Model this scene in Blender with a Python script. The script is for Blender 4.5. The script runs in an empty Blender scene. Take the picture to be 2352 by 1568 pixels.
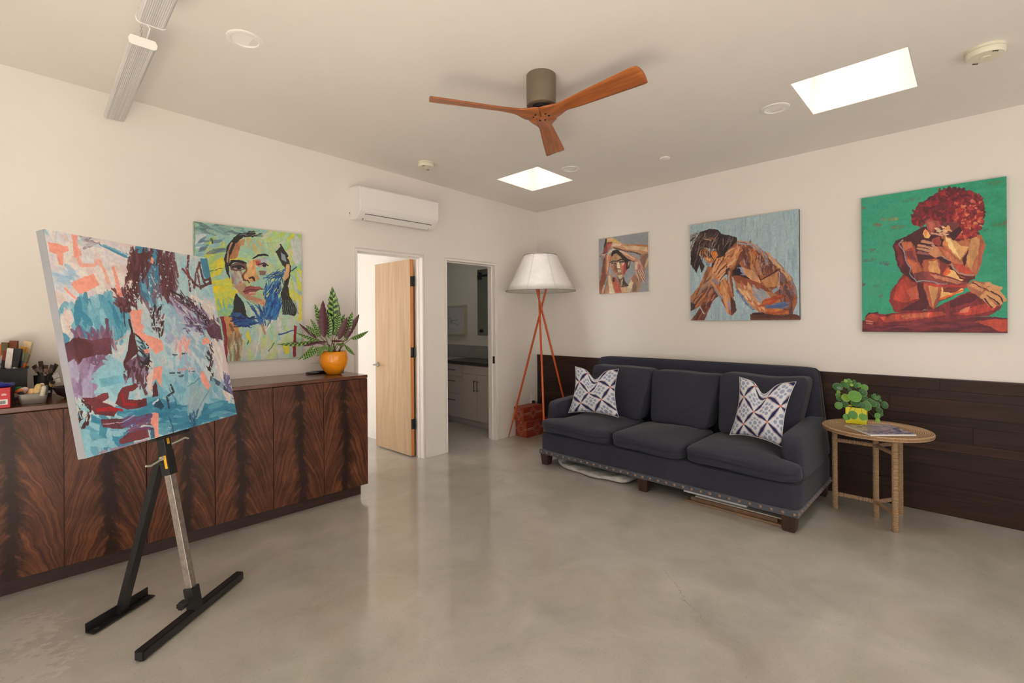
import bpy, bmesh, math, random
import numpy as np
from mathutils import Vector, Matrix

random.seed(7)
rng = np.random.default_rng(7)
S = bpy.context.scene
COL = S.collection
PI = math.pi

# ------------------------------------------------------------------ camera
cam = bpy.data.cameras.new('camera')
cam_o = bpy.data.objects.new('camera', cam)
COL.objects.link(cam_o)
S.camera = cam_o
YAW, ROLL, FPX, CYPX = 0.7801, -0.0076, 1084.09, 736.5
fw = Vector((math.cos(YAW), math.sin(YAW), 0))
rt = Vector((math.sin(YAW), -math.cos(YAW), 0))
up = Vector((0, 0, 1))
R0 = Matrix((rt, up, -fw)).transposed()
cam_o.matrix_world = Matrix.Translation((-4.5609, -4.0497, 1.4029)) @ (R0 @ Matrix.Rotation(-ROLL, 3, 'Z').inverted()).to_4x4()
cam.sensor_fit = 'HORIZONTAL'
cam.sensor_width = 36.0
cam.lens = 36.0 * FPX / 2352.0
cam.shift_y = -(784.0 - CYPX) / 2352.0
cam.clip_start = 0.05
cam.clip_end = 60

# ------------------------------------------------------------------ sky, light, exposure
S.view_settings.view_transform = 'Standard'
S.view_settings.look = 'None'
S.view_settings.gamma = 1.0
S.view_settings.use_curve_mapping = False
S.view_settings.exposure = -0.04
S.cycles.max_bounces = 10
S.cycles.diffuse_bounces = 6
S.cycles.glossy_bounces = 4
S.cycles.sample_clamp_indirect = 8.0
S.cycles.caustics_reflective = False
S.cycles.caustics_refractive = False
S.cycles.use_denoising = True
w = bpy.data.worlds.new('sky')
S.world = w
w.use_nodes = True
bgn = w.node_tree.nodes['Background']
bgn.inputs[0].default_value = (1.0, 0.96, 0.93, 1)
bgn.inputs[1].default_value = 2.2


def area(name, loc, direction, sx, sy, power, color):
    l = bpy.data.lights.new(name, 'AREA')
    l.shape = 'RECTANGLE'
    l.size, l.size_y, l.energy, l.color = sx, sy, power, color
    o = bpy.data.objects.new(name, l)
    COL.objects.link(o)
    o.location = loc
    o.rotation_euler = Vector(direction).to_track_quat('-Z', 'Y').to_euler()
    return o


WARM = (1.0, 0.94, 0.90)
area('daylight_rear', (-6.55, -3.6, 1.25), (1, 0, 0.0), 3.6, 2.1, 5, WARM)
area('daylight_near', (-3.4, -6.55, 1.3), (0, 1, 0.0), 3.8, 2.1, 18, WARM)
area('daylight_skylight', (-1.04, -3.515, 3.235), (0, 0, -1), 0.5, 0.5, 4.5, WARM)
area('daylight_skylight', (-1.0, -0.872, 3.235), (0, 0, -1), 0.5, 0.5, 4.5, WARM)
for l_ in bpy.data.lights:
    if 'skylight' in l_.name:
        l_.spread = math.radians(95)
area('daylight_hall', (-4.95, 1.6, 1.4), (1, 0, 0.0), 0.75, 0.95, 46, (0.9, 0.95, 1.0))

area('bath_fill_light', (-0.95, 1.3, 2.6), (0, 0, -1), 0.3, 0.3, 2.4, (1.0, 0.93, 0.84))  # unseen fill light added under the bathroom ceiling to lift the dim room
sl_ = bpy.data.lights.new('sun', 'SUN')
sl_.energy, sl_.angle, sl_.color = 84.0, 0.01, (1.0, 0.905, 0.82)
sun_o = bpy.data.objects.new('sun', sl_)
COL.objects.link(sun_o)
sun_o.rotation_euler = Vector((0.58, -0.35, -0.73)).to_track_quat('-Z', 'Y').to_euler()

# ------------------------------------------------------------------ helpers


WLOC = {}


def new_obj(name, me, parent=None, loc=None):
    o = bpy.data.objects.new(name, me)
    COL.objects.link(o)
    if parent is not None:
        o.parent = parent
        if parent.parent is None:
            o.matrix_parent_inverse = Matrix.Translation(-Vector(parent.location))
        else:
            o.matrix_parent_inverse = Matrix.Translation(-Vector(WLOC.get(parent.name, (0, 0, 0))))
    if loc is not None:
        o.location = loc
        if parent is not None:
            WLOC[o.name] = tuple(loc)
    return o


def obj(name, bm, m, parent=None, loc=None, smooth=False, kind=None, label=None):
    """bm holds world coordinates (relative to loc when loc is given)"""
    me = bpy.data.meshes.new(name)
    bmesh.ops.recalc_face_normals(bm, faces=bm.faces[:])
    if smooth:
        for f in bm.faces:
            f.smooth = True
    bm.to_mesh(me)
    bm.free()
    for mm in (m if isinstance(m, (list, tuple)) else [m]):
        me.materials.append(mm)
    if smooth == 'auto':
        me.set_sharp_from_angle(angle=math.radians(40))
    o = new_obj(name, me, parent, loc)
    if kind:
        o['kind'] = kind
    if label:
        o['label'] = label
    return o


def thing(name, label, cat, loc=(0, 0, 0), group=None):
    o = bpy.data.objects.new(name, None)
    COL.objects.link(o)
    o.location = loc
    o.empty_display_size = 0.1
    tag(o, label, cat, group)
    return o


def tag(o, label, cat, group=None):
    o['label'] = label
    o['category'] = cat
    if group:
        o['group'] = group
    return o


def struct(name, loc=(0, 0, 0), label=None):
    o = bpy.data.objects.new(name, None)
    COL.objects.link(o)
    o.location = loc
    o['kind'] = 'structure'
    if label:
        o['label'] = label
    return o


def B(*boxes, bevel=0.0, seg=2):
    """boxes as (x0,x1,y0,y1,z0,z1)"""
    bm = bmesh.new()
    for b in boxes:
        box(bm, *b, bevel=bevel, seg=seg)
    return bm


def box(bm, x0, x1, y0, y1, z0, z1, bevel=0.0, seg=2):
    r = bmesh.ops.create_cube(bm, size=1.0)
    vs = r['verts']
    for v in vs:
        v.co = Vector(((x0 + x1) / 2 + v.co.x * (x1 - x0), (y0 + y1) / 2 + v.co.y * (y1 - y0), (z0 + z1) / 2 + v.co.z * (z1 - z0)))
    if bevel:
        es = {e for v in vs for e in v.link_edges}
        bmesh.ops.bevel(bm, geom=list(es), offset=bevel, segments=seg, affect='EDGES', profile=0.5)


def frame_of(d):
    d = Vector(d).normalized()
    a = Vector((0, 0, 1)) if abs(d.z) < 0.9 else Vector((1, 0, 0))
    u = d.cross(a).normalized()
    return u, d.cross(u).normalized()


def tube(bm, pts, rad, n=8, caps=True):
    pts = [Vector(p) for p in pts]
    if not isinstance(rad, (list, tuple)):
        rad = [rad] * len(pts)
    rings = []
    u = None
    for i, p in enumerate(pts):
        d = (pts[min(i + 1, len(pts) - 1)] - pts[max(i - 1, 0)]).normalized()
        if u is None:
            u, v = frame_of(d)
        else:
            u = (u - d * u.dot(d)).normalized()
            v = d.cross(u).normalized()
        rings.append([bm.verts.new(p + (u * math.cos(2 * PI * k / n) + v * math.sin(2 * PI * k / n)) * rad[i]) for k in range(n)])
    for a, b in zip(rings, rings[1:]):
        for k in range(n):
            bm.faces.new((a[k], a[(k + 1) % n], b[(k + 1) % n], b[k]))
    if caps:
        bm.faces.new(rings[0][::-1])
        bm.faces.new(rings[-1])
    return rings


def beam(bm, p0, p1, w1, w2, ref):
    """square section bar from p0 to p1; w1 along ref, w2 across"""
    p0, p1 = Vector(p0), Vector(p1)
    d = (p1 - p0).normalized()
    r = Vector(ref)
    r = (r - d * r.dot(d)).normalized()
    s = d.cross(r)
    vs = []
    for p in (p0, p1):
        for a, b in ((-1, -1), (1, -1), (1, 1), (-1, 1)):
            vs.append(bm.verts.new(p + r * a * w1 / 2 + s * b * w2 / 2))
    for f in ((3, 2, 1, 0), (4, 5, 6, 7), (0, 1, 5, 4), (1, 2, 6, 5), (2, 3, 7, 6), (3, 0, 4, 7)):
        bm.faces.new([vs[i] for i in f])


def lathe(bm, prof, c, n=32, axis='z', close=True):
    """prof: list of (r, h)"""
    c = Vector(c)
    rings = []
    for r, h in prof:
        ring = []
        for k in range(n):
            a = 2 * PI * k / n
            q = Vector((r * math.cos(a), r * math.sin(a), h))
            if axis == 'x':
                q = Vector((q.z, q.x, q.y))
            if axis == 'y':
                q = Vector((q.y, q.z, q.x))
            ring.append(bm.verts.new(c + q))
        rings.append(ring)
    for a, b in zip(rings, rings[1:]):
        for k in range(n):
            bm.faces.new((a[k], a[(k + 1) % n], b[(k + 1) % n], b[k]))
    if close:
        bm.faces.new(rings[0][::-1])
        bm.faces.new(rings[-1])


def prism(bm, poly, o, ex, ey, ed):
    """polygon (list of 2d) in plane (o, ex, ey) extruded by vector ed"""
    o, ex, ey, ed = Vector(o), Vector(ex), Vector(ey), Vector(ed)
    a = [bm.verts.new(o + ex * x + ey * y) for x, y in poly]
    b = [bm.verts.new(v.co + ed) for v in a]
    n = len(a)
    bm.faces.new(a[::-1])
    bm.faces.new(b)
    for i in range(n):
        bm.faces.new((a[i], a[(i + 1) % n], b[(i + 1) % n], b[i]))


def soft_box(bm, fn, cuts=10, p=7.0):
    """rounded cube in [-1,1]^3 (p-norm), each vertex sent through fn(x,y,z)"""
    bm2 = bmesh.new()
    bmesh.ops.create_cube(bm2, size=2.0)
    bmesh.ops.subdivide_edges(bm2, edges=bm2.edges[:], cuts=cuts, use_grid_fill=True)
    for v in bm2.verts:
        x, y, z = v.co
        # spread the samples toward the edges
        x, y, z = [math.sin(t * PI / 2) * 0.55 + t * 0.45 for t in (x, y, z)]
        m = (abs(x) ** p + abs(y) ** p + abs(z) ** p) ** (1 / p)
        mx = max(abs(x), abs(y), abs(z))
        s = mx / m if m else 1
        v.co = Vector(fn(x * s, y * s, z * s))
    me = bpy.data.meshes.new('tmp')
    bm2.to_mesh(me)
    bm2.free()
    bm.from_mesh(me)
    bpy.data.meshes.remove(me)


def grid(bm, nu, nv, fn, uv=False):
    """fn(u,v) with u,v in 0..1"""
    vs = [[bm.verts.new(fn(i / nu, j / nv)) for i in range(nu + 1)] for j in range(nv + 1)]
    lay = bm.loops.layers.uv.verify() if uv else None
    for j in range(nv):
        for i in range(nu):
            f = bm.faces.new((vs[j][i], vs[j][i + 1], vs[j + 1][i + 1], vs[j + 1][i]))
            if uv:
                for l, (a, b) in zip(f.loops, ((i, j), (i + 1, j), (i + 1, j + 1), (i, j + 1))):
                    l[lay].uv = (a / nu, b / nv)
    return vs


# ------------------------------------------------------------------ materials
def srgb(r, g, b):
    f = lambda c: (c / 255 / 12.92) if c / 255 <= 0.04045 else ((c / 255 + 0.055) / 1.055) ** 2.4
    return (f(r), f(g), f(b), 1)


class NT:
    def __init__(s, name, rough=0.5, base=(0.8, 0.8, 0.8, 1), **kw):
        s.m = bpy.data.materials.new(name)
        s.m.use_nodes = True
        s.t = s.m.node_tree
        s.p = s.t.nodes['Principled BSDF']
        s.set('Base Color', base)
        s.set('Roughness', rough)
        for k, v in kw.items():
            s.set(k.replace('_', ' '), v)

    def set(s, k, v):
        if isinstance(v, bpy.types.NodeSocket):
            s.t.links.new(v, s.p.inputs[k])
        else:
            s.p.inputs[k].default_value = v

    def n(s, typ, ins=None, **props):
        nd = s.t.nodes.new('ShaderNode' + typ)
        for k, v in props.items():
            setattr(nd, k, v)
        for k, v in (ins or {}).items():
            if isinstance(v, bpy.types.NodeSocket):
                s.t.links.new(v, nd.inputs[k])
            else:
                nd.inputs[k].default_value = v
        return nd

    def coord(s, which='Object'):
        return s.n('TexCoord').outputs[which]

    def mapping(s, vec, scale=(1, 1, 1), loc=(0, 0, 0), rot=(0, 0, 0)):
        return s.n('Mapping', {'Vector': vec, 'Scale': scale, 'Location': loc, 'Rotation': rot}).outputs[0]

    def noise(s, vec, scale=5, detail=4, rough=0.55, dist=0.0):
        return s.n('TexNoise', {'Vector': vec, 'Scale': scale, 'Detail': detail, 'Roughness': rough, 'Distortion': dist}).outputs['Fac']

    def ramp(s, fac, stops, interp='LINEAR'):
        nd = s.n('ValToRGB', {'Fac': fac})
        cr = nd.color_ramp
        cr.interpolation = interp
        while len(cr.elements) < len(stops):
            cr.elements.new(0.5)
        for e, (p, c) in zip(cr.elements, stops):
            e.position = p
            e.color = c if len(c) == 4 else (*c, 1)
        return nd.outputs[0]

    def mix(s, fac, a, b, blend='MIX'):
        nd = s.n('Mix', data_type='RGBA', blend_type=blend)
        for i, v in ((0, fac), (6, a), (7, b)):
            if isinstance(v, bpy.types.NodeSocket):
                s.t.links.new(v, nd.inputs[i])
            else:
                nd.inputs[i].default_value = v
        return nd.outputs[2]

    def math(s, op, a, b=0.0, c=0.0):
        nd = s.n('Math', operation=op)
        for i, v in enumerate((a, b, c)):
            if isinstance(v, bpy.types.NodeSocket):
                s.t.links.new(v, nd.inputs[i])
            else:
                nd.inputs[i].default_value = v
        return nd.outputs[0]

    def sep(s, vec):
        nd = s.n('SeparateXYZ', {'Vector': vec})
        return nd.outputs

    def comb(s, x, y, z=0.0):
        return s.n('CombineXYZ', {'X': x, 'Y': y, 'Z': z}).outputs[0]

    def bump(s, h, strength=0.2, dist=0.01):
        s.set('Normal', s.n('Bump', {'Height': h, 'Strength': strength, 'Distance': dist}).outputs[0])


def plain(name, rgb, rough=0.5, var=0.06, scale=14, bump=0.0, bscale=90, **kw):
    """solid colour with a slight procedural mottling"""
    a = NT(name, rough, **kw)
    c = srgb(*rgb)
    v = a.coord()
    f = a.noise(v, scale, 3)
    lo = tuple(x * (1 - var) for x in c[:3]) + (1,)
    hi = tuple(min(1, x * (1 + var)) for x in c[:3]) + (1,)
    a.set('Base Color', a.ramp(f, [(0.3, lo), (0.7, hi)]))
    if bump:
        a.bump(a.noise(v, bscale, 3), bump, 0.003)
    return a.m


M = {}
M['wall'] = plain('white_wall_paint', (231, 226, 219), 0.75, 0.012, 3, 0.05, 160)
M['ceiling'] = plain('white_ceiling_paint', (231, 226, 220), 0.8, 0.012, 3, 0.05, 160)
M['trim'] = plain('white_trim_paint', (236, 231, 226), 0.4, 0.01)
M['bathwall'] = plain('bath_wall_paint', (215, 214, 208), 0.7, 0.012, 3)
M['plastic'] = plain('white_plastic', (238, 235, 231), 0.3, 0.01)
M['cream'] = plain('cream_plastic', (226, 220, 198), 0.4, 0.02)
M['black'] = plain('black_metal', (26, 26, 28), 0.4, 0.1)
M['blackp'] = plain('black_plastic', (30, 30, 31), 0.45, 0.1)
M['dark'] = plain('dark_slot', (12, 12, 12), 0.7)
M['steel'] = plain('brushed_steel', (178, 174, 168), 0.35, 0.12, 30, 0.05, 60, Metallic=0.9)
M['chrome'] = plain('worn_steel', (168, 158, 148), 0.38, 0.2, 40, 0.15, 120, Metallic=0.75)
M['bronze'] = plain('antique_nail_bronze', (134, 112, 92), 0.4, 0.1, Metallic=0.3)
M['terra'] = None


def m_floor():
    a = NT('polished_concrete', 0.2)
    v = a.coord()
    big = a.noise(v, 0.75, 5, 0.6, 0.4)
    mid = a.noise(v, 3.2, 6, 0.65, 0.6)
    fine = a.noise(v, 95, 4, 0.75)
    c1 = a.ramp(big, [(0.32, srgb(154, 152, 142)), (0.5, srgb(175, 172, 162)), (0.68, srgb(191, 188, 179))])
    c2 = a.ramp(mid, [(0.3, srgb(150, 148, 137)), (0.5, srgb(175, 172, 162)), (0.72, srgb(197, 194, 186))])
    c = a.mix(0.5, c1, c2)
    yel = a.ramp(a.noise(a.mapping(v, (1, 1, 1), (3, 7, 0)), 1.3, 4, 0.6), [(0.52, (0, 0, 0)), (0.9, (0.3, 0.3, 0.3))])
    c = a.mix(yel, c, srgb(166, 146, 108))
    sp = a.ramp(fine, [(0.28, srgb(96, 88, 76)), (0.42, (0.5, 0.5, 0.5)), (0.62, (0.5, 0.5, 0.5)), (0.76, srgb(220, 212, 200))])
    c = a.mix(0.5, c, sp, 'OVERLAY')
    # hairline crack
    x, y, z = a.sep(v)[0:3]
    wob = a.math('MULTIPLY', a.math('SUBTRACT', a.noise(v, 5, 5, 0.7), 0.5), 0.22)
    line = a.math('ABSOLUTE', a.math('SUBTRACT', a.math('ADD', x, wob), a.math('MULTIPLY_ADD', y, 0.9, 0.42)))
    on = a.math('MULTIPLY', a.math('LESS_THAN', line, 0.0016), a.math('MULTIPLY', a.math('GREATER_THAN', y, -3.15), a.math('LESS_THAN', y, -2.75)))
    c = a.mix(a.math('MULTIPLY', on, 0.55), c, srgb(84, 76, 66))
    # paint scuffs worn into the surface
    for sx_, sy_, rr_ in ((-4.64, -0.93, .24), (-4.60, -1.28, .22), (-2.84, -0.50, .16)):
        dd = a.math('SQRT', a.math('ADD', a.math('POWER', a.math('SUBTRACT', x, sx_), 2), a.math('POWER', a.math('SUBTRACT', y, sy_), 2)))
        fall = a.n('MapRange', {0: dd, 1: 0.02, 2: rr_, 3: 0.62, 4: 0.40}).outputs[0]
        sc_ = a.math('LESS_THAN', a.math('SUBTRACT', 1.0, a.noise(a.mapping(v, (16, 30, 1), rot=(0, 0, .7)), 1.2, 5, .75)), fall)
        sc_ = a.math('MULTIPLY', sc_, a.math('LESS_THAN', dd, rr_))
        c = a.mix(a.math('MULTIPLY', sc_, .36), c, srgb(214, 210, 204))
    a.set('Base Color', c)
    a.set('Roughness', a.math('MULTIPLY_ADD', mid, 0.15, 0.3))
    a.set('Specular IOR Level', 0.5)
    a.set('Coat Weight', 0.85)
    a.set('Coat Roughness', 0.09)
    a.bump(a.noise(v, 24, 3), 0.02, 0.004)
    return a.m


def m_plank():
    a = NT('dark_stained_plank', 0.5)
    a.set('Specular IOR Level', 0.25)
    v = a.coord()
    r = a.n('ObjectInfo').outputs['Random']
    vv = a.mapping(v, (8, 1.2, 26))
    add = a.n('VectorMath', {0: vv, 1: a.comb(a.math('MULTIPLY', r, 40), a.math('MULTIPLY', r, 17), r)}, operation='ADD').outputs[0]
    g = a.noise(add, 1.6, 6, 0.65, 0.8)
    c = a.ramp(g, [(0.3, srgb(38, 25, 20)), (0.5, srgb(53, 37, 30)), (0.62, srgb(62, 43, 34)), (0.78, srgb(84, 59, 45))])
    t = a.ramp(r, [(0, srgb(205, 200, 196)), (0.5, srgb(225, 222, 220)), (1, srgb(255, 248, 242))])
    a.set('Base Color', a.mix(1.0, c, t, 'MULTIPLY'))
    a.bump(g, 0.12, 0.004)
    return a.m


def m_mahogany():
    """crotch veneer: dark feathered spine, figure arching down and away from it"""
    a = NT('crotch_mahogany_veneer', 0.36)
    v = a.coord()
    r = a.n('ObjectInfo').outputs['Random']
    x, y, z = a.sep(v)[0:3]
    off = a.math('MULTIPLY', r, 37.0)
    spine = a.math('MULTIPLY', a.math('SUBTRACT', a.noise(a.comb(off, a.math('MULTIPLY', z, 1.0), off), 2.2, 4, 0.6), 0.5), 0.11)
    u = a.math('SUBTRACT', a.math('ADD', x, spine), a.math('MULTIPLY', a.math('SUBTRACT', r, 0.5), 0.07))
    au = a.math('ABSOLUTE', u)
    # arch coordinate: lines fall away from the spine, steeper toward the edges
    arch = a.math('ADD', z, a.math('MULTIPLY', a.math('POWER', au, 1.75), 9.0))
    warp = a.noise(a.n('VectorMath', {0: v, 1: a.comb(off, off, off)}, operation='ADD').outputs[0], 6, 4, 0.6)
    arch = a.math('ADD', arch, a.math('MULTIPLY', warp, 0.11))
    s1 = a.noise(a.comb(a.math('MULTIPLY', arch, 26), a.math('MULTIPLY', u, 5), off), 1.0, 5, 0.65)
    s2 = a.noise(a.comb(a.math('MULTIPLY', arch, 90), a.math('MULTIPLY', u, 9), off), 1.0, 3, 0.6)
    base = a.ramp(s1, [(0.28, srgb(62, 34, 23)), (0.45, srgb(104, 62, 41)), (0.58, srgb(134, 84, 57)), (0.75, srgb(178, 120, 82))])
    fine = a.ramp(s2, [(0.3, srgb(120, 110, 104)), (0.6, srgb(215, 210, 205))])
    base = a.mix(0.55, base, fine, 'MULTIPLY')
    # dark spine, ragged edge
    rag = a.noise(a.comb(a.math('MULTIPLY', u, 14), a.math('MULTIPLY', arch, 10), off), 1.3, 5, 0.7)
    wid = a.math('SUBTRACT', a.math('MULTIPLY', rag, 0.24), 0.078)
    k = a.n('MapRange', {0: a.math('DIVIDE', au, a.math('MAXIMUM', wid, 0.008)), 1: 0.35, 2: 1.25, 3: 0.92, 4: 0.0}).outputs[0]
    c = a.mix(k, base, srgb(36, 20, 15))
    blot = a.noise(a.n('VectorMath', {0: v, 1: a.comb(off, 0.0, off)}, operation='ADD').outputs[0], 7, 5, 0.65)
    c = a.mix(1.0, c, a.ramp(blot, [(0.3, srgb(178, 164, 156)), (0.7, srgb(255, 246, 240))]), 'MULTIPLY')
    a.set('Base Color', c)
    a.set('Specular IOR Level', 0.35)
    a.bump(s2, 0.03, 0.002)
    return a.m


def m_wood(name, stops, sc=(1, 1, 1), rough=0.4, scale=3.0, bump=0.05, dist=0.6, coat=0.0):
    a = NT(name, rough)
    v = a.coord()
    g = a.noise(a.mapping(v, sc), scale, 5, 0.6, dist)
    a.set('Base Color', a.ramp(g, [(p, srgb(*c)) for p, c in stops]))
    a.set('Coat Weight', coat)
    a.bump(g, bump, 0.003)
    return a.m


def m_fabric(name, c0, c1, rough=0.85, streak=(3, 3, 130), sheen=0.25):
    a = NT(name, rough)
    v = a.coord()
    s1 = a.noise(a.mapping(v, streak), 3.0, 4, 0.7)
    s2 = a.noise(v, 420, 2, 0.6)
    s3 = a.noise(v, 5, 3, 0.6)
    f = a.math('ADD', a.math('MULTIPLY', s1, 0.5), a.math('ADD', a.math('MULTIPLY', s2, 0.3), a.math('MULTIPLY', s3, 0.2)))
    a.set('Base Color', a.ramp(f, [(0.36, srgb(*c0)), (0.64, srgb(*c1))]))
    a.set('Sheen Weight', sheen)
    a.set('Sheen Roughness', 0.4)
    a.bump(a.math('ADD', s2, s1), 0.25, 0.002)
    return a.m


M['floor'] = m_floor()
M['plank'] = m_plank()
M['mahog'] = m_mahogany()
M['mahogplain'] = m_wood('plain_mahogany', [(0.3, (70, 38, 26)), (0.55, (104, 60, 40)), (0.75, (126, 78, 52))], (3, 30, 30), 0.25, 2, 0.03, 0.6, 0.3)
M['plinth'] = m_wood('dark_plinth_wood', [(0.3, (38, 20, 15)), (0.7, (62, 34, 25))], (4, 4, 30), 0.4, 2)
M['maple'] = m_wood('maple_door_veneer', [(0.25, (174, 142, 110)), (0.5, (188, 158, 126)), (0.75, (203, 175, 145))], (9, 9, 0.7), 0.32, 2.0, 0.02, 0.8, 0.15)
M['mapleedge'] = m_wood('door_edge_wood', [(0.3, (196, 118, 56)), (0.7, (222, 148, 82))], (20, 20, 1), 0.4, 2.0)
M['bladewood'] = m_wood('walnut_blade_wood', [(0.25, (128, 70, 34)), (0.5, (164, 92, 44)), (0.72, (192, 114, 58))], (1.0, 14, 14), 0.35, 2.2, 0.02, 0.8)
M['fabric'] = m_fabric('navy_linen', (28, 29, 41), (49, 50, 68), sheen=0.12)
M['band'] = m_fabric('grey_band_linen', (62, 65, 76), (86, 89, 101))
M['sofaleg'] = m_wood('dark_leg_wood', [(0.3, (40, 25, 20)), (0.7, (62, 40, 32))], (20, 20, 3), 0.35)
M['lampshade'] = plain('parchment_shade', (222, 219, 217), 0.7, 0.06, 9, 0.1, 60)
M['stitch'] = plain('shade_stitching', (150, 142, 132), 0.8)
M['orange'] = plain('orange_lacquer', (196, 84, 34), 0.35, 0.08)
M['terra'] = plain('rust_leather', (150, 58, 34), 0.5, 0.12, 12, 0.1, 80)
M['dot'] = plain('silver_nailhead', (214, 196, 176), 0.35, 0.05)
M['rope'] = None


def m_rope(name, kind):
    a = NT(name, 0.8)
    v = a.coord()
    x, y, z = a.sep(v)[0:3]
    if kind == 'top':
        r = a.math('SQRT', a.math('ADD', a.math('MULTIPLY', x, x), a.math('MULTIPLY', y, y)))
        ph = a.math('MULTIPLY', r, 2 * PI / 0.0115)
        tw = a.noise(v, 150, 3, 0.7)
    else:
        ph = a.math('MULTIPLY', z, 2 * PI / 0.008)
        if kind == 'bar':
            r = a.math('SQRT', a.math('ADD', a.math('MULTIPLY', x, x), a.math('MULTIPLY', y, y)))
            ph = a.math('MULTIPLY', r, 2 * PI / 0.008)
        tw = a.noise(v, 220, 3, 0.7)
    wv = a.math('SINE', a.math('ADD', ph, a.math('MULTIPLY', tw, 2.2)))
    f = a.math('ADD', a.math('MULTIPLY', wv, 0.22), tw)
    a.set('Base Color', a.ramp(f, [(0.25, srgb(124, 94, 67)), (0.5, srgb(178, 143, 108)), (0.8, srgb(208, 175, 140))]))
    a.bump(wv, 0.7, 0.003)
    return a.m


M['rope_top'] = m_rope('coiled_seagrass', 'top')
M['rope_leg'] = m_rope('wrapped_rope', 'leg')
M['rope_bar'] = m_rope('wrapped_rope_bar', 'bar')
# ------------------------------------------------------------------ room shell
ZC, KC = 2.7941, 0.0276
zc = lambda x: ZC - KC * x
XR, YN = -6.4, -6.4        # rear wall, near wall
SKY = [(-1.318, -0.758, -3.794, -3.238), (-1.278, -0.732, -1.149, -0.594)]


def hexa(bm, x0, x1, y0, y1, zlo, zhi):
    """box whose floor and top may follow functions of x"""
    vs = [bm.verts.new((x, y, f(x))) for f in (zlo, zhi) for x, y in ((x0, y0), (x1, y0), (x1, y1), (x0, y1))]
    for f in ((3, 2, 1, 0), (4, 5, 6, 7), (0, 1, 5, 4), (1, 2, 6, 5), (2, 3, 7, 6), (3, 0, 4, 7)):
        bm.faces.new([vs[i] for i in f])


fl = obj('floor', B((XR - 0.2, 0.6, YN - 0.2, 4.2, -0.12, 0)), M['floor'], kind='structure')
fl['kind'] = 'structure'

bm = bmesh.new()
xs = [XR - 0.12, -1.318, -1.278, -0.758, -0.732, 0.12]
ys = [YN - 0.12, -3.794, -3.238, -1.149, -0.594, 0.0]
for i in range(5):
    for j in range(5):
        cx, cy = (xs[i] + xs[i + 1]) / 2, (ys[j] + ys[j + 1]) / 2
        if any(a < cx < b and c < cy < d for a, b, c, d in SKY):
            continue
        hexa(bm, xs[i], xs[i + 1], ys[j], ys[j + 1], zc, lambda x: zc(x) + 0.16)
obj('ceiling', bm, M['ceiling'], kind='structure')

# wall with the two doorways
D1 = (-2.480, -1.775)
D2 = (-1.458, -0.750)
HD = 2.055
TOP = lambda x: zc(x) + 0.02
zero = lambda x: 0.0
hd = lambda x: HD
bm = bmesh.new()
for a, b, lo in ((XR, D1[0] - .02, zero), (D1[0] - .02, D1[1] + .02, lambda x: HD + .02), (D1[1] + .02, D2[0] - .02, zero), (D2[0] - .02, D2[1] + .02, lambda x: HD + .02), (D2[1] + .02, 0.12, zero)):
    hexa(bm, a, b, 0.0, 0.12, lo, TOP)
obj('wall_left', bm, M['wall'], kind='structure')

wr = obj('wall_right', B((0.0, 0.12, YN - .12, 3.0, 0, 2.85)), M['wall'], kind='structure')
# dark plank wainscot on the right wall
rows = [0.0, 0.135, 0.20, 0.335, 0.455, 0.52, 0.64, 0.70, 0.822, 0.882, 0.962]
for i in range(len(rows) - 1):
    y = -0.004
    first = True
    while y > YN:
        L = random.uniform(0.9, 2.3) if not first else random.uniform(0.5, 2.2)
        y2 = y - L
        if i == 8 and y > -3.733 > y2 - 0.25:
            y2 = -3.733
        y2 = max(y2, YN)
        first = False
        d = random.uniform(0.0165, 0.018)
        obj('plank', B((-d, -.003, y2 + .0006, y - .0006, rows[i] + .0006, rows[i + 1] - .0006), bevel=0.0004, seg=1), M['plank'], wr)
        y = y2
obj('backing', B((-.0035, 0, YN, -.003, 0, .962)), M['dark'], wr)
obj('top_cap', B((-0.02, 0, YN, -0.004, 0.962, 0.968)), M['plinth'], wr)

# walls behind the camera, with glazed openings
W3 = (-5.5, -1.7, 0.15, 2.35)          # rear wall opening: y0, y1, z0, z1
bm = B((XR - .12, XR, YN - .12, W3[0], 0, 3.0), (XR - .12, XR, W3[1], 0.0, 0, 3.0), (XR - .12, XR, W3[0], W3[1], 0, W3[2]), (XR - .12, XR, W3[0], W3[1], W3[3], 3.0))
obj('wall_rear', bm, M['wall'], kind='structure')
W4 = (-5.4, -1.4, 0.15, 2.35)
bm = B((XR, W4[0], YN - .12, YN, 0, 3.0), (W4[1], 0.0, YN - .12, YN, 0, 3.0), (W4[0], W4[1], YN - .12, YN, 0, W4[2]), (W4[0], W4[1], YN - .12, YN, W4[3], 3.0))
obj('wall_near', bm, M['wall'], kind='structure')


def m_glass():
    a = bpy.data.materials.new('window_glass')
    a.use_nodes = True
    t = a.node_tree
    t.nodes.remove(t.nodes['Principled BSDF'])
    mx, tr, gl, fr = t.nodes.new('ShaderNodeMixShader'), t.nodes.new('ShaderNodeBsdfTransparent'), t.nodes.new('ShaderNodeBsdfGlossy'), t.nodes.new('ShaderNodeValue')
    gl.inputs['Roughness'].default_value = 0.03
    fr.outputs[0].default_value = 0.06
    t.links.new(fr.outputs[0], mx.inputs[0])
    t.links.new(tr.outputs[0], mx.inputs[1])
    t.links.new(gl.outputs[0], mx.inputs[2])
    t.links.new(mx.outputs[0], t.nodes['Material Output'].inputs[0])
    return a


M['glass'] = m_glass()
def m_frost():
    a = NT('frosted_skylight', 0.6)
    t = a.t
    tl = a.n('BsdfTranslucent', {'Color': (0.14, 0.138, 0.135, 1)})
    t.links.new(tl.outputs[0], t.nodes['Material Output'].inputs[0])
    return a.m


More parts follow.
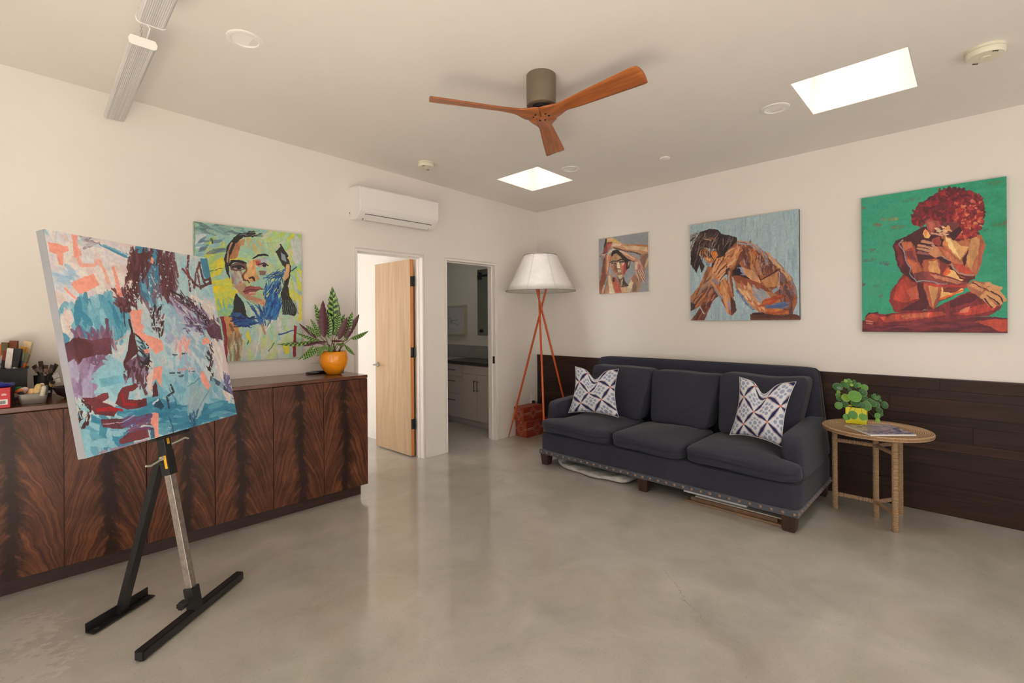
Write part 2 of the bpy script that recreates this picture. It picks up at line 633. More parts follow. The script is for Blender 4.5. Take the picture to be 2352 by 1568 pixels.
M['skypane'] = m_frost()
M['frost'] = plain('skylight_diffuser', (248, 244, 240), 0.6, 0.0)
M['frost'].node_tree.nodes['Principled BSDF'].inputs['Transmission Weight'].default_value = 0.0


def glazed(name, p0, p1, z0, z1, axis, n):
    """sliding glass panels along an axis"""
    r = struct(name, ((p0[0] + p1[0]) / 2, (p0[1] + p1[1]) / 2, z0))
    def bx(a0, a1, zz0, zz1, th):
        if axis == 'y':
            return (p0[0] - th, p0[0] + th, a0, a1, zz0, zz1)
        return (a0, a1, p0[1] - th, p0[1] + th, zz0, zz1)
    a, b = (p0[1], p1[1]) if axis == 'y' else (p0[0], p1[0])
    L = (b - a) / n
    fr = [bx(a, b, z0, z0 + .05, .03), bx(a, b, z1 - .05, z1, .03)]
    for k in range(n + 1):
        c = min(max(a + k * L, a + .025), b - .025)
        fr.append(bx(c - .025, c + .025, z0 + .05, z1 - .05, .03))
    obj('window_frame', B(*fr), M['black'], r)
    for k in range(n):
        obj('pane', B(bx(a + k * L + .03, a + (k + 1) * L - .03, z0 + .05, z1 - .05, .003)), M['glass'], r)


glazed('window_3', (XR - .06, W3[0]), (XR - .06, W3[1]), W3[2], W3[3], 'y', 3)
glazed('window_4', (W4[0], YN - .06), (W4[1], YN - .06), W4[2], W4[3], 'x', 3)

# skylights: flared shaft, curb frame, pane
for k, (a, b, c, d) in enumerate(SKY):
    r = struct('window_%d' % (k + 1), ((a + b) / 2, (c + d) / 2, zc((a + b) / 2)))
    H = 3.25
    t = 0.03
    a, b, c, d = a + .004, b - .004, c + .004, d - .004
    bm = bmesh.new()
    z0 = lambda x: zc(x) + 0.001
    zt = lambda x: H
    q = .0035
    hexa(bm, a - q, a, c - q, d + q, z0, zt)
    hexa(bm, b, b + q, c - q, d + q, z0, zt)
    hexa(bm, a, b, c - q, c, z0, zt)
    hexa(bm, a, b, d, d + q, z0, zt)
    obj('shaft', bm, M['trim'], r)
    obj('curb_frame', B((a - .03, b + .03, c - .03, c + .03, H, H + .05), (a - .03, b + .03, d - .03, d + .03, H, H + .05), (a - .03, a + .03, c + .03, d - .03, H, H + .05), (b - .03, b + .03, c + .03, d - .03, H, H + .05)), M['trim'], r)
    obj('pane', B((a + .03, b - .03, c + .03, d - .03, H + .02, H + .022)), M['skypane'], r)

# door frames: jamb linings with a narrow face and a shadow gap
for k, (a, b) in enumerate((D1, D2)):
    t = struct('trim_%d' % (k + 1), ((a + b) / 2, 0, 0))
    f, g = .018, -0.008
    obj('jamb', B((a - .02, a, -0.008, 0.128, 0, HD + .02), bevel=.002, seg=1), M['trim'], t)
    obj('jamb', B((b, b + .02, -0.008, 0.128, 0, HD + .02), bevel=.002, seg=1), M['trim'], t)
    obj('head_jamb', B((a, b, -0.008, 0.128, HD, HD + .02), bevel=.002, seg=1), M['trim'], t)
    obj('stop', B((b - .012, b, .05, .075, 0, HD), (a, a + .012, .05, .075, 0, HD), (a + .012, b - .012, .05, .075, HD - .012, HD)), M['trim'], t)
    obj('shadow_bead', B((a - .034, a - .026, -0.012, 0, 0, HD + .034), (b + .026, b + .034, -0.012, 0, 0, HD + .034), (a - .026, b + .026, -0.012, 0, HD + .026, HD + .034), bevel=.003, seg=1), M['trim'], t)
    if k == 1:
        obj('strike_plate', B((b - .004, b, .01, .045, .90, .985), bevel=.001, seg=1), M['black'], t)

# door slab of the first doorway, swung open into the room behind
dr = struct('door_1', (-1.81, 0.13, 0))
A = math.radians(2.0)
ux, uy = -math.sin(A), math.cos(A)


def dpt(s, n):
    return (-1.797 + ux * s + uy * n * -1, 0.126 + uy * s + ux * n * -1 * -1)


bm = bmesh.new()
prism(bm, [(0, 0), (0.672, 0), (0.672, 0.042), (0, 0.042)], (-1.793, 0.128, 0.012), (ux, uy, 0), (-uy, ux, 0), (0, 0, 2.036))
for f in bm.faces:
    f.material_index = 0
bmesh.ops.recalc_face_normals(bm, faces=bm.faces[:])
for f in bm.faces:
    if f.normal.y < -0.9 or f.normal.y > 0.9:
        f.material_index = 1
bmesh.ops.bevel(bm, geom=bm.edges[:], offset=.002, segments=1, affect='EDGES')
obj('door_slab', bm, [M['maple'], M['mapleedge']], dr)
for z in (0.342, 1.082, 1.82):
    bm = B((-1.832, -1.797, .121, .126, z - .052, z + .052), (-1.797, -1.776, .121, .125, z - .052, z + .052), bevel=.001, seg=1)
    tube(bm, [(-1.792, .117, z - .054), (-1.792, .117, z + .054)], .007, 8)
    obj('hinge', bm, M['black'], dr)
hx, hy, hz = -1.858, 0.745, 0.925
bm = bmesh.new()
lathe(bm, [(.004, .016), (.026, .014), (.028, .004), (.028, 0)], (hx, hy, hz), 20, 'x')
for v in bm.verts:
    v.co.x = hx - (v.co.x - hx)
tube(bm, [(hx, hy, hz), (hx - .05, hy, hz)], .009, 10)
tube(bm, [(hx - .05, hy + .008, hz), (hx - .052, hy - .06, hz), (hx - .046, hy - .105, hz)], [.009, .008, .007], 10)
obj('door_handle', bm, M['steel'], dr, smooth='auto')

# rooms behind
obj('wall_partition', B((-1.70, -1.56, .12, 3.0, 0, 2.62)), M['wall'], kind='structure')
obj('wall_hall_far', B((-4.7, -1.70, 3.0, 3.12, 0, 2.62)), M['wall'], kind='structure')
obj('wall_hall_side', B((-4.82, -4.7, .12, 1.2, 0, 2.62), (-4.82, -4.7, 2.0, 3.12, 0, 2.62), (-4.82, -4.7, 1.2, 2.0, 0, .9), (-4.82, -4.7, 1.2, 2.0, 1.9, 2.62)), M['wall'], kind='structure')
obj('ceiling_hall', B((-4.82, -1.56, .12, 3.12, 2.62, 2.70)), M['ceiling'], kind='structure')
obj('baseboard_hall', B((-1.712, -1.70, .128, 3.0, 0, .10), bevel=.003, seg=1), M['trim'], kind='structure')
obj('wall_bath_far', B((-1.56, 0.12, 3.0, 3.12, 0, 2.62)), M['bathwall'], kind='structure')
obj('ceiling_bath', B((-1.56, 0.12, .12, 3.12, 2.62, 2.70)), M['bathwall'], kind='structure')
obj('wall_bath_side', B((-0.012, 0.0, .12, 3.0, 0, 2.62)), M['bathwall'], kind='structure')
# ------------------------------------------------------------------ credenza
ct = 0.976
CX0, CX1, CYF = -5.165, -2.668, -0.5265
cr = thing('credenza', 'long glossy mahogany credenza with flame-figured doors along the white wall', 'credenza', (-3.9, -0.27, 0))
obj('carcass', B((CX0, CX1, -0.505, -0.006, .094, ct - .028), bevel=.001, seg=1), M['mahogplain'], cr)
obj('worktop', B((CX0, CX1, CYF, -0.006, ct - .026, ct), bevel=.0025), M['mahogplain'], cr)
obj('plinth', B((CX0, CX1 - .03, -0.455, -0.03, 0, .094)), M['plinth'], cr)
joints = [-2.668, -3.029, -3.388, -3.745, -4.099, -4.455, -4.811, -5.165]
for a, b in zip(joints, joints[1:]):
    cxx = (a + b) / 2
    hw = (a - b) / 2 - .0016
    hz_ = (ct - .030 - .094) / 2
    o = obj('door', B((-hw, hw, -0.0095, 0.0095, -hz_, hz_), bevel=.0015, seg=1), M['mahog'], cr, loc=(cxx, -0.516, .094 + hz_))

# ------------------------------------------------------------------ sofa
SY0, SY1 = -0.985, -3.207
so = thing('sofa', 'long navy linen three-seat sofa with nailhead trim before the dark wainscot', 'sofa', (-0.6, -2.1, 0))


def fab_box(x0, x1, y0, y1, z0, z1, p=14, cuts=6, crown=0.0, warp=None):
    bm = bmesh.new()
    c = Vector(((x0 + x1) / 2, (y0 + y1) / 2, (z0 + z1) / 2))
    h = Vector(((x1 - x0) / 2, (y1 - y0) / 2, (z1 - z0) / 2))

    def fn(x, y, z):
        k = (1 - x * x) * (1 - y * y)
        q = Vector((c.x + x * h.x, c.y + y * h.y, c.z + z * h.z + (crown * k if z > 0 else 0)))
        return warp(q, x, y, z) if warp else q
    soft_box(bm, fn, cuts, p)
    return bm


obj('base', fab_box(-1.09, -0.10, SY1, SY0, .142, .322, 30, 8), M['fabric'], so, smooth='auto')
obj('trim_band', B((-1.094, -0.12, SY1 - .004, SY0 + .004, .106, .144), bevel=.003), M['band'], so)
bm = bmesh.new()


def dome(bm, c, n, r):
    u, v = frame_of(n)
    n = Vector(n)
    c = Vector(c)
    a = [bm.verts.new(c + (u * math.cos(t * PI / 4) + v * math.sin(t * PI / 4)) * r) for t in range(8)]
    b = [bm.verts.new(c + n * r * .45 + (u * math.cos(t * PI / 4) + v * math.sin(t * PI / 4)) * r * .7) for t in range(8)]
    top = bm.verts.new(c + n * r * .7)
    for i in range(8):
        bm.faces.new((a[i], a[(i + 1) % 8], b[(i + 1) % 8], b[i]))
        bm.faces.new((b[i], b[(i + 1) % 8], top))


for k in range(33):
    dome(bm, (-1.094, SY0 - .02 - k * (SY0 - SY1 - .04) / 32, .126), (-1, 0, 0), .0125)
for k in range(14):
    dome(bm, (-1.06 + k * .07, SY1 - .004, .126), (0, -1, 0), .0125)
    dome(bm, (-1.06 + k * .07, SY0 + .004, .126), (0, 1, 0), .0125)
obj('nailhead', bm, M['bronze'], so, smooth=True, kind='stuff')

for (x, y) in ((-1.045, SY0 - .05), (-1.045, -2.09), (-1.045, SY1 + .055), (-0.17, SY0 - .05), (-0.17, SY1 + .055)):
    bm = bmesh.new()
    a, b = .045, .034
    vs = [bm.verts.new((x + sx * s, y + sy * s, z)) for s, z in ((b, 0.0), (a, .106)) for sx, sy in ((-1, -1), (1, -1), (1, 1), (-1, 1))]
    for f in ((3, 2, 1, 0), (4, 5, 6, 7), (0, 1, 5, 4), (1, 2, 6, 5), (2, 3, 7, 6), (3, 0, 4, 7)):
        bm.faces.new([vs[i] for i in f])
    bmesh.ops.bevel(bm, geom=bm.edges[:], offset=.003, segments=1, affect='EDGES')
    obj('leg', bm, M['sofaleg'], so)

# back: slopes rearward and tapers toward the top


def back_warp(q, x, y, z):
    t = (q.z - .30) / .70
    q.x += 0.10 * t * (1 if x < 0 else 0.25)
    q.y = -2.13 + (q.y + 2.13) * (1 - 0.07 * max(0, t))
    return q


obj('back', fab_box(-0.29, -0.10, SY1, SY0 + .0, .30, 1.008, 26, 12, warp=back_warp), M['fabric'], so, smooth=True)

for s, yo in ((1, SY0), (-1, SY1)):
    yi = yo - s * .125
    y0, y1 = min(yo, yi), max(yo, yi)

    def arm_warp(q, x, y, z, s=s, yo=yo):
        if z > 0:
            q.z += 0.02 * (x + 1) / 2 - 0.012 * (1 - x) * 0.5
        q.y -= s * 0.012 * z
        return q
    obj('arm', fab_box(-0.985, -0.18, y0, y1, .31, .618, 9, 10, warp=arm_warp), M['fabric'], so, smooth=True)

# seat cushions (the outer two wrap round the arm fronts)
seats = [(-1.793, SY0 - .012, 1), (-2.443, -1.797, 0), (SY1 - .02, -2.447, -1)]
for y0, y1, ear in seats:
    def seat_warp(q, x, y, z, ear=ear, y0=y0, y1=y1):
        if ear:
            k = 1 / (1 + math.exp(-(q.x + 0.985) / 0.012))       # behind the arm front
            inner = (SY0 - .128) if ear > 0 else (SY1 + .128)
            t = (q.y - y0) / (y1 - y0)
            yy = (y0 + t * (inner - y0)) if ear > 0 else (inner + t * (y1 - inner))
            q.y = q.y * (1 - k) + yy * k
        q.z += 0.006 * math.sin(q.y * 9 + q.x * 5)
        q.x -= 0.012 * (1 - y * y) * (1 if x < 0 else 0)
        if x < 0 and z < 0:
            q.x += 0.012
        return q
    bm = fab_box(-1.138, -0.42, y0, y1, .325, .452, 7, 22, crown=.03, warp=seat_warp)
    obj('seat_cushion', bm, M['fabric'], so, smooth=True)

# loose back cushions
for (y0, y1, top, tw, yawk) in ((-1.835, -1.15, .945, .05, .05), (-2.455, -1.845, .935, .02, 0.0), (-3.095, -2.47, .95, -.02, -.03)):
    def bc_warp(q, x, y, z, y0=y0, y1=y1, tw=tw, yawk=yawk):
        t = (q.z - .46) / .48
        q.x += 0.17 * t - 0.03 * (1 - y * y) * (1 - z * z) * (1 if x < 0 else 0)
        q.x += yawk * y * (1 - t * .4)
        q.y += (0.030 * y * (z - 0.3)) + tw * t * 0.4
        q.z -= 0.016 * (1 - y * y) * max(z, 0) - 0.006 * math.sin(4 * y + tw * 40)
        return q
    obj('back_cushion', fab_box(-0.585, -0.39, y0, y1, .462, top, 10, 16, warp=bc_warp), M['fabric'], so, smooth=True)

# ------------------------------------------------------------------ side table
TC = Vector((-0.405, -3.528, 0))
tb = thing('side_table', 'round seagrass side table with rope-wrapped legs beside the sofa', 'table', TC)
R_, ZT = .316, .634
bm = bmesh.new()
prof = [(0.004, -0.03), (R_ - .012, -.03)]
prof += [(R_ - .012 + .012 * math.sin(t * PI / 8), -.03 + .014 - .014 * math.cos(t * PI / 8)) for t in range(1, 9)]
prof = [(0.004, -0.032), (R_ - .012, -.032), (R_ - .003, -.028), (R_, -.018), (R_, -.010), (R_ - .004, -.003)]
nr = 26
for i in range(nr):
    r0 = (R_ - .006) * (1 - i / nr)
    prof += [(r0, -.0025), (r0 - (R_ / nr) * .5, 0.0)]
prof += [(0.003, -.001)]
lathe(bm, prof, (0, 0, 0), 72)
obj('tabletop', bm, M['rope_top'], tb, loc=(TC.x, TC.y, ZT), smooth=True)
legs = [(-0.411, -3.287), (-0.598, -3.652), (-0.215, -3.642)]
for lx, ly in legs + [(TC.x, TC.y)]:
    bm = bmesh.new()
    zz = [0.0, .004] + [.02 + i * .0585 for i in range(10)] + [ZT - .034]
    lathe(bm, [(.015, 0.0)] + [(.0175 + (.0007 if i % 2 else 0), z) for i, z in enumerate(zz[1:])], (0, 0, 0), 16)
    obj('leg', bm, M['rope_leg'], tb, loc=(lx, ly, 0), smooth='auto')
for z in (.112, .508):
    for lx, ly in legs:
        bm = bmesh.new()
        d = Vector((lx - TC.x, ly - TC.y, 0))
        n_ = d.normalized()
        tube(bm, [n_ * .012, d * .5, d - n_ * .012], [.0145, .014, .0145], 14)
        obj('stretcher', bm, M['rope_bar'], tb, loc=(TC.x, TC.y, z), smooth='auto')

# ------------------------------------------------------------------ floor lamp
LC = Vector((-0.45, -0.45, 0))
lp = thing('floor_lamp', 'tripod floor lamp with orange rod legs and stitched white shade in the corner', 'lamp', LC)
X = LC + Vector((0, 0, 1.53))
sh0, sh1 = 1.742, 2.155
for ang, off in ((104, (.010, .004)), (226, (-.010, .008)), (343, (.004, -.012))):
    f = LC + Vector((math.cos(math.radians(ang)) * .445, math.sin(math.radians(ang)) * .445, 0.0))
    if ang == 104:
        f = Vector((-0.563, -0.022, 0))
    x = X + Vector((off[0], off[1], 0))
    topp = x + (x - f) / x.z * .52
    bm = bmesh.new()
    d = (topp - f)
    pts = [f, f + d * .14, f + d * .5, topp]
    tube(bm, pts, [.004, .0115, .0125, .0115], 12)
    obj('leg', bm, M['orange'], lp, smooth='auto')
NP = 8
rb, rtp = .408, .192


def shade_pt(a, t):
    # eight gored panels, nearly round, slightly bowed
    k = (a / (2 * PI) * NP) % 1.0
    g = 1 - 0.018 * math.sin(k * PI)
    r = (rb + (rtp - rb) * t) * (1.0 - .015 * math.sin(PI * t))
    return Vector((LC.x + math.cos(a + .35) * r * g, LC.y + math.sin(a + .35) * r * g, sh0 + (sh1 - sh0) * t))


bm = bmesh.new()
n = 64
outer = [[bm.verts.new(shade_pt(2 * PI * i / n, t / 6)) for i in range(n)] for t in range(7)]
inner = [[bm.verts.new(shade_pt(2 * PI * i / n, t / 6) - Vector(((v := shade_pt(2 * PI * i / n, t / 6)).x - LC.x, v.y - LC.y, 0)).normalized() * .003) for i in range(n)] for t in range(7)]
for t in range(6):
    for i in range(n):
        j = (i + 1) % n
        bm.faces.new((outer[t][i], outer[t][j], outer[t + 1][j], outer[t + 1][i]))
        bm.faces.new((inner[t][j], inner[t][i], inner[t + 1][i], inner[t + 1][j]))
for i in range(n):
    j = (i + 1) % n
    bm.faces.new((outer[0][j], outer[0][i], inner[0][i], inner[0][j]))
    bm.faces.new((outer[6][i], outer[6][j], inner[6][j], inner[6][i]))
shd = obj('lamp_shade', bm, M['lampshade'], lp, smooth=True)
bm = bmesh.new()
for k in range(NP):
    for q in range(26):
        a = 2 * PI * k / NP
        c = shade_pt(a, (q + .5) / 26)
        out = Vector((c.x - LC.x, c.y - LC.y, 0)).normalized()
        tg = Vector((-out.y, out.x, 0))
        tube(bm, [c + out * .0015 - tg * .007 + Vector((0, 0, -.003)), c + out * .003, c + out * .0015 + tg * .007 + Vector((0, 0, .003))], .0011, 4)
obj('stitching', bm, M['stitch'], shd, kind='stuff')
for t, nm in ((0, 'bottom_ring'), (1, 'top_ring')):
    bm = bmesh.new()
    pts = [shade_pt(2 * PI * i / n, t) for i in range(n)]
    tube(bm, pts + [pts[0]], .0035, 6)
    obj(nm, bm, M['stitch'], shd, smooth=True)
bm = bmesh.new()
tube(bm, [LC + Vector((0, 0, 1.90)), LC + Vector((0, 0, 2.0))], .018, 12)
for k in range(3):
    a = k * 2 * PI / 3
    tube(bm, [LC + Vector((0, 0, 2.12)), LC + Vector((math.cos(a) * .188, math.sin(a) * .188, 2.145))], .003, 6)
tube(bm, [LC + Vector((0, 0, 1.95)), LC + Vector((0, 0, 2.12))], .004, 6)
obj('socket', bm, M['steel'], lp)

# ------------------------------------------------------------------ the two rust boxes


def dots_face(bm, o, ex, ey, w, h, r=.0036):
    """nailhead pattern: double cross bands and rings"""
    o, ex, ey = Vector(o), Vector(ex), Vector(ey)
    n = ex.cross(ey)
    P = []
    cx, cy = w / 2, h / 2
    R1, R2 = min(w, h) * .2, min(w, h) * .32
    for RR, q in ((R1, 14), (R2, 20)):
        for i in range(q):
            a = 2 * PI * i / q
            P.append((cx + math.cos(a) * RR, cy + math.sin(a) * RR))
    s = .0125
    for sgn in (-1, 1):
        t = R2 + s
        while t < w / 2 - .006:
            P += [(cx + sgn * t, cy - .008), (cx + sgn * t, cy + .008)]
            t += s
        t = R2 + s
        while t < h / 2 - .006:
            P += [(cx - .008, cy + sgn * t), (cx + .008, cy + sgn * t)]
            t += s
    for x, y in P:
        dome(bm, o + ex * x + ey * y, n, r)


def rust_box(x0, x1, y0, y1, z0, z1, lid, label):
    t = thing('storage_box', label, 'box', ((x0 + x1) / 2, (y0 + y1) / 2, z0), 'rust nailhead boxes in the corner')
    obj('box_body', B((x0, x1, y0, y1, z0, z1 - .03), bevel=.003), M['terra'], t)
    obj('lid', B((x0 - .002, x1 + .002, y0 - .002, y1 + .002, z1 - .029, z1), bevel=.003), M['terra'], t)
    bm = bmesh.new()
    dots_face(bm, (x0 - .001, y1, z0), (0, -1, 0), (0, 0, 1), y1 - y0, z1 - z0)
    dots_face(bm, (x0, y0 - .001, z0), (1, 0, 0), (0, 0, 1), x1 - x0, z1 - z0)
    obj('nailhead', bm, M['dot'], t, kind='stuff')


rust_box(-0.432, -0.052, -0.196, -0.012, 0.0, .197, 0, 'rust leather box with silver nailheads on the floor, lower of two')
rust_box(-0.452, -0.11, -0.166, -0.012, .197, .360, 0, 'smaller rust nailhead box stacked on the lower box')

# ------------------------------------------------------------------ ceiling fan
FC = Vector((-2.428, -2.199, 0))
zf = zc(FC.x)
fn_ = thing('ceiling_fan', 'flush ceiling fan with three wooden blades and bronze motor', 'fan', (FC.x, FC.y, zf))
M['fanmotor'] = plain('oil_rubbed_bronze', (112, 98, 82), 0.45, 0.04)
bm = bmesh.new()
lathe(bm, [(.088, 0.004), (.088, -.17), (.086, -.178), (.080, -.181), (.06, -.182), (.004, -.182)], (FC.x, FC.y, zf), 48)
obj('motor_housing', bm, M['fanmotor'], fn_, smooth='auto')
bm = bmesh.new()
lathe(bm, [(.055, -.182), (.055, -.200), (.004, -.200)], (FC.x, FC.y, zf), 32)
obj('rotor', bm, M['black'], fn_, smooth='auto')
zb = zf - .232
for ang in (153, 270.5, 32):
    a = math.radians(ang)
    ur, ut = Vector((math.cos(a), math.sin(a), 0)), Vector((-math.sin(a), math.cos(a), 0))
    bm = bmesh.new()
    nr_, nc = 26, 8
    rows_t, rows_b = [], []
    for i in range(nr_ + 1):
        s = i / nr_
        r = .002 + .662 * s
        # chord edges: wedge of the hub, narrow neck, widening blade
        if r < .05:
            wl = wr_ = r * math.tan(PI / 3) * .985
        else:
            q = (r - .05) / (.664 - .05)
            s_ = min(1, q / .20)
            s_ = s_ * s_ * (3 - 2 * s_)
            neck = .0853 + (.040 - .0853) * s_ if q < .20 else .040 + (.070 - .040) * ((q - .20) / .80) ** .9
            wl = wr_ = neck
        pitch = -math.radians(15) * min(1, max(0, (r - .08) / .16))
        th = .028 - .013 * min(1, r / .25)
        rt_, rb_ = [], []
        tipc = (max(0, s - .965) / .035) ** 2 * .005
        for k in range(nc + 1):
            t = -1 + 2 * k / nc
            ww = (wl if t < 0 else wr_) - tipc
            c = t * ww
            edge = max(0.0, 1 - t * t) ** .5
            camber = .010 * (1 - t * t) * min(1, r / .2)
            base = FC + ur * (r - (0.006 * t * t if i == nr_ else 0)) + ut * c * math.cos(pitch) + Vector((0, 0, zb + c * math.sin(pitch) + camber))
            nrm = Vector((0, 0, 1))
            rt_.append(bm.verts.new(base + nrm * (th * (.25 + .75 * edge) * .5)))
            rb_.append(bm.verts.new(base - nrm * (th * (.25 + .75 * edge) * .5)))
        rows_t.append(rt_)
        rows_b.append(rb_)
    for i in range(nr_):
        for k in range(nc):
            bm.faces.new((rows_t[i][k], rows_t[i][k + 1], rows_t[i + 1][k + 1], rows_t[i + 1][k]))
            bm.faces.new((rows_b[i][k + 1], rows_b[i][k], rows_b[i + 1][k], rows_b[i + 1][k + 1]))
        for k in (0, nc):
            q = (rows_t[i][k], rows_t[i + 1][k], rows_b[i + 1][k], rows_b[i][k])
            bm.faces.new(q if k == 0 else q[::-1])
    bm.faces.new(rows_t[0] + rows_b[0][::-1])
    bm.faces.new(rows_t[-1][::-1] + rows_b[-1])
    # local frame: x along the blade so the grain follows it
    rot = Matrix((ur, ut, Vector((0, 0, 1)))).transposed().to_4x4()
    bm.transform((Matrix.Translation((FC.x, FC.y, zb)) @ rot).inverted())
    o = obj('blade', bm, M['bladewood'], fn_, loc=(FC.x, FC.y, zb), smooth=True)
    o.rotation_euler = (0, 0, a)
    for dr_, dt in ((.045, -.016), (.045, .016)):
        bm = bmesh.new()
        p = FC + ur * dr_ + ut * dt + Vector((0, 0, zb - .0105))
        tube(bm, [p, p + Vector((0, 0, -.004))], .0055, 10)
        obj('screw', bm, M['dark'], fn_)
# ------------------------------------------------------------------ painted pictures, brushed in code
class Art:
    """a small software canvas: sketch coordinates (a skewed quad) are mapped to the flat picture"""

    def __init__(s, px, quad, aspect, bg, seed=1):
        s.h = px
        s.w = int(px * aspect)
        s.rg = np.random.default_rng(seed)
        s.im = np.empty((s.h, s.w, 3), np.float32)
        s.im[:] = np.array(bg, np.float32) / 255
        A, b = [], []
        for (x, y), (u, v) in zip(quad, ((0, 0), (s.w, 0), (s.w, s.h), (0, s.h))):
            A += [[x, y, 1, 0, 0, 0, -u * x, -u * y], [0, 0, 0, x, y, 1, -v * x, -v * y]]
            b += [u, v]
        c = np.linalg.solve(np.array(A, float), np.array(b, float))
        s.H = np.append(c, 1).reshape(3, 3)
        s.k = s.h / (quad[3][1] - quad[0][1])
        yy, xx = np.mgrid[0:s.h, 0:s.w].astype(np.float32)
        s.wx = xx + s.fbm(5, .5) * 7 * s.k * 3 + s.fbm(40, .6) * 5 * s.k * 3
        s.wy = yy + s.fbm(5, .5) * 7 * s.k * 3 + s.fbm(40, .6) * 5 * s.k * 3

    def fbm(s, f, pers=.5, sx=1.0, sy=1.0, octv=4):
        out = np.zeros((s.h, s.w), np.float32)
        amp, tot = 1.0, 0
        for o in range(octv):
            nx, ny = max(2, int(f * sx * 2 ** o)), max(2, int(f * sy * 2 ** o))
            g = s.rg.random((ny + 1, nx + 1)).astype(np.float32)
            ys, xs = np.linspace(0, ny - .001, s.h), np.linspace(0, nx - .001, s.w)
            y0, x0 = ys.astype(int), xs.astype(int)
            fy, fx = (ys - y0)[:, None], (xs - x0)[None]
            fy, fx = fy * fy * (3 - 2 * fy), fx * fx * (3 - 2 * fx)
            a = g[y0][:, x0] * (1 - fx) + g[y0][:, x0 + 1] * fx
            b = g[y0 + 1][:, x0] * (1 - fx) + g[y0 + 1][:, x0 + 1] * fx
            out += amp * (a * (1 - fy) + b * fy)
            tot += amp
            amp *= pers
        return out / tot - .5

    def P(s, pts):
        p = np.array(pts, float).reshape(-1, 2)
        q = np.c_[p, np.ones(len(p))] @ s.H.T
        return q[:, :2] / q[:, 2:]

    def mask(s, pts):
        p = s.P(pts)
        m = 14 * s.k * 2
        x0, y0 = np.maximum(0, np.floor(p.min(0) - m)).astype(int)
        x1, y1 = min(s.w, int(p[:, 0].max() + m) + 1), min(s.h, int(p[:, 1].max() + m) + 1)
        if x1 <= x0 or y1 <= y0:
            return None, None
        X, Y = s.wx[y0:y1, x0:x1], s.wy[y0:y1, x0:x1]
        inside = np.zeros(X.shape, bool)
        for (ax, ay), (bx, by) in zip(p, np.roll(p, -1, 0)):
            if ay == by:
                continue
            inside ^= ((ay > Y) != (by > Y)) & (X < (bx - ax) * (Y - ay) / (by - ay) + ax)
        return inside, (slice(y0, y1), slice(x0, x1))

    def poly(s, pts, col, a=1.0, var=.10):
        m, sl = s.mask(pts)
        if m is None:
            return
        n = s.tex[sl] if hasattr(s, 'tex') else 0
        c = np.array(col, np.float32) / 255
        t = np.clip(c * (1 + (n[..., None] * var * 4 if not np.isscalar(n) else 0)), 0, 1)
        k = (m * a)[..., None]
        s.im[sl] = s.im[sl] * (1 - k) + t * k

    def stroke(s, pts, wid, col, a=1.0, dry=0.0, taper=0.0):
        p = s.P(pts)
        r = wid * s.k * .5
        m = r + 12 * s.k
        x0, y0 = np.maximum(0, np.floor(p.min(0) - m)).astype(int)
        x1, y1 = min(s.w, int(p[:, 0].max() + m) + 1), min(s.h, int(p[:, 1].max() + m) + 1)
        if x1 <= x0 or y1 <= y0:
            return
        sl = (slice(y0, y1), slice(x0, x1))
        X, Y = s.wx[sl], s.wy[sl]
        best = np.full(X.shape, 1e9, np.float32)
        n = len(p) - 1
        for i in range(n):
            ax, ay = p[i]
            dx, dy = p[i + 1] - p[i]
            L2 = dx * dx + dy * dy + 1e-9
            t = np.clip(((X - ax) * dx + (Y - ay) * dy) / L2, 0, 1)
            d = np.hypot(X - ax - t * dx, Y - ay - t * dy)
            if taper:
                d = d / (1 - taper * np.abs((i + t) / n * 2 - 1) ** 2)
            best = np.minimum(best, d)
        k = np.clip((r - best) / max(.8, r * .12) + .5, 0, 1)
        if dry:
            k = k * (s.grit[sl] > dry - .5)
        k = (k * a)[..., None]
        s.im[sl] = s.im[sl] * (1 - k) + np.array(col, np.float32) / 255 * k

    def dabs(s, pts, n, ln, wid, cols, ang=0, spread=25, a=.9, dry=0.0):
        """n short strokes scattered inside a polygon; ang in degrees, 0 = rightwards, 90 = down"""
        p = np.array(pts, float).reshape(-1, 2)
        lo, hi = p.min(0), p.max(0)
        k = 0
        tries = 0
        while k < n and tries < n * 12:
            tries += 1
            x, y = s.rg.uniform(lo, hi)
            ins = False
            for (ax, ay), (bx, by) in zip(p, np.roll(p, -1, 0)):
                if (ay > y) != (by > y) and x < (bx - ax) * (y - ay) / (by - ay) + ax:
                    ins = not ins
            if not ins:
                continue
            t = math.radians(ang + s.rg.uniform(-spread, spread))
            l = ln * s.rg.uniform(.5, 1.2) * .5
            s.stroke([(x - math.cos(t) * l, y - math.sin(t) * l), (x + math.cos(t) * l, y + math.sin(t) * l)], wid * s.rg.uniform(.6, 1.3), cols[s.rg.integers(len(cols))], a, dry, .5)
            k += 1

    def prep(s, fx=1.0, fy=1.0):
        s.tex = s.fbm(8, .7, fx, fy, 5)
        s.grit = np.clip(s.fbm(60, .75, fx, fy, 3) * 1.6, -.5, .5)

    def done(s):
        im = s.im * (1 + .16 * s.fbm(70, .8, octv=3)[..., None])
        return np.clip(im, 0, 1)


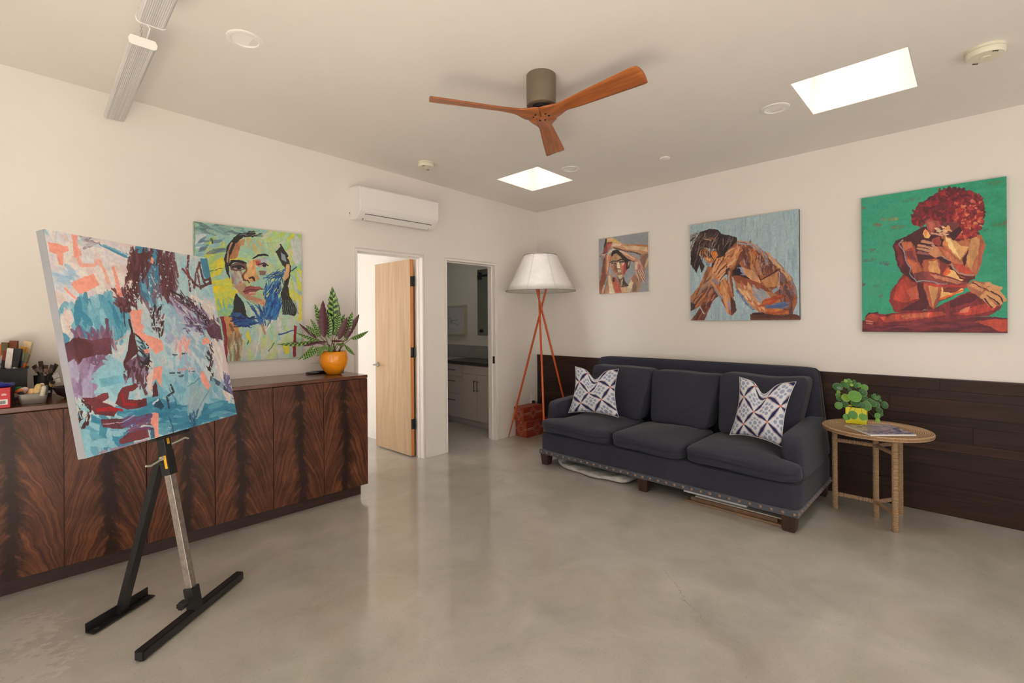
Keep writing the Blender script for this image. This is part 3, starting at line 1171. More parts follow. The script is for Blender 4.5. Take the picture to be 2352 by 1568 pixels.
def art_green(px):
    A = Art(px, ((80, 265), (1420, 57), (1422, 1503), (80, 1497)), .752, (44, 156, 122), 11)
    A.prep(2.5, 1)
    full = ((80, 265), (1420, 57), (1422, 1400), (80, 1400))
    A.poly(full, (46, 158, 124), 1, .05)
    A.dabs(((80, 265), (700, 160), (500, 900), (80, 1300)), 120, 200, 60, [(66, 160, 130), (54, 164, 132), (40, 156, 124)], -8, 15, .35)
    A.dabs(((800, 150), (1420, 57), (1422, 1350), (1200, 1300)), 120, 200, 60, [(24, 140, 104), (34, 150, 114), (44, 158, 124)], -8, 15, .35)
    for x, y, l, c in ((330, 455, 160, (150, 134, 92)), (395, 445, 30, (172, 150, 90)), (215, 510, 70, (150, 104, 78)), (410, 525, 140, (126, 112, 86)), (545, 275, 150, (84, 122, 96)), (150, 745, 110, (104, 106, 96)), (145, 835, 130, (98, 104, 98)), (310, 872, 40, (110, 84, 78)), (270, 860, 90, (70, 120, 108)), (95, 1060, 40, (120, 80, 78)), (210, 1075, 40, (90, 120, 104)), (1350, 500, 130, (90, 116, 84)), (1405, 480, 24, (140, 90, 70)), (1220, 545, 40, (60, 112, 96)), (1300, 115, 150, (90, 124, 84)), (90, 360, 24, (140, 96, 72)), (250, 1170, 30, (104, 120, 100))):
        A.stroke([(x - l / 2, y + l * .06), (x + l / 2, y - l * .06)], 34, c, .75, .42, .6)
    # ground
    A.poly(((80, 1392), (200, 1400), (800, 1392), (1230, 1352), (1420, 1362), (1422, 1510), (80, 1510)), (98, 30, 46), 1, .12)
    A.dabs(((80, 1420), (1100, 1400), (1200, 1500), (80, 1500)), 60, 200, 26, [(120, 38, 50), (80, 24, 42), (140, 52, 58)], 0, 8, .6)
    A.poly(((1105, 1402), (1250, 1380), (1420, 1370), (1420, 1490), (1330, 1490), (1230, 1440)), (196, 74, 54), .9, .2)
    A.poly(((560, 970), (900, 860), (1130, 985), (1030, 1060), (1015, 1115), (800, 1210), (745, 1290), (640, 1290)), (92, 30, 36), 1, .15)
    A.poly(((690, 470), (830, 500), (980, 560), (1010, 700), (870, 760), (690, 700)), (84, 28, 36), 1, .12)
    # far hip and back
    A.poly(((470, 950), (560, 1010), (660, 1090), (700, 1260), (630, 1305), (480, 1325), (375, 1315), (332, 1215), (340, 1120), (410, 1035)), (142, 42, 42), 1, .2)
    A.poly(((400, 1060), (490, 980), (590, 1060), (605, 1190), (470, 1230), (370, 1200)), (184, 66, 52), .9, .2)
    A.poly(((490, 1110), (590, 1060), (605, 1190), (520, 1200)), (206, 100, 76), .8, .1)
    A.poly(((600, 1040), (660, 1090), (700, 1260), (620, 1300), (420, 1300), (600, 1200)), (74, 20, 34), .9, .1)
    # dark left shoulder and arm mass
    A.poly(((650, 520), (500, 600), (385, 655), (364, 715), (400, 850), (440, 940), (560, 1030), (660, 1010), (800, 900), (880, 800), (860, 640), (720, 520)), (76, 24, 34), 1, .15)
    A.poly(((380, 700), (420, 680), (470, 850), (440, 900)), (128, 40, 44), .8, .2)
    # right torso and arm
    A.poly(((820, 600), (960, 640), (1100, 585), (1190, 592), (1226, 680), (1182, 850), (1130, 990), (1080, 1020), (980, 985), (900, 860), (840, 720)), (196, 116, 74), 1, .18)
    A.poly(((860, 620), (930, 640), (1000, 700), (1070, 700), (985, 830), (930, 780), (880, 690)), (232, 176, 116), .95, .1)
    A.poly(((850, 610), (905, 640), (990, 820), (960, 790), (890, 720)), (252, 216, 150), 1, .05)
    A.poly(((1000, 830), (1090, 685), (1035, 850), (1030, 900)), (72, 24, 30), 1, .1)
    A.poly(((1080, 640), (1130, 600), (1170, 640), (1150, 780), (1080, 920), (1040, 860)), (218, 160, 104), .9, .12)
    A.poly(((1170, 600), (1226, 680), (1182, 850), (1130, 960), (1160, 780)), (178, 92, 70), .9, .15)
    A.poly(((960, 960), (1120, 965), (1125, 1010), (1060, 1020)), (86, 26, 32), .9)
    # hair
    hair = ((548, 425), (600, 330), (690, 262), (800, 188), (890, 162), (1010, 180), (1135, 218), (1200, 290), (1212, 385), (1180, 520), (1140, 590), (1060, 625), (960, 655), (890, 600), (830, 520), (690, 470), (640, 512), (572, 500))
    A.poly(hair, (112, 28, 40), 1, .15)
    A.dabs(hair, 420, 44, 24, [(148, 38, 46), (92, 22, 36), (128, 32, 42), (106, 36, 48), (164, 48, 50), (84, 26, 40)], 40, 90, .9)
    A.dabs(((950, 300), (1200, 290), (1190, 520), (1060, 620), (960, 640), (920, 450)), 130, 34, 20, [(176, 46, 48), (190, 64, 56), (150, 36, 46), (206, 96, 70), (120, 30, 44)], 60, 90, .9)
    A.dabs(((1000, 280), (1190, 280), (1180, 560), (1000, 600)), 22, 26, 14, [(226, 140, 96), (214, 110, 80)], 60, 60, .9)
    # face turned down
    A.poly(((672, 470), (700, 450), (790, 470), (830, 520), (760, 560), (720, 600), (690, 560)), (156, 72, 70), 1, .15)
    A.poly(((690, 480), (740, 470), (770, 530), (720, 570)), (186, 100, 84), .8)
    A.poly(((640, 590), (668, 540), (720, 600), (700, 630), (660, 625)), (246, 192, 120), 1, .05)
    A.poly(((650, 590), (668, 545), (690, 570), (670, 620)), (232, 140, 72), .8)
    A.poly(((830, 480), (960, 480), (985, 530), (900, 610), (800, 560)), (120, 58, 62), 1, .15)
    A.dabs(((780, 530), (900, 510), (900, 590), (800, 590)), 26, 50, 16, [(246, 206, 156), (226, 160, 100), (90, 34, 40), (216, 180, 150)], 20, 50)
    A.stroke([(730, 580), (790, 590), (830, 600)], 16, (214, 150, 126), 1)
    A.stroke([(735, 600), (800, 612)], 10, (70, 20, 30), 1)
    A.poly(((720, 640), (800, 610), (830, 660), (800, 700), (730, 670)), (160, 66, 62), 1, .1)
    A.poly(((810, 620), (850, 640), (830, 700)), (60, 20, 30), 1)
    A.poly(((880, 600), (980, 520), (1010, 560), (930, 650)), (58, 18, 30), .95)
    A.poly(((845, 640), (885, 660), (880, 700), (830, 690)), (240, 150, 90), .9)
    # raised shin in the middle
    A.poly(((640, 830), (760, 815), (885, 840), (850, 960), (810, 1090), (805, 1200), (745, 1285), (700, 1255), (650, 1070)), (172, 88, 62), 1, .18)
    A.poly(((700, 840), (780, 830), (800, 930), (770, 1180), (735, 1270), (700, 1100)), (214, 156, 100), .9, .12)
    A.poly(((800, 830), (880, 850), (830, 960), (800, 980)), (128, 44, 46), .9, .1)
    A.poly(((870, 900), (930, 930), (975, 1000), (1010, 1010), (960, 1040), (850, 990)), (248, 190, 124), 1, .05)
    A.poly(((830, 950), (880, 890), (900, 940), (850, 985)), (224, 96, 44), .9)
    A.poly(((810, 1080), (1015, 1090), (1010, 1125), (900, 1160), (808, 1200)), (250, 190, 116), 1, .06)
    A.poly(((820, 1085), (1010, 1070), (950, 1130), (830, 1120)), (110, 36, 36), .9)
    A.stroke([(806, 1190), (900, 1150), (1005, 1110)], 16, (226, 96, 40), .9)
    # horizontal leg and foot
    A.poly(((108, 1352), (160, 1316), (300, 1330), (440, 1318), (640, 1300), (740, 1280), (900, 1195), (1060, 1118), (1200, 1120), (1390, 1200), (1350, 1280), (1250, 1345), (900, 1390), (600, 1400), (400, 1424), (180, 1432), (104, 1405)), (128, 40, 46), 1, .2)
    A.poly(((240, 1360), (430, 1330), (830, 1300), (860, 1330), (500, 1395), (280, 1400)), (190, 74, 58), .9, .25)
    A.poly(((430, 1345), (700, 1315), (690, 1350), (480, 1380)), (214, 116, 82), .8, .2)
    A.poly(((900, 1330), (1200, 1230), (1350, 1200), (1300, 1290), (1100, 1340)), (186, 62, 50), .9, .25)
    A.poly(((980, 1290), (1080, 1250), (1060, 1310), (975, 1320)), (222, 130, 96), .9)
    A.poly(((900, 1210), (1050, 1130), (1180, 1150), (1100, 1210), (900, 1270)), (84, 22, 34), .9, .15)
    A.poly(((112, 1350), (170, 1320), (240, 1345), (210, 1400), (130, 1400)), (172, 66, 56), .9, .2)
    A.stroke([(110, 1352), (150, 1320), (220, 1318)], 8, (60, 16, 28))
    for i in range(3):
        A.stroke([(110 + i * 6, 1372 + i * 22), (168, 1378 + i * 20)], 13, (204, 116, 98) if i else (150, 56, 50))
    # near arm crossing to the knee
    A.poly(((425, 650), (530, 655), (560, 700), (600, 830), (660, 935), (620, 1000), (560, 960), (490, 820)), (166, 76, 58), 1, .2)
    A.poly(((440, 660), (540, 665), (540, 710), (460, 745)), (212, 120, 82), .9, .1)
    A.poly(((500, 820), (590, 850), (640, 930), (560, 950)), (204, 108, 72), .9, .15)
    A.poly(((480, 750), (530, 740), (590, 830), (510, 810)), (110, 46, 54), .8)
    A.poly(((565, 955), (660, 930), (860, 975), (1060, 1040), (1045, 1085), (850, 1062), (620, 1035), (570, 1010)), (132, 58, 54), 1, .2)
    A.poly(((700, 960), (860, 990), (1000, 1030), (960, 1050), (760, 1000)), (196, 126, 96), .9, .15)
    A.poly(((620, 1035), (850, 1055), (1040, 1060), (1040, 1084), (760, 1076)), (188, 56, 48), .9, .15)
    A.stroke([(450, 640), (416, 680), (465, 755), (490, 830), (530, 900), (528, 960), (590, 1030), (640, 1015), (740, 1030), (790, 1052), (860, 1050)], 8, (148, 158, 168), .9)
    # forearm from the far hand down to the elbow
    A.poly(((745, 700), (850, 705), (905, 760), (960, 830), (1125, 960), (1110, 985), (980, 965), (900, 890), (800, 810)), (198, 96, 70), 1, .2)
    A.poly(((820, 720), (900, 770), (1000, 870), (960, 880), (850, 800)), (216, 132, 92), .8, .15)
    A.poly(((930, 860), (1020, 870), (1110, 960), (980, 950)), (206, 72, 60), .8, .2)
    A.stroke([(800, 770), (880, 830), (930, 920), (970, 950), (1040, 970), (1115, 970)], 8, (152, 160, 160), .85)
    A.stroke([(800, 810), (880, 850)], 30, (50, 16, 30), .9)
    for i, (x, y) in enumerate(((640, 655), (600, 690), (590, 720), (600, 755))):
        A.stroke([(x, y), (x + 80, y + 18), (760, 715 + i * 20)], 22, (196, 140, 112) if i < 3 else (150, 84, 84))
        A.stroke([(x - 5, y + 16), (x + 85, y + 34)], 6, (60, 22, 34))
    A.poly(((740, 695), (800, 720), (830, 790), (760, 810), (695, 770)), (204, 138, 96), .95, .1)
    # near hand over the knee
    A.poly(((1035, 1055), (1110, 1020), (1260, 1040), (1345, 1090), (1392, 1180), (1360, 1245), (1270, 1255), (1180, 1180), (1090, 1125)), (176, 104, 74), 1, .15)
    for a, b, c in (((1240, 1050), (1300, 1080), (1345, 1090)), ((1260, 1090), (1340, 1130), (1385, 1190)), ((1230, 1130), (1300, 1170), (1350, 1220)), ((1200, 1160), (1250, 1210), (1285, 1250))):
        A.stroke([a, b, c], 34, (214, 156, 104), .95)
        A.stroke([(a[0] + 8, a[1] + 22), (b[0], b[1] + 20), (c[0] - 10, c[1] + 16)], 8, (70, 28, 36))
    A.poly(((1060, 1060), (1120, 1030), (1240, 1060), (1180, 1120)), (212, 150, 102), .8, .1)
    A.stroke([(1100, 1040), (1190, 1080), (1250, 1110)], 7, (96, 44, 44))
    return A.done()


def art_crouch(px):
    A = Art(px, ((90, 268), (1484, 48), (1495, 1473), (90, 1490)), 1.006, (164, 187, 197), 5)
    A.prep(1.5, .6)
    full = ((90, 268), (1484, 48), (1495, 1473), (90, 1490))
    A.dabs(full, 260, 220, 40, [(160, 184, 195), (172, 193, 202), (150, 176, 190), (182, 199, 206), (164, 189, 203)], 90, 8, .6)
    A.dabs(full, 110, 150, 9, [(116, 142, 160), (182, 200, 206), (128, 154, 172)], 90, 5, .5)
    # body
    A.poly(((430, 560), (640, 520), (780, 800), (1000, 1000), (1000, 1030), (640, 930), (600, 880), (420, 900), (360, 800)), (66, 42, 40), 1, .15)
    A.poly(((1000, 1000), (1260, 900), (1260, 1200), (1100, 1150)), (140, 84, 60), 1, .15)
    A.poly(((640, 470), (740, 455), (870, 482), (990, 548), (1100, 625), (1250, 760), (1390, 930), (1450, 1070), (1455, 1250), (1400, 1400), (1200, 1425), (1050, 1400), (1000, 1010), (760, 820), (620, 560)), (146, 88, 62), 1, .2)
    A.dabs(((700, 560), (870, 490), (1100, 650), (1300, 880), (1400, 1100), (1200, 1050), (900, 900)), 130, 150, 30, [(186, 122, 82), (112, 64, 50), (164, 94, 62), (206, 150, 110), (126, 70, 52), (150, 126, 134)], 68, 14, .8)
    A.stroke([(650, 470), (780, 462), (900, 495), (990, 545)], 16, (196, 150, 132), .9)
    A.stroke([(700, 490), (860, 500), (980, 560)], 18, (150, 168, 190), .8)
    for pts, w, c in (([(1100, 640), (1180, 740), (1250, 800)], 40, (206, 166, 132)), ([(1180, 740), (1300, 850), (1390, 980)], 34, (200, 168, 130)), ([(1380, 960), (1420, 1080), (1430, 1180)], 34, (128, 134, 148)), ([(860, 560), (900, 660), (880, 800)], 54, (198, 132, 84)), ([(780, 560), (800, 680), (850, 780)], 40, (84, 48, 44)), ([(930, 590), (1010, 700), (1030, 880)], 50, (96, 56, 50)), ([(1050, 640), (1120, 760), (1110, 880)], 42, (78, 52, 56)), ([(1000, 560), (1060, 640), (1080, 760)], 26, (150, 156, 180)), ([(950, 700), (960, 800), (990, 880)], 42, (200, 136, 90)), ([(900, 560), (950, 640)], 30, (186, 92, 48))):
        A.stroke(pts, w, c, .85, .3, .4)
    A.poly(((760, 790), (900, 840), (980, 960), (1000, 1005), (880, 970), (770, 880)), (204, 148, 106), 1, .15)
    A.poly(((690, 800), (760, 790), (790, 900), (730, 890)), (140, 156, 196), .9, .1)
    A.poly(((1000, 960), (1130, 900), (1230, 830), (1240, 930), (1200, 1040), (1060, 1060)), (206, 142, 94), 1, .15)
    A.poly(((1240, 840), (1300, 900), (1380, 1080), (1400, 1380), (1250, 1420), (1230, 1080)), (104, 60, 50), 1, .15)
    A.dabs(((1250, 900), (1400, 1050), (1440, 1250), (1380, 1400), (1250, 1400)), 50, 120, 34, [(150, 84, 56), (90, 54, 50), (176, 104, 74), (120, 90, 96), (80, 60, 70)], 80, 16, .8)
    A.stroke([(1210, 825), (1000, 960), (960, 900)], 12, (50, 34, 40), .9)
    # thigh
    A.poly(((630, 900), (720, 905), (860, 970), (1000, 1010), (1150, 1085), (1240, 1190), (1290, 1400), (1060, 1405), (900, 1335), (770, 1190), (680, 1090)), (186, 122, 86), 1, .2)
    A.poly(((630, 900), (720, 905), (1000, 1012), (1140, 1110), (1000, 1100), (800, 1030), (680, 990)), (140, 72, 48), .95, .15)
    A.dabs(((720, 980), (900, 1080), (1000, 1250), (1050, 1380), (900, 1320), (740, 1140)), 60, 110, 30, [(226, 176, 132), (206, 148, 104), (234, 196, 160), (190, 112, 74)], 55, 20, .85)
    A.dabs(((900, 1080), (1100, 1120), (1050, 1250), (950, 1230)), 26, 110, 34, [(160, 162, 172), (176, 170, 168), (140, 150, 172)], 50, 25, .8)
    A.dabs(((1020, 1240), (1240, 1150), (1250, 1200), (1040, 1290)), 20, 130, 36, [(176, 78, 44), (156, 66, 42), (196, 98, 54)], -20, 10, .9)
    A.dabs(((1100, 1290), (1280, 1250), (1270, 1320), (1120, 1320)), 16, 130, 30, [(76, 96, 146), (90, 112, 156), (110, 128, 160)], -5, 10, .9)
    A.dabs(((1040, 1350), (1300, 1340), (1290, 1400), (1060, 1400)), 18, 130, 34, [(196, 104, 48), (214, 130, 66), (170, 82, 44)], 0, 12, .9)
    A.poly(((1130, 1100), (1240, 1030), (1230, 1080), (1170, 1130)), (150, 176, 200), .9)
    A.poly(((640, 830), (720, 800), (760, 880), (660, 900)), (40, 30, 36), 1)
    A.stroke([(690, 1100), (800, 1260), (900, 1340)], 26, (86, 106, 156), .8, .3)
    # far legs
    A.poly(((320, 790), (385, 800), (420, 1010), (350, 1140), (210, 1310), (90, 1372), (90, 1180), (200, 1040), (270, 880)), (166, 104, 68), 1, .2)
    A.dabs(((300, 820), (390, 900), (350, 1100), (120, 1330), (100, 1200), (240, 1040)), 60, 150, 24, [(206, 144, 96), (120, 66, 48), (88, 66, 66), (190, 116, 70), (140, 130, 130)], 125, 12, .8)
    A.poly(((90, 1250), (160, 1280), (130, 1350), (90, 1370)), (56, 44, 50), .9)
    A.poly(((330, 1060), (450, 1030), (460, 1160), (380, 1240), (260, 1490), (90, 1490), (210, 1330), (330, 1150)), (122, 70, 54), 1, .2)
    A.dabs(((340, 1100), (440, 1080), (260, 1470), (150, 1470)), 46, 140, 26, [(160, 96, 72), (80, 46, 42), (190, 124, 96), (110, 62, 54)], 120, 10, .8)
    A.stroke([(215, 1320), (260, 1400)], 12, (226, 216, 204), .9, .2)
    # near arm
    A.poly(((530, 650), (590, 530), (690, 505), (765, 560), (745, 690), (640, 830), (540, 770)), (182, 112, 72), 1, .2)
    A.dabs(((560, 600), (680, 530), (740, 600), (640, 780), (560, 740)), 50, 110, 28, [(222, 160, 112), (200, 130, 84), (150, 84, 58), (226, 178, 136)], 130, 18, .85)
    A.poly(((735, 600), (800, 560), (800, 660), (700, 770), (650, 830)), (108, 62, 50), .9, .15)
    A.poly(((570, 830), (640, 790), (620, 900), (650, 1170), (600, 1190), (560, 1000)), (148, 88, 62), 1, .2)
    A.stroke([(590, 850), (585, 980), (620, 1160)], 22, (196, 146, 118), .9, .2)
    A.poly(((450, 980), (540, 930), (600, 1060), (680, 1345), (625, 1420), (565, 1390), (480, 1220), (440, 1110)), (176, 104, 66), 1, .2)
    A.dabs(((470, 1000), (540, 960), (600, 1250), (560, 1340), (500, 1200)), 30, 150, 28, [(222, 164, 116), (206, 140, 92)], 75, 10, .85)
    A.poly(((600, 1170), (660, 1230), (678, 1340), (620, 1415), (600, 1300)), (70, 42, 42), .9, .1)
    A.stroke([(575, 1240), (590, 1330)], 22, (140, 150, 200), .8)
    # face and hand
    A.poly(((200, 560), (245, 530), (330, 590), (430, 590), (450, 650), (390, 740), (330, 755), (265, 690), (212, 640)), (206, 132, 80), 1, .12)
    A.poly(((290, 590), (350, 600), (380, 670), (330, 690)), (96, 62, 54), .95)
    A.poly(((230, 640), (280, 630), (310, 670), (260, 680)), (110, 70, 62), .8)
    A.stroke([(240, 640), (285, 655)], 12, (50, 32, 36))
    A.stroke([(330, 620), (390, 700)], 12, (60, 40, 40), .8)
    A.stroke([(340, 740), (400, 715)], 14, (176, 96, 80))
    A.poly(((355, 590), (420, 590), (430, 650), (395, 690), (365, 640)), (222, 134, 66), .95)
    A.stroke([(310, 690), (345, 715)], 22, (232, 176, 120))
    A.poly(((290, 730), (345, 760), (330, 790), (300, 780)), (120, 128, 160), .8)
    A.poly(((400, 770), (440, 690), (520, 650), (560, 720), (545, 870), (450, 945), (440, 1010), (350, 990), (360, 880)), (190, 122, 84), 1, .15)
    for p in ([(445, 690), (400, 790), (370, 880)], [(505, 670), (440, 780), (400, 850)], [(545, 740), (460, 830), (415, 890)], [(550, 800), (470, 880), (430, 920)], [(540, 850), (480, 910), (450, 950)]):
        A.stroke(p, 26, (224, 162, 118), .95, 0, .4)
        A.stroke([(a + 20, b + 8) for a, b in p], 9, (66, 48, 56), .9)
    A.stroke([(390, 890), (350, 980), (430, 1090), (480, 1180)], 34, (206, 150, 110), .9)
    A.stroke([(380, 960), (430, 1010)], 34, (120, 136, 176), .8)
    A.stroke([(400, 1080), (490, 1200)], 24, (132, 142, 170), .8)
    A.stroke([(430, 1030), (460, 1090)], 34, (204, 108, 54), .9)
    # hair
    hair = ((95, 760), (98, 610), (160, 430), (230, 345), (340, 312), (440, 322), (490, 380), (600, 398), (690, 428), (690, 470), (600, 560), (500, 660), (440, 570), (330, 560), (235, 530), (205, 640), (280, 790), (235, 870), (205, 760), (172, 880), (140, 820))
    A.poly(hair, (52, 36, 36), 1, .15)
    for i in range(70):
        x = 150 + A.rg.uniform(0, 320)
        y = 330 + A.rg.uniform(0, 120)
        e = (x - A.rg.uniform(40, 200) + (x - 300) * .5, y + A.rg.uniform(150, 380))
        c = [(92, 70, 66), (40, 28, 30), (130, 108, 100), (180, 164, 156), (74, 52, 50)][A.rg.integers(5)]
        A.stroke([(x, y), ((x + e[0]) / 2 - 20, (y + e[1]) / 2 - 30), e], A.rg.uniform(4, 12), c, .8, .2, .4)
    for i in range(40):
        x, y = 420 + A.rg.uniform(0, 230), 390 + A.rg.uniform(0, 60)
        A.stroke([(x, y), (x - 10, y + 60), (x - 60, y + A.rg.uniform(80, 200))], A.rg.uniform(5, 13), [(70, 50, 48), (38, 26, 28), (140, 120, 112), (30, 22, 24)][A.rg.integers(4)], .8, .2, .4)
    A.stroke([(270, 440), (350, 458)], 12, (214, 180, 150), .9)
    A.stroke([(330, 430), (390, 440)], 26, (140, 92, 62), .9)
    for x, y, l in ((505, 430, 90), (280, 360, 60), (990, 640, 130), (450, 520, 60), (1240, 850, 190), (1230, 960, 120), (580, 900, 90), (770, 1190, 120), (790, 700, 70), (700, 500, 60), (955, 1400, 80)):
        A.stroke([(x, y), (x + 2, y + l)], 5, (206, 204, 204), .8, .1)
    A.poly(((862, 1405), (1000, 1382), (1250, 1420), (1420, 1400), (1495, 1425), (1495, 1478), (862, 1486)), (88, 48, 38), 1, .15)
    A.stroke([(870, 1470), (1490, 1462)], 26, (128, 74, 56), .6, .3)
    A.stroke([(900, 1400), (1020, 1395)], 26, (50, 28, 26), .8)
    return A.done()


def art_arms(px):
    A = Art(px, ((138, 345), (1128, 188), (1130, 1378), (142, 1437)), .987, (152, 155, 162), 3)
    A.prep(1, 1)
    A.poly(((138, 345), (1128, 188), (1130, 1378), (142, 1437)), (152, 155, 162), 1, .05)
    skin, dk, lt, pk = (176, 132, 104), (84, 62, 52), (222, 198, 166), (198, 116, 100)
    # raised left arm (picture left) from the bottom up to the wrist
    A.poly(((145, 1437), (150, 1220), (200, 900), (225, 700), (290, 640), (390, 650), (360, 830), (310, 1050), (240, 1250), (270, 1437)), (164, 112, 88), 1, .15)
    A.poly(((205, 900), (235, 720), (270, 720), (260, 1000), (200, 1200)), (120, 78, 64), .9, .1)
    A.poly(((290, 660), (380, 650), (330, 880), (285, 1060), (290, 820)), (224, 168, 140), .9, .1)
    A.poly(((320, 700), (370, 660), (340, 820)), (222, 120, 100), .7)
    A.poly(((150, 1200), (220, 1000), (290, 1060), (230, 1300), (150, 1430)), (150, 96, 80), .9, .15)
    A.poly(((190, 1430), (230, 1250), (260, 1250), (215, 1430)), (222, 190, 160), .9)
    A.poly(((245, 1437), (300, 1150), (340, 1040), (330, 1290), (280, 1437)), (96, 62, 54), .9)
    # torso
    A.poly(((320, 1060), (400, 1010), (440, 1140), (560, 1300), (700, 1290), (800, 1080), (920, 1000), (930, 1390), (250, 1437)), (182, 140, 110), 1, .12)
    A.poly(((320, 1080), (360, 1060), (400, 1220), (450, 1420), (340, 1430), (330, 1250)), (224, 206, 176), .95, .06)
    A.poly(((400, 1110), (470, 1090), (560, 1280), (590, 1400), (470, 1415), (410, 1230)), (200, 96, 80), .95, .12)
    A.poly(((410, 1100), (450, 1110), (450, 1200), (410, 1190)), (62, 48, 44), .9)
    A.poly(((570, 1300), (690, 1290), (690, 1395), (590, 1402)), (226, 186, 150), .9, .08)
    A.poly(((700, 1300), (800, 1110), (830, 1230), (760, 1395), (690, 1395)), (214, 198, 170), .85, .08)
    A.poly(((810, 1220), (930, 1180), (900, 1390), (800, 1392)), (120, 98, 78), .9, .15)
    A.poly(((780, 1140), (850, 1030), (900, 1120), (880, 1210), (820, 1210)), (160, 112, 94), .9, .12)
    # neck
    A.poly(((500, 1090), (640, 1090), (660, 1190), (740, 1260), (600, 1300), (560, 1290)), (120, 92, 74), 1, .1)
    A.poly(((580, 1160), (620, 1130), (600, 1260), (565, 1290)), (214, 176, 140), .9)
    A.poly(((630, 1090), (660, 1180), (740, 1260), (690, 1280), (610, 1230)), (58, 48, 42), .9)
    # right upper arm (picture right)
    A.poly(((960, 650), (1128, 600), (1128, 800), (1040, 980), (920, 1390), (850, 1200), (1010, 880), (950, 740)), (152, 118, 96), 1, .12)
    A.poly(((1000, 680), (1100, 640), (1060, 850), (1000, 900), (960, 760)), (130, 96, 82), .9)
    A.poly(((1060, 820), (1128, 680), (1128, 780), (1050, 940)), (206, 182, 148), .9)
    A.poly(((930, 1000), (990, 960), (970, 1220), (930, 1380), (880, 1390)), (178, 140, 112), .9, .1)
    # head
    A.poly(((375, 640), (430, 570), (500, 560), (640, 640), (760, 740), (740, 880), (690, 960), (640, 1070), (570, 1135), (520, 1110), (440, 1040), (390, 930), (370, 760)), (176, 138, 108), 1, .1)
    A.poly(((380, 640), (420, 575), (500, 555), (600, 600), (780, 730), (750, 900), (690, 960), (640, 760), (560, 690), (500, 620), (440, 640), (400, 690)), (42, 38, 36), 1, .1)
    A.poly(((400, 700), (440, 640), (510, 640), (590, 700), (570, 730), (480, 740), (400, 760)), (178, 134, 98), 1, .1)
    A.poly(((480, 660), (560, 690), (540, 730), (490, 740)), (200, 164, 124), .8)
    A.poly(((375, 860), (440, 850), (480, 930), (470, 1010), (410, 970)), (178, 104, 84), .9, .12)
    A.poly(((430, 840), (490, 800), (490, 930), (520, 980), (480, 1010), (440, 940)), (110, 84, 66), .85, .1)
    A.poly(((500, 810), (540, 800), (560, 900), (540, 930), (500, 910)), (230, 220, 200), .95, .04)
    A.poly(((570, 830), (640, 790), (680, 850), (630, 1000), (590, 930)), (216, 116, 100), .95, .1)
    A.poly(((590, 830), (650, 800), (640, 850), (600, 870)), (230, 214, 196), .8)
    A.poly(((640, 830), (690, 800), (690, 960), (640, 1060), (620, 1010)), (170, 60, 58), .8, .1)
    A.poly(((520, 1060), (590, 1050), (610, 1090), (570, 1135), (530, 1120)), (214, 194, 160), .9, .06)
    A.poly(((500, 960), (560, 940), (590, 990), (520, 1010)), (206, 182, 150), .9)
    A.stroke([(375, 800), (430, 770), (490, 780)], 20, (36, 32, 30))
    A.stroke([(510, 775), (580, 740), (640, 745)], 22, (32, 28, 28))
    A.stroke([(400, 820), (450, 812), (470, 825)], 26, (60, 54, 52))
    A.stroke([(560, 800), (600, 780), (630, 790)], 28, (54, 48, 48))
    A.stroke([(430, 815), (445, 815)], 12, (150, 156, 166))
    A.stroke([(590, 785), (600, 785)], 12, (150, 156, 166))
    A.stroke([(490, 925), (550, 935)], 14, (96, 50, 44))
    A.stroke([(500, 1025), (545, 1010), (590, 1020)], 16, (150, 66, 62))
    A.stroke([(510, 1045), (570, 1040)], 10, (96, 64, 54))
    A.poly(((720, 800), (760, 770), (750, 840), (715, 900)), (196, 166, 140), .9)
    # forearm across the top and the wrists
    A.poly(((390, 440), (430, 410), (600, 430), (860, 440), (1128, 455), (1128, 620), (960, 640), (820, 590), (600, 560), (430, 520), (385, 500)), (190, 146, 112), 1, .12)
    A.poly(((420, 420), (600, 435), (560, 490), (400, 480)), (226, 200, 174), .9, .06)
    A.poly(((600, 470), (860, 480), (1100, 490), (1120, 590), (950, 560), (700, 540)), (224, 196, 158), .8, .1)
    A.stroke([(430, 520), (600, 560), (820, 595), (960, 640)], 26, (92, 66, 58), .9)
    A.stroke([(850, 455), (1000, 465), (1128, 470)], 30, (180, 116, 70), .8)
    A.stroke([(600, 545), (760, 575)], 20, (190, 110, 100), .8)
    A.poly(((290, 330), (400, 310), (560, 400), (610, 430), (430, 415), (330, 430), (285, 400)), (214, 178, 112), 1, .1)
    A.stroke([(330, 350), (400, 350)], 40, (228, 184, 150), .9)
    A.poly(((275, 340), (300, 330), (290, 410), (410, 400), (380, 470), (300, 620), (210, 640), (240, 500)), (132, 70, 60), 1, .15)
    A.poly(((270, 350), (300, 335), (290, 420), (230, 560), (240, 470)), (62, 44, 40), .95)
    A.poly(((300, 470), (400, 420), (370, 520), (310, 590)), (184, 100, 88), .9)
    A.poly(((310, 640), (360, 560), (430, 520), (470, 550), (390, 600), (320, 670)), (220, 192, 166), .95)
    for p in ([(230, 590), (180, 650), (150, 690)], [(240, 630), (200, 680), (185, 750)], [(260, 650), (235, 700), (220, 740)], [(280, 640), (255, 690)]):
        A.stroke(p, 22, (170, 132, 120), .95, 0, .3)
        A.stroke([(a + 12, b + 6) for a, b in p], 8, (70, 50, 50), .9)
    A.stroke([(200, 650), (250, 650)], 20, (216, 190, 150), .9)
    # the hand hanging on the right
    A.poly(((540, 570), (680, 600), (840, 680), (950, 770), (900, 800), (840, 810), (700, 720)), (200, 142, 116), 1, .12)
    A.stroke([(560, 580), (700, 640), (860, 740)], 30, (226, 198, 166), .8, 0, .4)
    A.stroke([(560, 600), (700, 720), (850, 800)], 14, (80, 54, 50), .9)
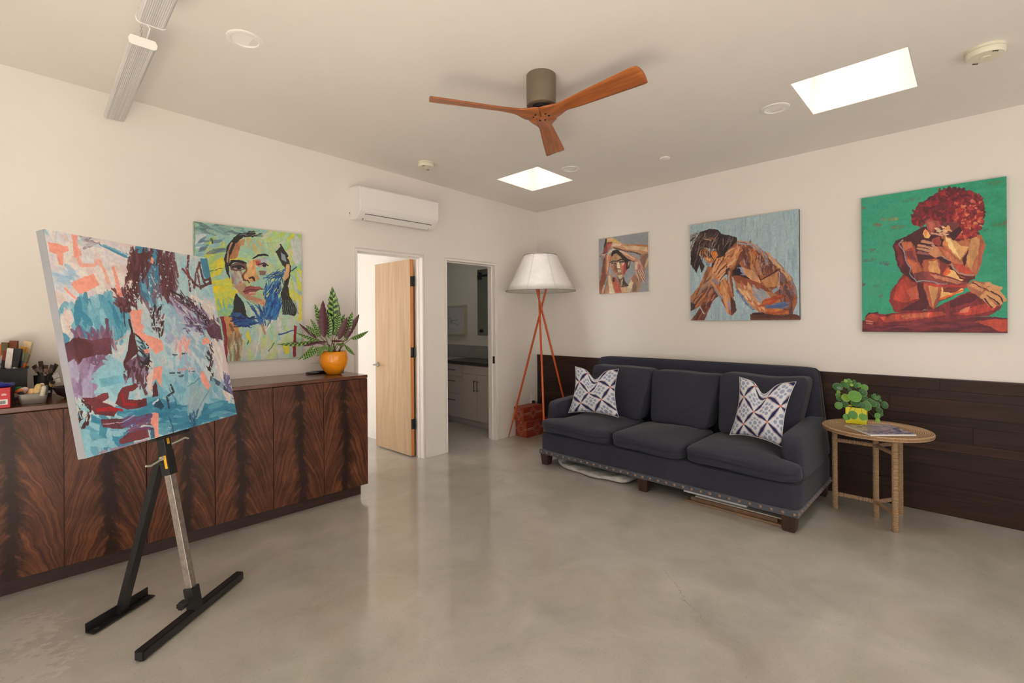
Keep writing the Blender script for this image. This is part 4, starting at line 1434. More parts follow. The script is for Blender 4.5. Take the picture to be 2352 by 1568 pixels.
    A.poly(((840, 800), (920, 750), (970, 800), (1030, 920), (1060, 1080), (1040, 1200), (960, 1080), (900, 1010), (850, 940)), (196, 150, 130), 1, .12)
    A.poly(((860, 800), (910, 780), (900, 950), (860, 940)), (226, 206, 184), .9)
    A.poly(((920, 840), (970, 860), (960, 950), (920, 920)), (190, 106, 104), .9)
    for p in ([(870, 940), (905, 1060), (940, 1190)], [(930, 980), (980, 1090), (1045, 1200)], [(960, 960), (1010, 1060), (1055, 1150)], [(990, 930), (1030, 1010), (1055, 1080)]):
        A.stroke(p, 26, (214, 178, 156), .95, 0, .35)
        A.stroke([(a + 14, b - 4) for a, b in p], 9, (70, 52, 52), .9)
    A.stroke([(925, 1180), (945, 1190)], 16, (214, 140, 140))
    return A.done()


def art_portrait(px):
    A = Art(px, ((65, 78), (1032, 188), (1028, 1295), (62, 1353)), .741, (150, 196, 178), 8)
    A.prep(1, 1)
    full = ((65, 78), (1032, 188), (1028, 1295), (62, 1353))
    A.dabs(full, 240, 180, 60, [(140, 196, 184), (156, 204, 170), (170, 196, 176), (178, 198, 190), (148, 190, 190)], -30, 60, .6)
    A.dabs(((65, 78), (600, 140), (500, 190), (65, 200)), 40, 130, 30, [(110, 150, 148), (136, 172, 164), (96, 120, 122), (160, 190, 178)], 5, 20, .7)
    A.poly(((75, 200), (170, 190), (175, 300), (80, 320)), (206, 214, 218), .95, .05)
    A.dabs(((180, 250), (340, 220), (330, 500), (200, 560)), 50, 110, 36, [(206, 200, 70), (170, 200, 110), (150, 190, 150), (222, 206, 60)], -60, 20, .8)
    A.dabs(((120, 220), (330, 240), (320, 330), (100, 400)), 26, 100, 26, [(120, 164, 180), (150, 190, 196), (96, 120, 140)], -20, 20, .7)
    A.poly(((200, 690), (400, 680), (390, 760), (330, 830), (230, 840)), (228, 206, 42), .95, .1)
    A.dabs(((200, 600), (420, 600), (400, 820), (230, 850)), 44, 120, 36, [(230, 210, 40), (214, 204, 70), (196, 210, 90), (236, 214, 30)], -25, 20, .8)
    A.dabs(((240, 820), (420, 760), (400, 940), (280, 940)), 26, 90, 26, [(150, 196, 120), (200, 206, 70), (120, 180, 170)], 60, 40, .8)
    A.dabs(((700, 180), (1032, 188), (1030, 420), (840, 420), (660, 300)), 90, 150, 44, [(186, 206, 96), (222, 208, 60), (140, 200, 160), (170, 206, 150), (200, 200, 196)], -50, 25, .7)
    A.dabs(((930, 230), (1030, 230), (1030, 420), (960, 420)), 20, 120, 40, [(204, 204, 204), (190, 200, 196)], 80, 20, .8)
    A.dabs(((900, 480), (1030, 480), (1028, 900), (900, 900)), 70, 130, 34, [(214, 208, 60), (170, 206, 110), (150, 186, 190), (192, 196, 198), (206, 212, 90)], 70, 25, .8)
    A.dabs(((960, 760), (1030, 760), (1028, 1060), (960, 1060)), 30, 120, 36, [(226, 206, 50), (210, 204, 90), (188, 196, 196)], 80, 20, .85)
    # face ground
    face = ((380, 330), (460, 240), (600, 210), (760, 260), (830, 370), (860, 520), (840, 700), (770, 840), (660, 850), (560, 800), (470, 720), (400, 600), (370, 470))
    A.poly(face, (166, 196, 148), 1, .1)
    A.dabs(face, 110, 120, 40, [(150, 200, 170), (180, 200, 130), (196, 196, 140), (160, 196, 190), (140, 190, 180)], 75, 35, .6)
    A.poly(((380, 380), (430, 270), (480, 250), (470, 330), (430, 430), (385, 440)), (170, 110, 74), .95, .15)
    A.poly(((450, 260), (520, 230), (510, 290), (460, 300)), (196, 140, 106), .85)
    A.dabs(((540, 240), (680, 240), (700, 330), (560, 330)), 20, 90, 30, [(206, 170, 110), (176, 190, 150), (150, 190, 170)], 60, 30, .7)
    A.stroke([(380, 420), (470, 408), (530, 420)], 12, (222, 214, 60), .9)
    # cheek shadow, eye sockets
    A.poly(((385, 500), (440, 540), (500, 620), (470, 720), (410, 620)), (176, 166, 150), .9, .1)
    A.poly(((390, 540), (430, 560), (440, 650), (405, 630)), (150, 84, 92), .85, .15)
    A.dabs(((390, 520), (500, 540), (510, 680), (430, 680)), 26, 80, 22, [(180, 150, 150), (166, 120, 110), (196, 186, 170), (140, 170, 170)], 60, 30, .7)
    A.poly(((380, 470), (460, 445), (530, 460), (530, 500), (470, 525), (395, 520)), (96, 72, 70), .95, .1)
    A.stroke([(380, 465), (400, 435), (460, 435), (520, 455)], 26, (34, 30, 34))
    A.stroke([(410, 490), (460, 478), (510, 490)], 20, (48, 40, 44))
    A.stroke([(425, 500), (495, 500)], 16, (176, 160, 150), .9)
    A.stroke([(458, 494), (468, 494)], 30, (36, 28, 32))
    A.stroke([(520, 460), (530, 520), (500, 560), (520, 600)], 18, (130, 76, 66), .9)
    A.stroke([(590, 410), (640, 380), (700, 375), (730, 385)], 22, (30, 28, 36), 1, 0, .5)
    A.poly(((610, 420), (700, 400), (720, 460), (650, 490), (615, 470)), (176, 120, 110), .9, .15)
    A.poly(((610, 430), (650, 430), (640, 480), (615, 470)), (186, 70, 60), .85)
    A.poly(((650, 400), (720, 410), (730, 450), (670, 450)), (170, 190, 200), .8)
    A.stroke([(640, 462), (690, 450), (725, 468)], 12, (40, 36, 44))
    A.stroke([(655, 480), (720, 482)], 10, (200, 186, 176))
    A.stroke([(688, 470), (696, 472)], 26, (34, 32, 44))
    A.poly(((640, 520), (710, 520), (690, 560), (650, 560)), (146, 90, 90), .85, .15)
    # nose
    A.poly(((550, 430), (600, 420), (620, 540), (650, 590), (600, 620), (540, 610), (510, 570), (540, 520)), (214, 160, 104), .95, .12)
    A.poly(((560, 470), (600, 440), (600, 560), (560, 560)), (226, 178, 120), .8)
    A.stroke([(505, 560), (510, 600), (545, 605), (560, 625)], 12, (110, 54, 50))
    A.stroke([(560, 585), (590, 575), (600, 600)], 16, (70, 34, 40))
    A.stroke([(600, 430), (590, 500)], 26, (214, 120, 70), .5)
    # mouth and chin
    A.poly(((440, 640), (520, 620), (560, 740), (640, 760), (640, 830), (560, 800), (470, 720)), (190, 146, 118), .85, .12)
    A.poly(((505, 705), (530, 660), (570, 650), (600, 662), (640, 655), (675, 680), (620, 700), (560, 745), (520, 730)), (160, 84, 82), 1, .12)
    A.stroke([(505, 708), (560, 690), (620, 690), (678, 684)], 9, (92, 36, 44))
    A.stroke([(540, 735), (600, 725)], 22, (196, 120, 106), .9)
    A.stroke([(560, 720), (600, 712)], 12, (222, 186, 160), .8)
    A.dabs(((560, 760), (700, 760), (690, 840), (600, 830)), 20, 80, 26, [(196, 120, 100), (150, 190, 150), (206, 160, 130)], 10, 30, .7)
    # neck and chest
    A.poly(((520, 830), (660, 850), (760, 840), (850, 900), (1030, 1010), (1028, 1300), (350, 1340), (330, 1000), (430, 930)), (178, 196, 178), .8, .1)
    A.dabs(((430, 960), (980, 960), (1020, 1290), (360, 1330)), 170, 160, 44, [(170, 204, 170), (186, 200, 200), (196, 190, 180), (150, 196, 190), (190, 206, 130), (206, 204, 196)], 100, 25, .7)
    A.poly(((300, 930), (390, 930), (450, 1030), (480, 1110), (420, 1160), (360, 1110), (320, 1010)), (206, 140, 84), .95, .15)
    A.stroke([(380, 1010), (410, 1090), (400, 1150)], 26, (120, 76, 56), .8)
    A.dabs(((350, 1120), (500, 1120), (480, 1320), (350, 1330)), 34, 150, 18, [(150, 120, 84), (200, 186, 160), (170, 150, 110), (120, 96, 70)], 90, 8, .7)
    A.stroke([(700, 1060), (760, 970)], 12, (226, 230, 230), .9)
    A.stroke([(600, 1290), (650, 1090)], 12, (214, 220, 222), .8)
    A.stroke([(650, 980), (695, 1090)], 14, (176, 110, 84), .8)
    A.poly(((850, 1190), (910, 1180), (905, 1270), (860, 1265)), (224, 208, 50), .9, .1)
    A.dabs(((520, 1090), (560, 1090), (560, 1170), (530, 1170)), 8, 50, 16, [(214, 206, 40), (70, 120, 60)], 80, 30)
    # blue scribbles
    A.poly(((390, 920), (430, 840), (470, 820), (540, 930), (610, 990), (520, 1030), (420, 1010)), (26, 66, 132), .85, .2)
    A.dabs(((380, 930), (600, 940), (610, 1010), (440, 1030)), 40, 90, 14, [(22, 48, 120), (30, 90, 150), (20, 36, 84)], 0, 30, .9, .2)
    A.poly(((700, 760), (800, 710), (830, 800), (800, 960), (700, 960), (690, 860)), (28, 74, 150), .75, .2)
    A.dabs(((690, 640), (840, 600), (830, 900), (740, 970), (690, 880)), 90, 120, 12, [(24, 70, 150), (30, 100, 170), (20, 44, 110), (60, 140, 190)], 110, 18, .85, .2)
    A.dabs(((720, 560), (900, 490), (880, 570), (740, 600)), 30, 100, 9, [(20, 60, 140), (24, 90, 160)], -25, 20, .9, .15)
    A.dabs(((570, 850), (690, 860), (690, 1000), (640, 980)), 26, 110, 12, [(30, 90, 160), (30, 60, 120)], 65, 12, .8, .2)
    A.stroke([(820, 1095), (880, 1080), (950, 1050)], 12, (26, 66, 130), .9, .2)
    A.stroke([(780, 560), (880, 545), (980, 480)], 10, (26, 60, 70), .9, .1)
    A.stroke([(200, 530), (310, 500)], 8, (60, 80, 70), .8, .2)
    A.stroke([(720, 1240), (780, 1160)], 8, (50, 90, 100), .8, .2)
    A.stroke([(210, 250), (225, 230), (230, 270)], 14, (40, 60, 80), .8, .25)
    # hair
    A.poly(((520, 190), (470, 180), (410, 230), (350, 310), (328, 410), (345, 520), (380, 600), (372, 480), (380, 380), (430, 280), (500, 220), (620, 205), (610, 160), (540, 175)), (44, 40, 38), 1, .1)
    A.stroke([(400, 270), (360, 350), (355, 440)], 12, (196, 150, 116), .9)
    A.stroke([(370, 330), (365, 460)], 8, (140, 100, 76), .8)
    A.dabs(((480, 175), (620, 165), (640, 215), (500, 215)), 16, 90, 10, [(30, 28, 28), (110, 130, 116), (40, 36, 36)], -8, 15)
    A.poly(((440, 720), (470, 750), (510, 810), (530, 900), (525, 945), (480, 900), (420, 900), (415, 820)), (38, 38, 40), 1, .15)
    A.poly(((790, 350), (850, 290), (900, 400), (930, 470), (925, 560), (900, 640), (920, 740), (985, 870), (960, 925), (900, 910), (850, 910), (850, 790), (830, 730), (865, 640), (880, 500), (850, 460)), (44, 44, 40), 1, .12)
    A.poly(((840, 350), (880, 380), (890, 440), (850, 420)), (156, 178, 190), .85)
    A.stroke([(845, 285), (900, 390)], 16, (40, 40, 40))
    A.poly(((890, 460), (920, 460), (915, 560), (880, 600), (855, 600), (870, 540)), (206, 160, 120), 1, .1)
    for i in range(16):
        x = 850 + i * 8
        A.stroke([(x, 780), (x + 6 + i * 1.5, 900)], 4, (150, 180, 160) if i % 2 else (28, 28, 28), .7, .2)
    A.stroke([(862, 650), (840, 560)], 8, (40, 44, 44), .9)
    # straps
    A.poly(((292, 935), (325, 930), (350, 1100), (350, 1335), (325, 1337), (318, 1100)), (140, 34, 50), 1, .08)
    A.poly(((958, 1005), (980, 1008), (965, 1296), (938, 1298)), (146, 36, 56), 1, .08)
    A.stroke([(66, 80), (64, 1350)], 6, (110, 110, 100), .6)
    return A.done()


def art_abstract(px):
    A = Art(px, ((262, 80), (1282, 262), (1463, 1222), (510, 1510)), .953, (210, 214, 216), 21)
    A.prep(1, 1)
    W, PK, CO, B1, B2, B3, PL, PU, LI = (234, 226, 220), (228, 206, 204), (248, 164, 146), (150, 202, 218), (104, 172, 198), (62, 138, 172), (92, 52, 58), (122, 86, 116), (176, 170, 204)
    A.dabs(((262, 80), (1282, 262), (1463, 1222), (510, 1510)), 240, 190, 70, [B1, (176, 212, 222), (190, 206, 216), (164, 204, 216)], 80, 50, .7)
    # pale upper left
    A.dabs(((262, 80), (840, 180), (800, 480), (640, 520), (360, 700), (300, 300)), 150, 170, 60, [W, PK, W, (222, 214, 220), (226, 222, 226)], 60, 50, .85)
    A.dabs(((300, 300), (460, 330), (430, 430), (330, 420)), 20, 120, 30, [(150, 190, 220), (200, 216, 230), (214, 220, 230)], 20, 30, .6)
    A.dabs(((480, 110), (640, 140), (600, 190), (480, 180)), 20, 70, 20, [(150, 130, 140), (206, 200, 204), (190, 206, 214)], 0, 40, .7, .2)
    A.stroke([(615, 175), (720, 220), (810, 265)], 26, B3, .9, .3, .5)
    A.stroke([(640, 180), (800, 240)], 16, (120, 180, 200), .8, .25)
    # upper right blue and pale
    A.poly(((835, 185), (1000, 215), (930, 330), (830, 250)), B3, .9, .15)
    A.dabs(((1060, 240), (1282, 262), (1310, 480), (1180, 520), (1080, 420)), 60, 130, 50, [B1, (170, 206, 216), (196, 214, 220), (180, 212, 216)], 70, 40, .8)
    A.poly(((1240, 262), (1285, 264), (1310, 400), (1265, 380)), B3, .9, .1)
    A.dabs(((1180, 500), (1330, 520), (1370, 640), (1250, 640)), 30, 110, 46, [W, (222, 210, 208), (200, 208, 214)], 60, 30, .9)
    # blue band on the left middle
    A.dabs(((360, 560), (700, 520), (760, 700), (680, 760), (420, 740), (370, 700)), 90, 150, 50, [B2, B3, (120, 182, 204), B1], 75, 35, .8)
    A.dabs(((380, 600), (430, 600), (420, 700), (370, 690)), 14, 80, 40, [W, PK], 80, 20, .8)
    # centre blues
    A.dabs(((850, 280), (1060, 280), (1040, 560), (900, 560), (850, 450)), 90, 120, 30, [B3, (74, 118, 150), B2, (120, 96, 116), (92, 64, 76)], 80, 35, .8, .15)
    A.dabs(((640, 540), (800, 520), (780, 740), (700, 760)), 36, 130, 36, [B3, B2], 85, 20, .8)
    # lilac and purple left
    A.dabs(((400, 880), (620, 860), (620, 1080), (440, 1110)), 80, 140, 40, [(164, 140, 178), LI, (186, 190, 214), (140, 108, 144)], 85, 15, .75)
    A.dabs(((420, 720), (680, 740), (690, 900), (560, 920)), 40, 110, 30, [PU, (150, 120, 150), (130, 90, 120)], 80, 30, .8, .2)
    # white-blue right centre
    A.dabs(((1000, 540), (1280, 600), (1300, 1000), (1060, 1000)), 170, 120, 40, [B1, (184, 206, 220), (170, 180, 208), (150, 186, 210), (206, 216, 222)], 70, 40, .75)
    A.dabs(((1020, 500), (1260, 560), (1320, 720), (1150, 660)), 50, 130, 24, [(120, 96, 140), (150, 130, 170), (96, 60, 80), (190, 180, 206)], 50, 15, .75, .2)
    A.dabs(((620, 920), (760, 900), (780, 1100), (640, 1120)), 50, 130, 50, [(170, 214, 228), B1, (150, 206, 222)], 15, 25, .85)
    A.poly(((600, 1000), (760, 980), (760, 1020), (610, 1060)), B2, .7, .15)
    # right edge pale and violet
    A.dabs(((1300, 800), (1390, 800), (1430, 980), (1340, 1000)), 40, 130, 40, [W, PK, (214, 206, 214)], 80, 20, .9)
    A.dabs(((1370, 980), (1440, 1000), (1450, 1120), (1380, 1080)), 30, 90, 20, [(96, 96, 150), (120, 110, 160), (74, 80, 130)], 85, 15, .8, .25)
    A.poly(((1300, 1000), (1340, 1010), (1440, 1110), (1400, 1160), (1330, 1080)), (232, 218, 212), .95, .08)
    A.poly(((1300, 985), (1370, 1030), (1430, 1100), (1300, 1020)), (60, 80, 104), .9, .15)
    # bottom
    A.dabs(((900, 1000), (1300, 1000), (1463, 1222), (1000, 1350)), 160, 150, 46, [B2, B1, (134, 188, 206), (120, 180, 206), (156, 196, 212)], 60, 40, .75)
    A.dabs(((960, 1180), (1463, 1140), (1463, 1222), (980, 1340)), 60, 140, 44, [B3, (52, 124, 160), B2], 0, 30, .8)
    A.dabs(((480, 1300), (740, 1280), (760, 1420), (510, 1510)), 80, 140, 50, [B1, B2, (160, 208, 224), B3], 40, 50, .85)
    A.dabs(((730, 1180), (960, 1100), (960, 1220), (740, 1250)), 30, 140, 40, [B2, B3], -5, 20, .85)
    A.dabs(((1200, 1040), (1300, 1080), (1240, 1200), (1160, 1200)), 16, 120, 60, [(150, 184, 196), (166, 190, 200)], 110, 20, .8)
    # plum masses
    A.poly(((388, 790), (450, 745), (560, 770), (670, 750), (685, 850), (580, 860), (500, 880), (470, 920), (450, 880), (405, 905)), (104, 62, 76), .95, .15)
    A.poly(((440, 760), (480, 745), (570, 800), (560, 860), (500, 880), (480, 915), (460, 870)), PL, .95, .15)
    A.poly(((640, 630), (660, 640), (665, 750), (640, 730)), (110, 74, 96), .9)
    A.poly(((770, 440), (800, 330), (850, 230), (900, 225), (950, 250), (880, 290), (850, 380), (800, 400)), PL, .95, .15)
    A.dabs(((790, 240), (930, 230), (880, 500), (810, 520)), 60, 110, 22, [PL, (112, 70, 78), (84, 46, 52)], 100, 25, .85, .25)
    A.dabs(((960, 210), (1070, 230), (1090, 480), (1020, 490)), 80, 110, 24, [PL, (110, 62, 72), (90, 54, 66), (128, 92, 112)], 85, 30, .85, .15)
    A.dabs(((710, 470), (820, 480), (800, 590), (720, 560)), 34, 90, 22, [PL, (84, 48, 52), (120, 76, 84)], 70, 50, .9, .15)
    for p in ([(1170, 240), (1160, 330), (1175, 460)], [(1240, 290), (1210, 370), (1200, 440)], [(1235, 290), (1260, 400), (1275, 430)], [(1130, 330), (1190, 400)], [(1220, 330), (1240, 450)], [(1080, 270), (1100, 380)], [(1260, 400), (1305, 390), (1300, 420)], [(1190, 410), (1240, 440), (1310, 415)]):
        A.stroke(p, 24, [(108, 56, 66), (120, 66, 74), PL][A.rg.integers(3)], .9, .15)
    A.stroke([(1150, 320), (1160, 380)], 14, (170, 60, 50), .8)
    A.dabs(((1060, 460), (1120, 470), (1250, 560), (1340, 700), (1290, 700), (1160, 570)), 50, 70, 12, [(48, 34, 40), (60, 44, 52), (90, 60, 72)], 50, 30, .9, .25)
    A.poly(((1270, 690), (1340, 660), (1370, 690), (1372, 760), (1300, 750)), (84, 48, 62), .9, .2)
    A.dabs(((1290, 620), (1370, 640), (1370, 770), (1290, 740)), 30, 80, 18, [PL, (96, 60, 80), (110, 80, 110)], 50, 40, .85, .2)
    A.dabs(((1120, 620), (1230, 640), (1270, 740), (1140, 720)), 30, 50, 14, [(60, 46, 56), (120, 100, 140), (200, 206, 216)], 30, 50, .85, .25)
    # dark figure strokes in the centre
    A.stroke([(800, 640), (812, 720), (790, 830), (760, 900)], 20, (66, 38, 44), .95)
    A.poly(((800, 730), (830, 720), (850, 840), (800, 880), (765, 960), (750, 900), (780, 830)), (84, 44, 48), .95, .15)
    A.poly(((770, 900), (850, 860), (900, 900), (880, 980), (790, 1000)), (112, 80, 104), .9, .2)
    A.dabs(((750, 900), (920, 880), (900, 1030), (760, 1030)), 50, 80, 18, [PL, (120, 84, 110), (84, 50, 60), (150, 130, 160)], 95, 20, .85, .15)
    A.dabs(((850, 740), (900, 740), (920, 930), (870, 940)), 30, 60, 16, [(48, 44, 50), (84, 120, 140), (60, 40, 46)], 80, 40, .9, .2)
    A.dabs(((930, 570), (1000, 560), (1010, 730), (940, 720)), 40, 60, 16, [(70, 40, 46), (52, 44, 50), (120, 92, 110), (190, 214, 222)], 90, 30, .9, .25)
    A.stroke([(800, 520), (760, 570), (770, 680)], 10, (70, 44, 54), .8, .3)
    # reds, lower left
    RD, DR = (150, 44, 44), (104, 42, 46)
    A.poly(((715, 1100), (740, 1060), (830, 1030), (850, 1050), (790, 1090), (780, 1130), (900, 1130), (905, 1170), (780, 1195), (700, 1160)), DR, .95, .2)
    A.stroke([(740, 1100), (760, 1160), (830, 1160)], 18, (176, 36, 40), .85, .15)
    A.poly(((490, 1130), (560, 1125), (650, 1085), (660, 1120), (620, 1150), (720, 1190), (690, 1240), (580, 1230), (500, 1160)), (112, 50, 56), .95, .2)
    A.stroke([(590, 1200), (680, 1190), (740, 1195)], 22, (190, 36, 44), .8, .15)
    A.poly(((600, 1260), (760, 1250), (930, 1215), (930, 1240), (800, 1290), (740, 1320), (620, 1310)), (110, 54, 66), .95, .2)
    A.poly(((720, 1390), (790, 1330), (900, 1310), (915, 1370), (800, 1400), (720, 1420)), (126, 58, 70), .95, .15)
    A.dabs(((750, 1250), (930, 1230), (900, 1320), (780, 1330)), 30, 100, 20, [(110, 80, 120), (96, 100, 160), (130, 76, 100)], -15, 20, .85, .15)
    A.dabs(((450, 1120), (540, 1190), (530, 1300), (480, 1300)), 60, 44, 18, [(74, 36, 40), (84, 46, 52), (206, 222, 226), (150, 206, 222)], 85, 30, .9, .2)
    A.stroke([(620, 1290), (740, 1275), (820, 1230)], 7, (206, 190, 214), .8, .2)
    A.stroke([(600, 1478), (720, 1440), (900, 1390)], 16, (170, 130, 160), .8, .25)
    A.stroke([(860, 980), (880, 1060), (900, 1100)], 24, (100, 60, 66), .9, .15)
    A.poly(((935, 1050), (960, 1020), (975, 1110), (940, 1120)), (92, 40, 48), .95, .1)
    A.stroke([(1050, 1040), (1070, 1080), (1030, 1110), (1040, 1180)], 16, (44, 44, 54), .9, .25)
    A.poly(((945, 1170), (980, 1120), (1010, 1170), (990, 1195)), (48, 78, 108), .9, .2)
    A.stroke([(940, 1160), (975, 1130)], 10, (230, 234, 236), .9)
    A.stroke([(1040, 1240), (1060, 1300), (1065, 1340)], 12, (40, 90, 120), .9, .2)
    A.stroke([(1040, 1060), (1080, 1130), (1085, 1160)], 6, (60, 80, 100), .8)
    A.dabs(((1160, 1230), (1230, 1200), (1210, 1300), (1160, 1310)), 16, 60, 14, [(40, 84, 116), (60, 110, 150)], 70, 40, .8, .2)
    A.stroke([(1290, 1080), (1220, 1190), (1190, 1230)], 7, (90, 140, 170), .8, .1)
    A.stroke([(1160, 1050), (1230, 1000)], 8, (60, 120, 130), .8, .2)
    # face-like hints right of centre
    A.dabs(((1080, 760), (1170, 760), (1170, 850), (1080, 850)), 26, 60, 20, [(232, 190, 196), (226, 206, 214), (240, 170, 160)], 80, 30, .8)
    for x, y in ((1080, 855), (1135, 850), (1060, 970), (1110, 965), (1180, 955), (1120, 985)):
        A.stroke([(x - 14, y), (x + 16, y - 2)], 12, (60, 70, 84), .85, .3)
    A.stroke([(1100, 945), (1200, 940)], 16, (226, 160, 166), .8, .25)
    A.dabs(((1280, 790), (1310, 780), (1320, 980), (1290, 980)), 26, 40, 14, [(50, 40, 46), (70, 50, 56)], 80, 30, .9, .15)
    # coral
    A.poly(((290, 155), (410, 185), (415, 215), (380, 225), (380, 300), (350, 290), (340, 230), (295, 210)), CO, .95, .06)
    A.stroke([(455, 120), (460, 220), (490, 300), (560, 305), (605, 275), (640, 340), (665, 410)], 22, (246, 176, 160), .9, .08)
    A.poly(((440, 120), (475, 125), (478, 190), (500, 240), (450, 260)), CO, .85, .08)
    A.poly(((425, 420), (440, 400), (570, 350), (590, 390), (605, 420), (500, 480), (470, 470)), CO, .97, .06)
    A.stroke([(385, 440), (420, 480), (460, 508)], 12, CO, .9)
    A.stroke([(700, 320), (720, 390), (745, 490)], 26, (246, 158, 140), .9, .12)
    A.stroke([(715, 430), (725, 480)], 14, CO, .9)
    A.poly(((935, 255), (950, 265), (945, 300), (928, 290)), CO, .9)
    A.stroke([(918, 195), (922, 215)], 12, CO, .9)
    A.poly(((795, 600), (820, 575), (880, 575), (870, 660), (890, 680), (880, 720), (1000, 770), (1010, 820), (960, 860), (900, 780), (830, 720), (810, 640)), CO, .95, .06)
    A.poly(((880, 830), (920, 820), (920, 850), (890, 855)), CO, .9)
    A.poly(((945, 935), (1000, 930), (990, 1060), (960, 1000), (935, 1030)), CO, .95, .06)
    A.poly(((900, 990), (940, 950), (935, 1060), (915, 1090)), (240, 206, 200), .9, .05)
    A.poly(((920, 1280), (940, 1210), (972, 1215), (972, 1365), (950, 1370), (945, 1310)), CO, .97, .05)
    A.poly(((918, 1310), (945, 1308), (948, 1372), (922, 1380)), (48, 84, 116), .8, .2)
    A.poly(((1250, 760), (1280, 745), (1305, 780), (1270, 790), (1250, 790)), CO, .95, .05)
    A.poly(((1240, 965), (1255, 950), (1300, 1050), (1280, 1075), (1240, 1010)), CO, .95, .05)
    A.stroke([(690, 680), (695, 760), (705, 840)], 10, (226, 166, 166), .6, .2)
    A.stroke([(700, 780), (780, 735)], 9, (240, 170, 160), .8, .1)
    return A.done()
# ------------------------------------------------------------------ easel
eb = Vector((0.7737, 0.6335, 0)).normalized()
ed = Vector((-0.1213, 0.1481, 0.9815)).normalized()
en = eb.cross(ed).normalized()
if en.y > 0:
    en = -en
EM = Vector((-4.031, -1.376, 0.05))


def ep(b, d, n=0.0):
    return EM + eb * b + ed * d + en * n


ez = thing('easel', 'black and worn steel studio easel holding the abstract canvas', 'easel', (EM.x, EM.y, 0))
flat_n = Vector((en.x, en.y, 0)).normalized()
flat_b = Vector((eb.x, eb.y, 0))
bm = bmesh.new()
g0 = Vector((EM.x, EM.y, 0.0))
beam(bm, g0 - flat_b * .305 + Vector((0, 0, .026)), g0 + flat_b * .325 + Vector((0, 0, .026)), .042, .042, flat_n)
bmesh.ops.bevel(bm, geom=bm.edges[:], offset=.004, segments=2, affect='EDGES')
obj('base_bar', bm, M['black'], ez)
for s in (-.285, .305):
    bm = bmesh.new()
    lathe(bm, [(.014, 0), (.014, .006)], g0 + flat_b * s, 12)
    obj('foot_pad', bm, M['dark'], ez)
bm = bmesh.new()
beam(bm, ep(0, -.012), ep(0, .095), .046, .046, en)
obj('sleeve', bm, M['black'], ez)
bm = bmesh.new()
kb = ep(-.023, .045)
tube(bm, [kb, kb - eb * .03], .005, 8)
pts = []
for i in range(2):
    pass
lathe_axis = -eb
u_, v_ = frame_of(eb)
for q, (h0, h1) in enumerate(((.028, .056),)):
    ra = [bm.verts.new(kb - eb * h0 + (u_ * math.cos(2 * PI * i / 16) + v_ * math.sin(2 * PI * i / 16)) * (.020 if i % 2 else .016)) for i in range(16)]
    rb2 = [bm.verts.new(v.co - eb * (h1 - h0)) for v in ra]
    bm.faces.new(ra)
    bm.faces.new(rb2[::-1])
    for i in range(16):
        bm.faces.new((ra[i], ra[(i + 1) % 16], rb2[(i + 1) % 16], rb2[i]))
obj('clamp_knob', bm, M['blackp'], ez)
bm = bmesh.new()
beam(bm, ep(0, .02), ep(0, .80), .033, .033, en)
bmesh.ops.bevel(bm, geom=bm.edges[:], offset=.002, segments=1, affect='EDGES')
obj('inner_post', bm, M['chrome'], ez, label='worn bare steel inner post')
bm = bmesh.new()
beam(bm, ep(0, .665), ep(0, 1.66), .041, .041, en)
bmesh.ops.bevel(bm, geom=bm.edges[:], offset=.002, segments=1, affect='EDGES')
obj('mast', bm, M['black'], ez)
bm = bmesh.new()
beam(bm, ep(0, .64), ep(0, .755), .044, .044, en)
obj('collar', bm, M['black'], ez)
M['yellow'] = plain('yellow_sticker', (226, 168, 28), 0.5, 0.08)
for (d0, d1, face) in ((.672, .735, 0), (.785, .845, 1)):
    bm = bmesh.new()
    if face == 0:
        beam(bm, ep(-.0225, d0, .010), ep(-.0225, d1, .010), .013, .0012, en)
    else:
        beam(bm, ep(.002, d0, .0212), ep(.002, d1, .0212), .013, .0012, eb)
    obj('sticker', bm, M['yellow'], ez)
M['hook'] = plain('zinc_plated_rod', (186, 190, 176), 0.35, 0.1, 30, Metallic=0.4)
for s, d in ((-1, .725), (1, .775)):
    bm = bmesh.new()
    p = ep(.022 * s, d)
    tube(bm, [p, p + eb * s * .05 + en * .012 + Vector((0, 0, .008 * s)), p + eb * s * .085 + en * .016 + Vector((0, 0, .014 * s)), p + eb * s * .108 + en * .014 + Vector((0, 0, .010 * s - (.006 if s > 0 else -.002)))], .0045, 8)
    tube(bm, [p - eb * s * .006, p + eb * s * .012], .010, 8)
    obj('hook', bm, M['hook'], ez, smooth='auto')
# rear leg and angle-iron foot
rf = Vector((-4.275, -1.098, 0.0))
tp = ep(0, .715, -.035)
bm = bmesh.new()
beam(bm, rf + Vector((0, 0, .012)), tp, .040, .030, eb)
obj('rear_leg', bm, M['black'], ez)
bm = bmesh.new()
beam(bm, tp - en * .01 - ed * .01, ep(0, .715, -.01), .05, .03, eb)
obj('hinge_bracket', bm, M['black'], ez)
fd = Vector((-4.158 + 4.399, -1.02 + 1.186, 0)).normalized()
fc = Vector((-4.278, -1.100, 0))
fnrm = Vector((fd.y, -fd.x, 0))
bm = bmesh.new()
beam(bm, fc - fd * .15 + fnrm * .012 + Vector((0, 0, .010)), fc + fd * .15 + fnrm * .012 + Vector((0, 0, .010)), .042, .005, fnrm)
beam(bm, fc - fd * .15 - fnrm * .012 + Vector((0, 0, .030)), fc + fd * .15 - fnrm * .012 + Vector((0, 0, .030)), .005, .040, fnrm)
obj('rear_foot', bm, M['black'], ez)
for s in (-.12, .12):
    bm = bmesh.new()
    lathe(bm, [(.011, 0), (.011, .016), (.006, .018)], fc + fd * s + fnrm * .012, 12)
    obj('foot_bolt', bm, M['blackp'], ez)
bm = bmesh.new()
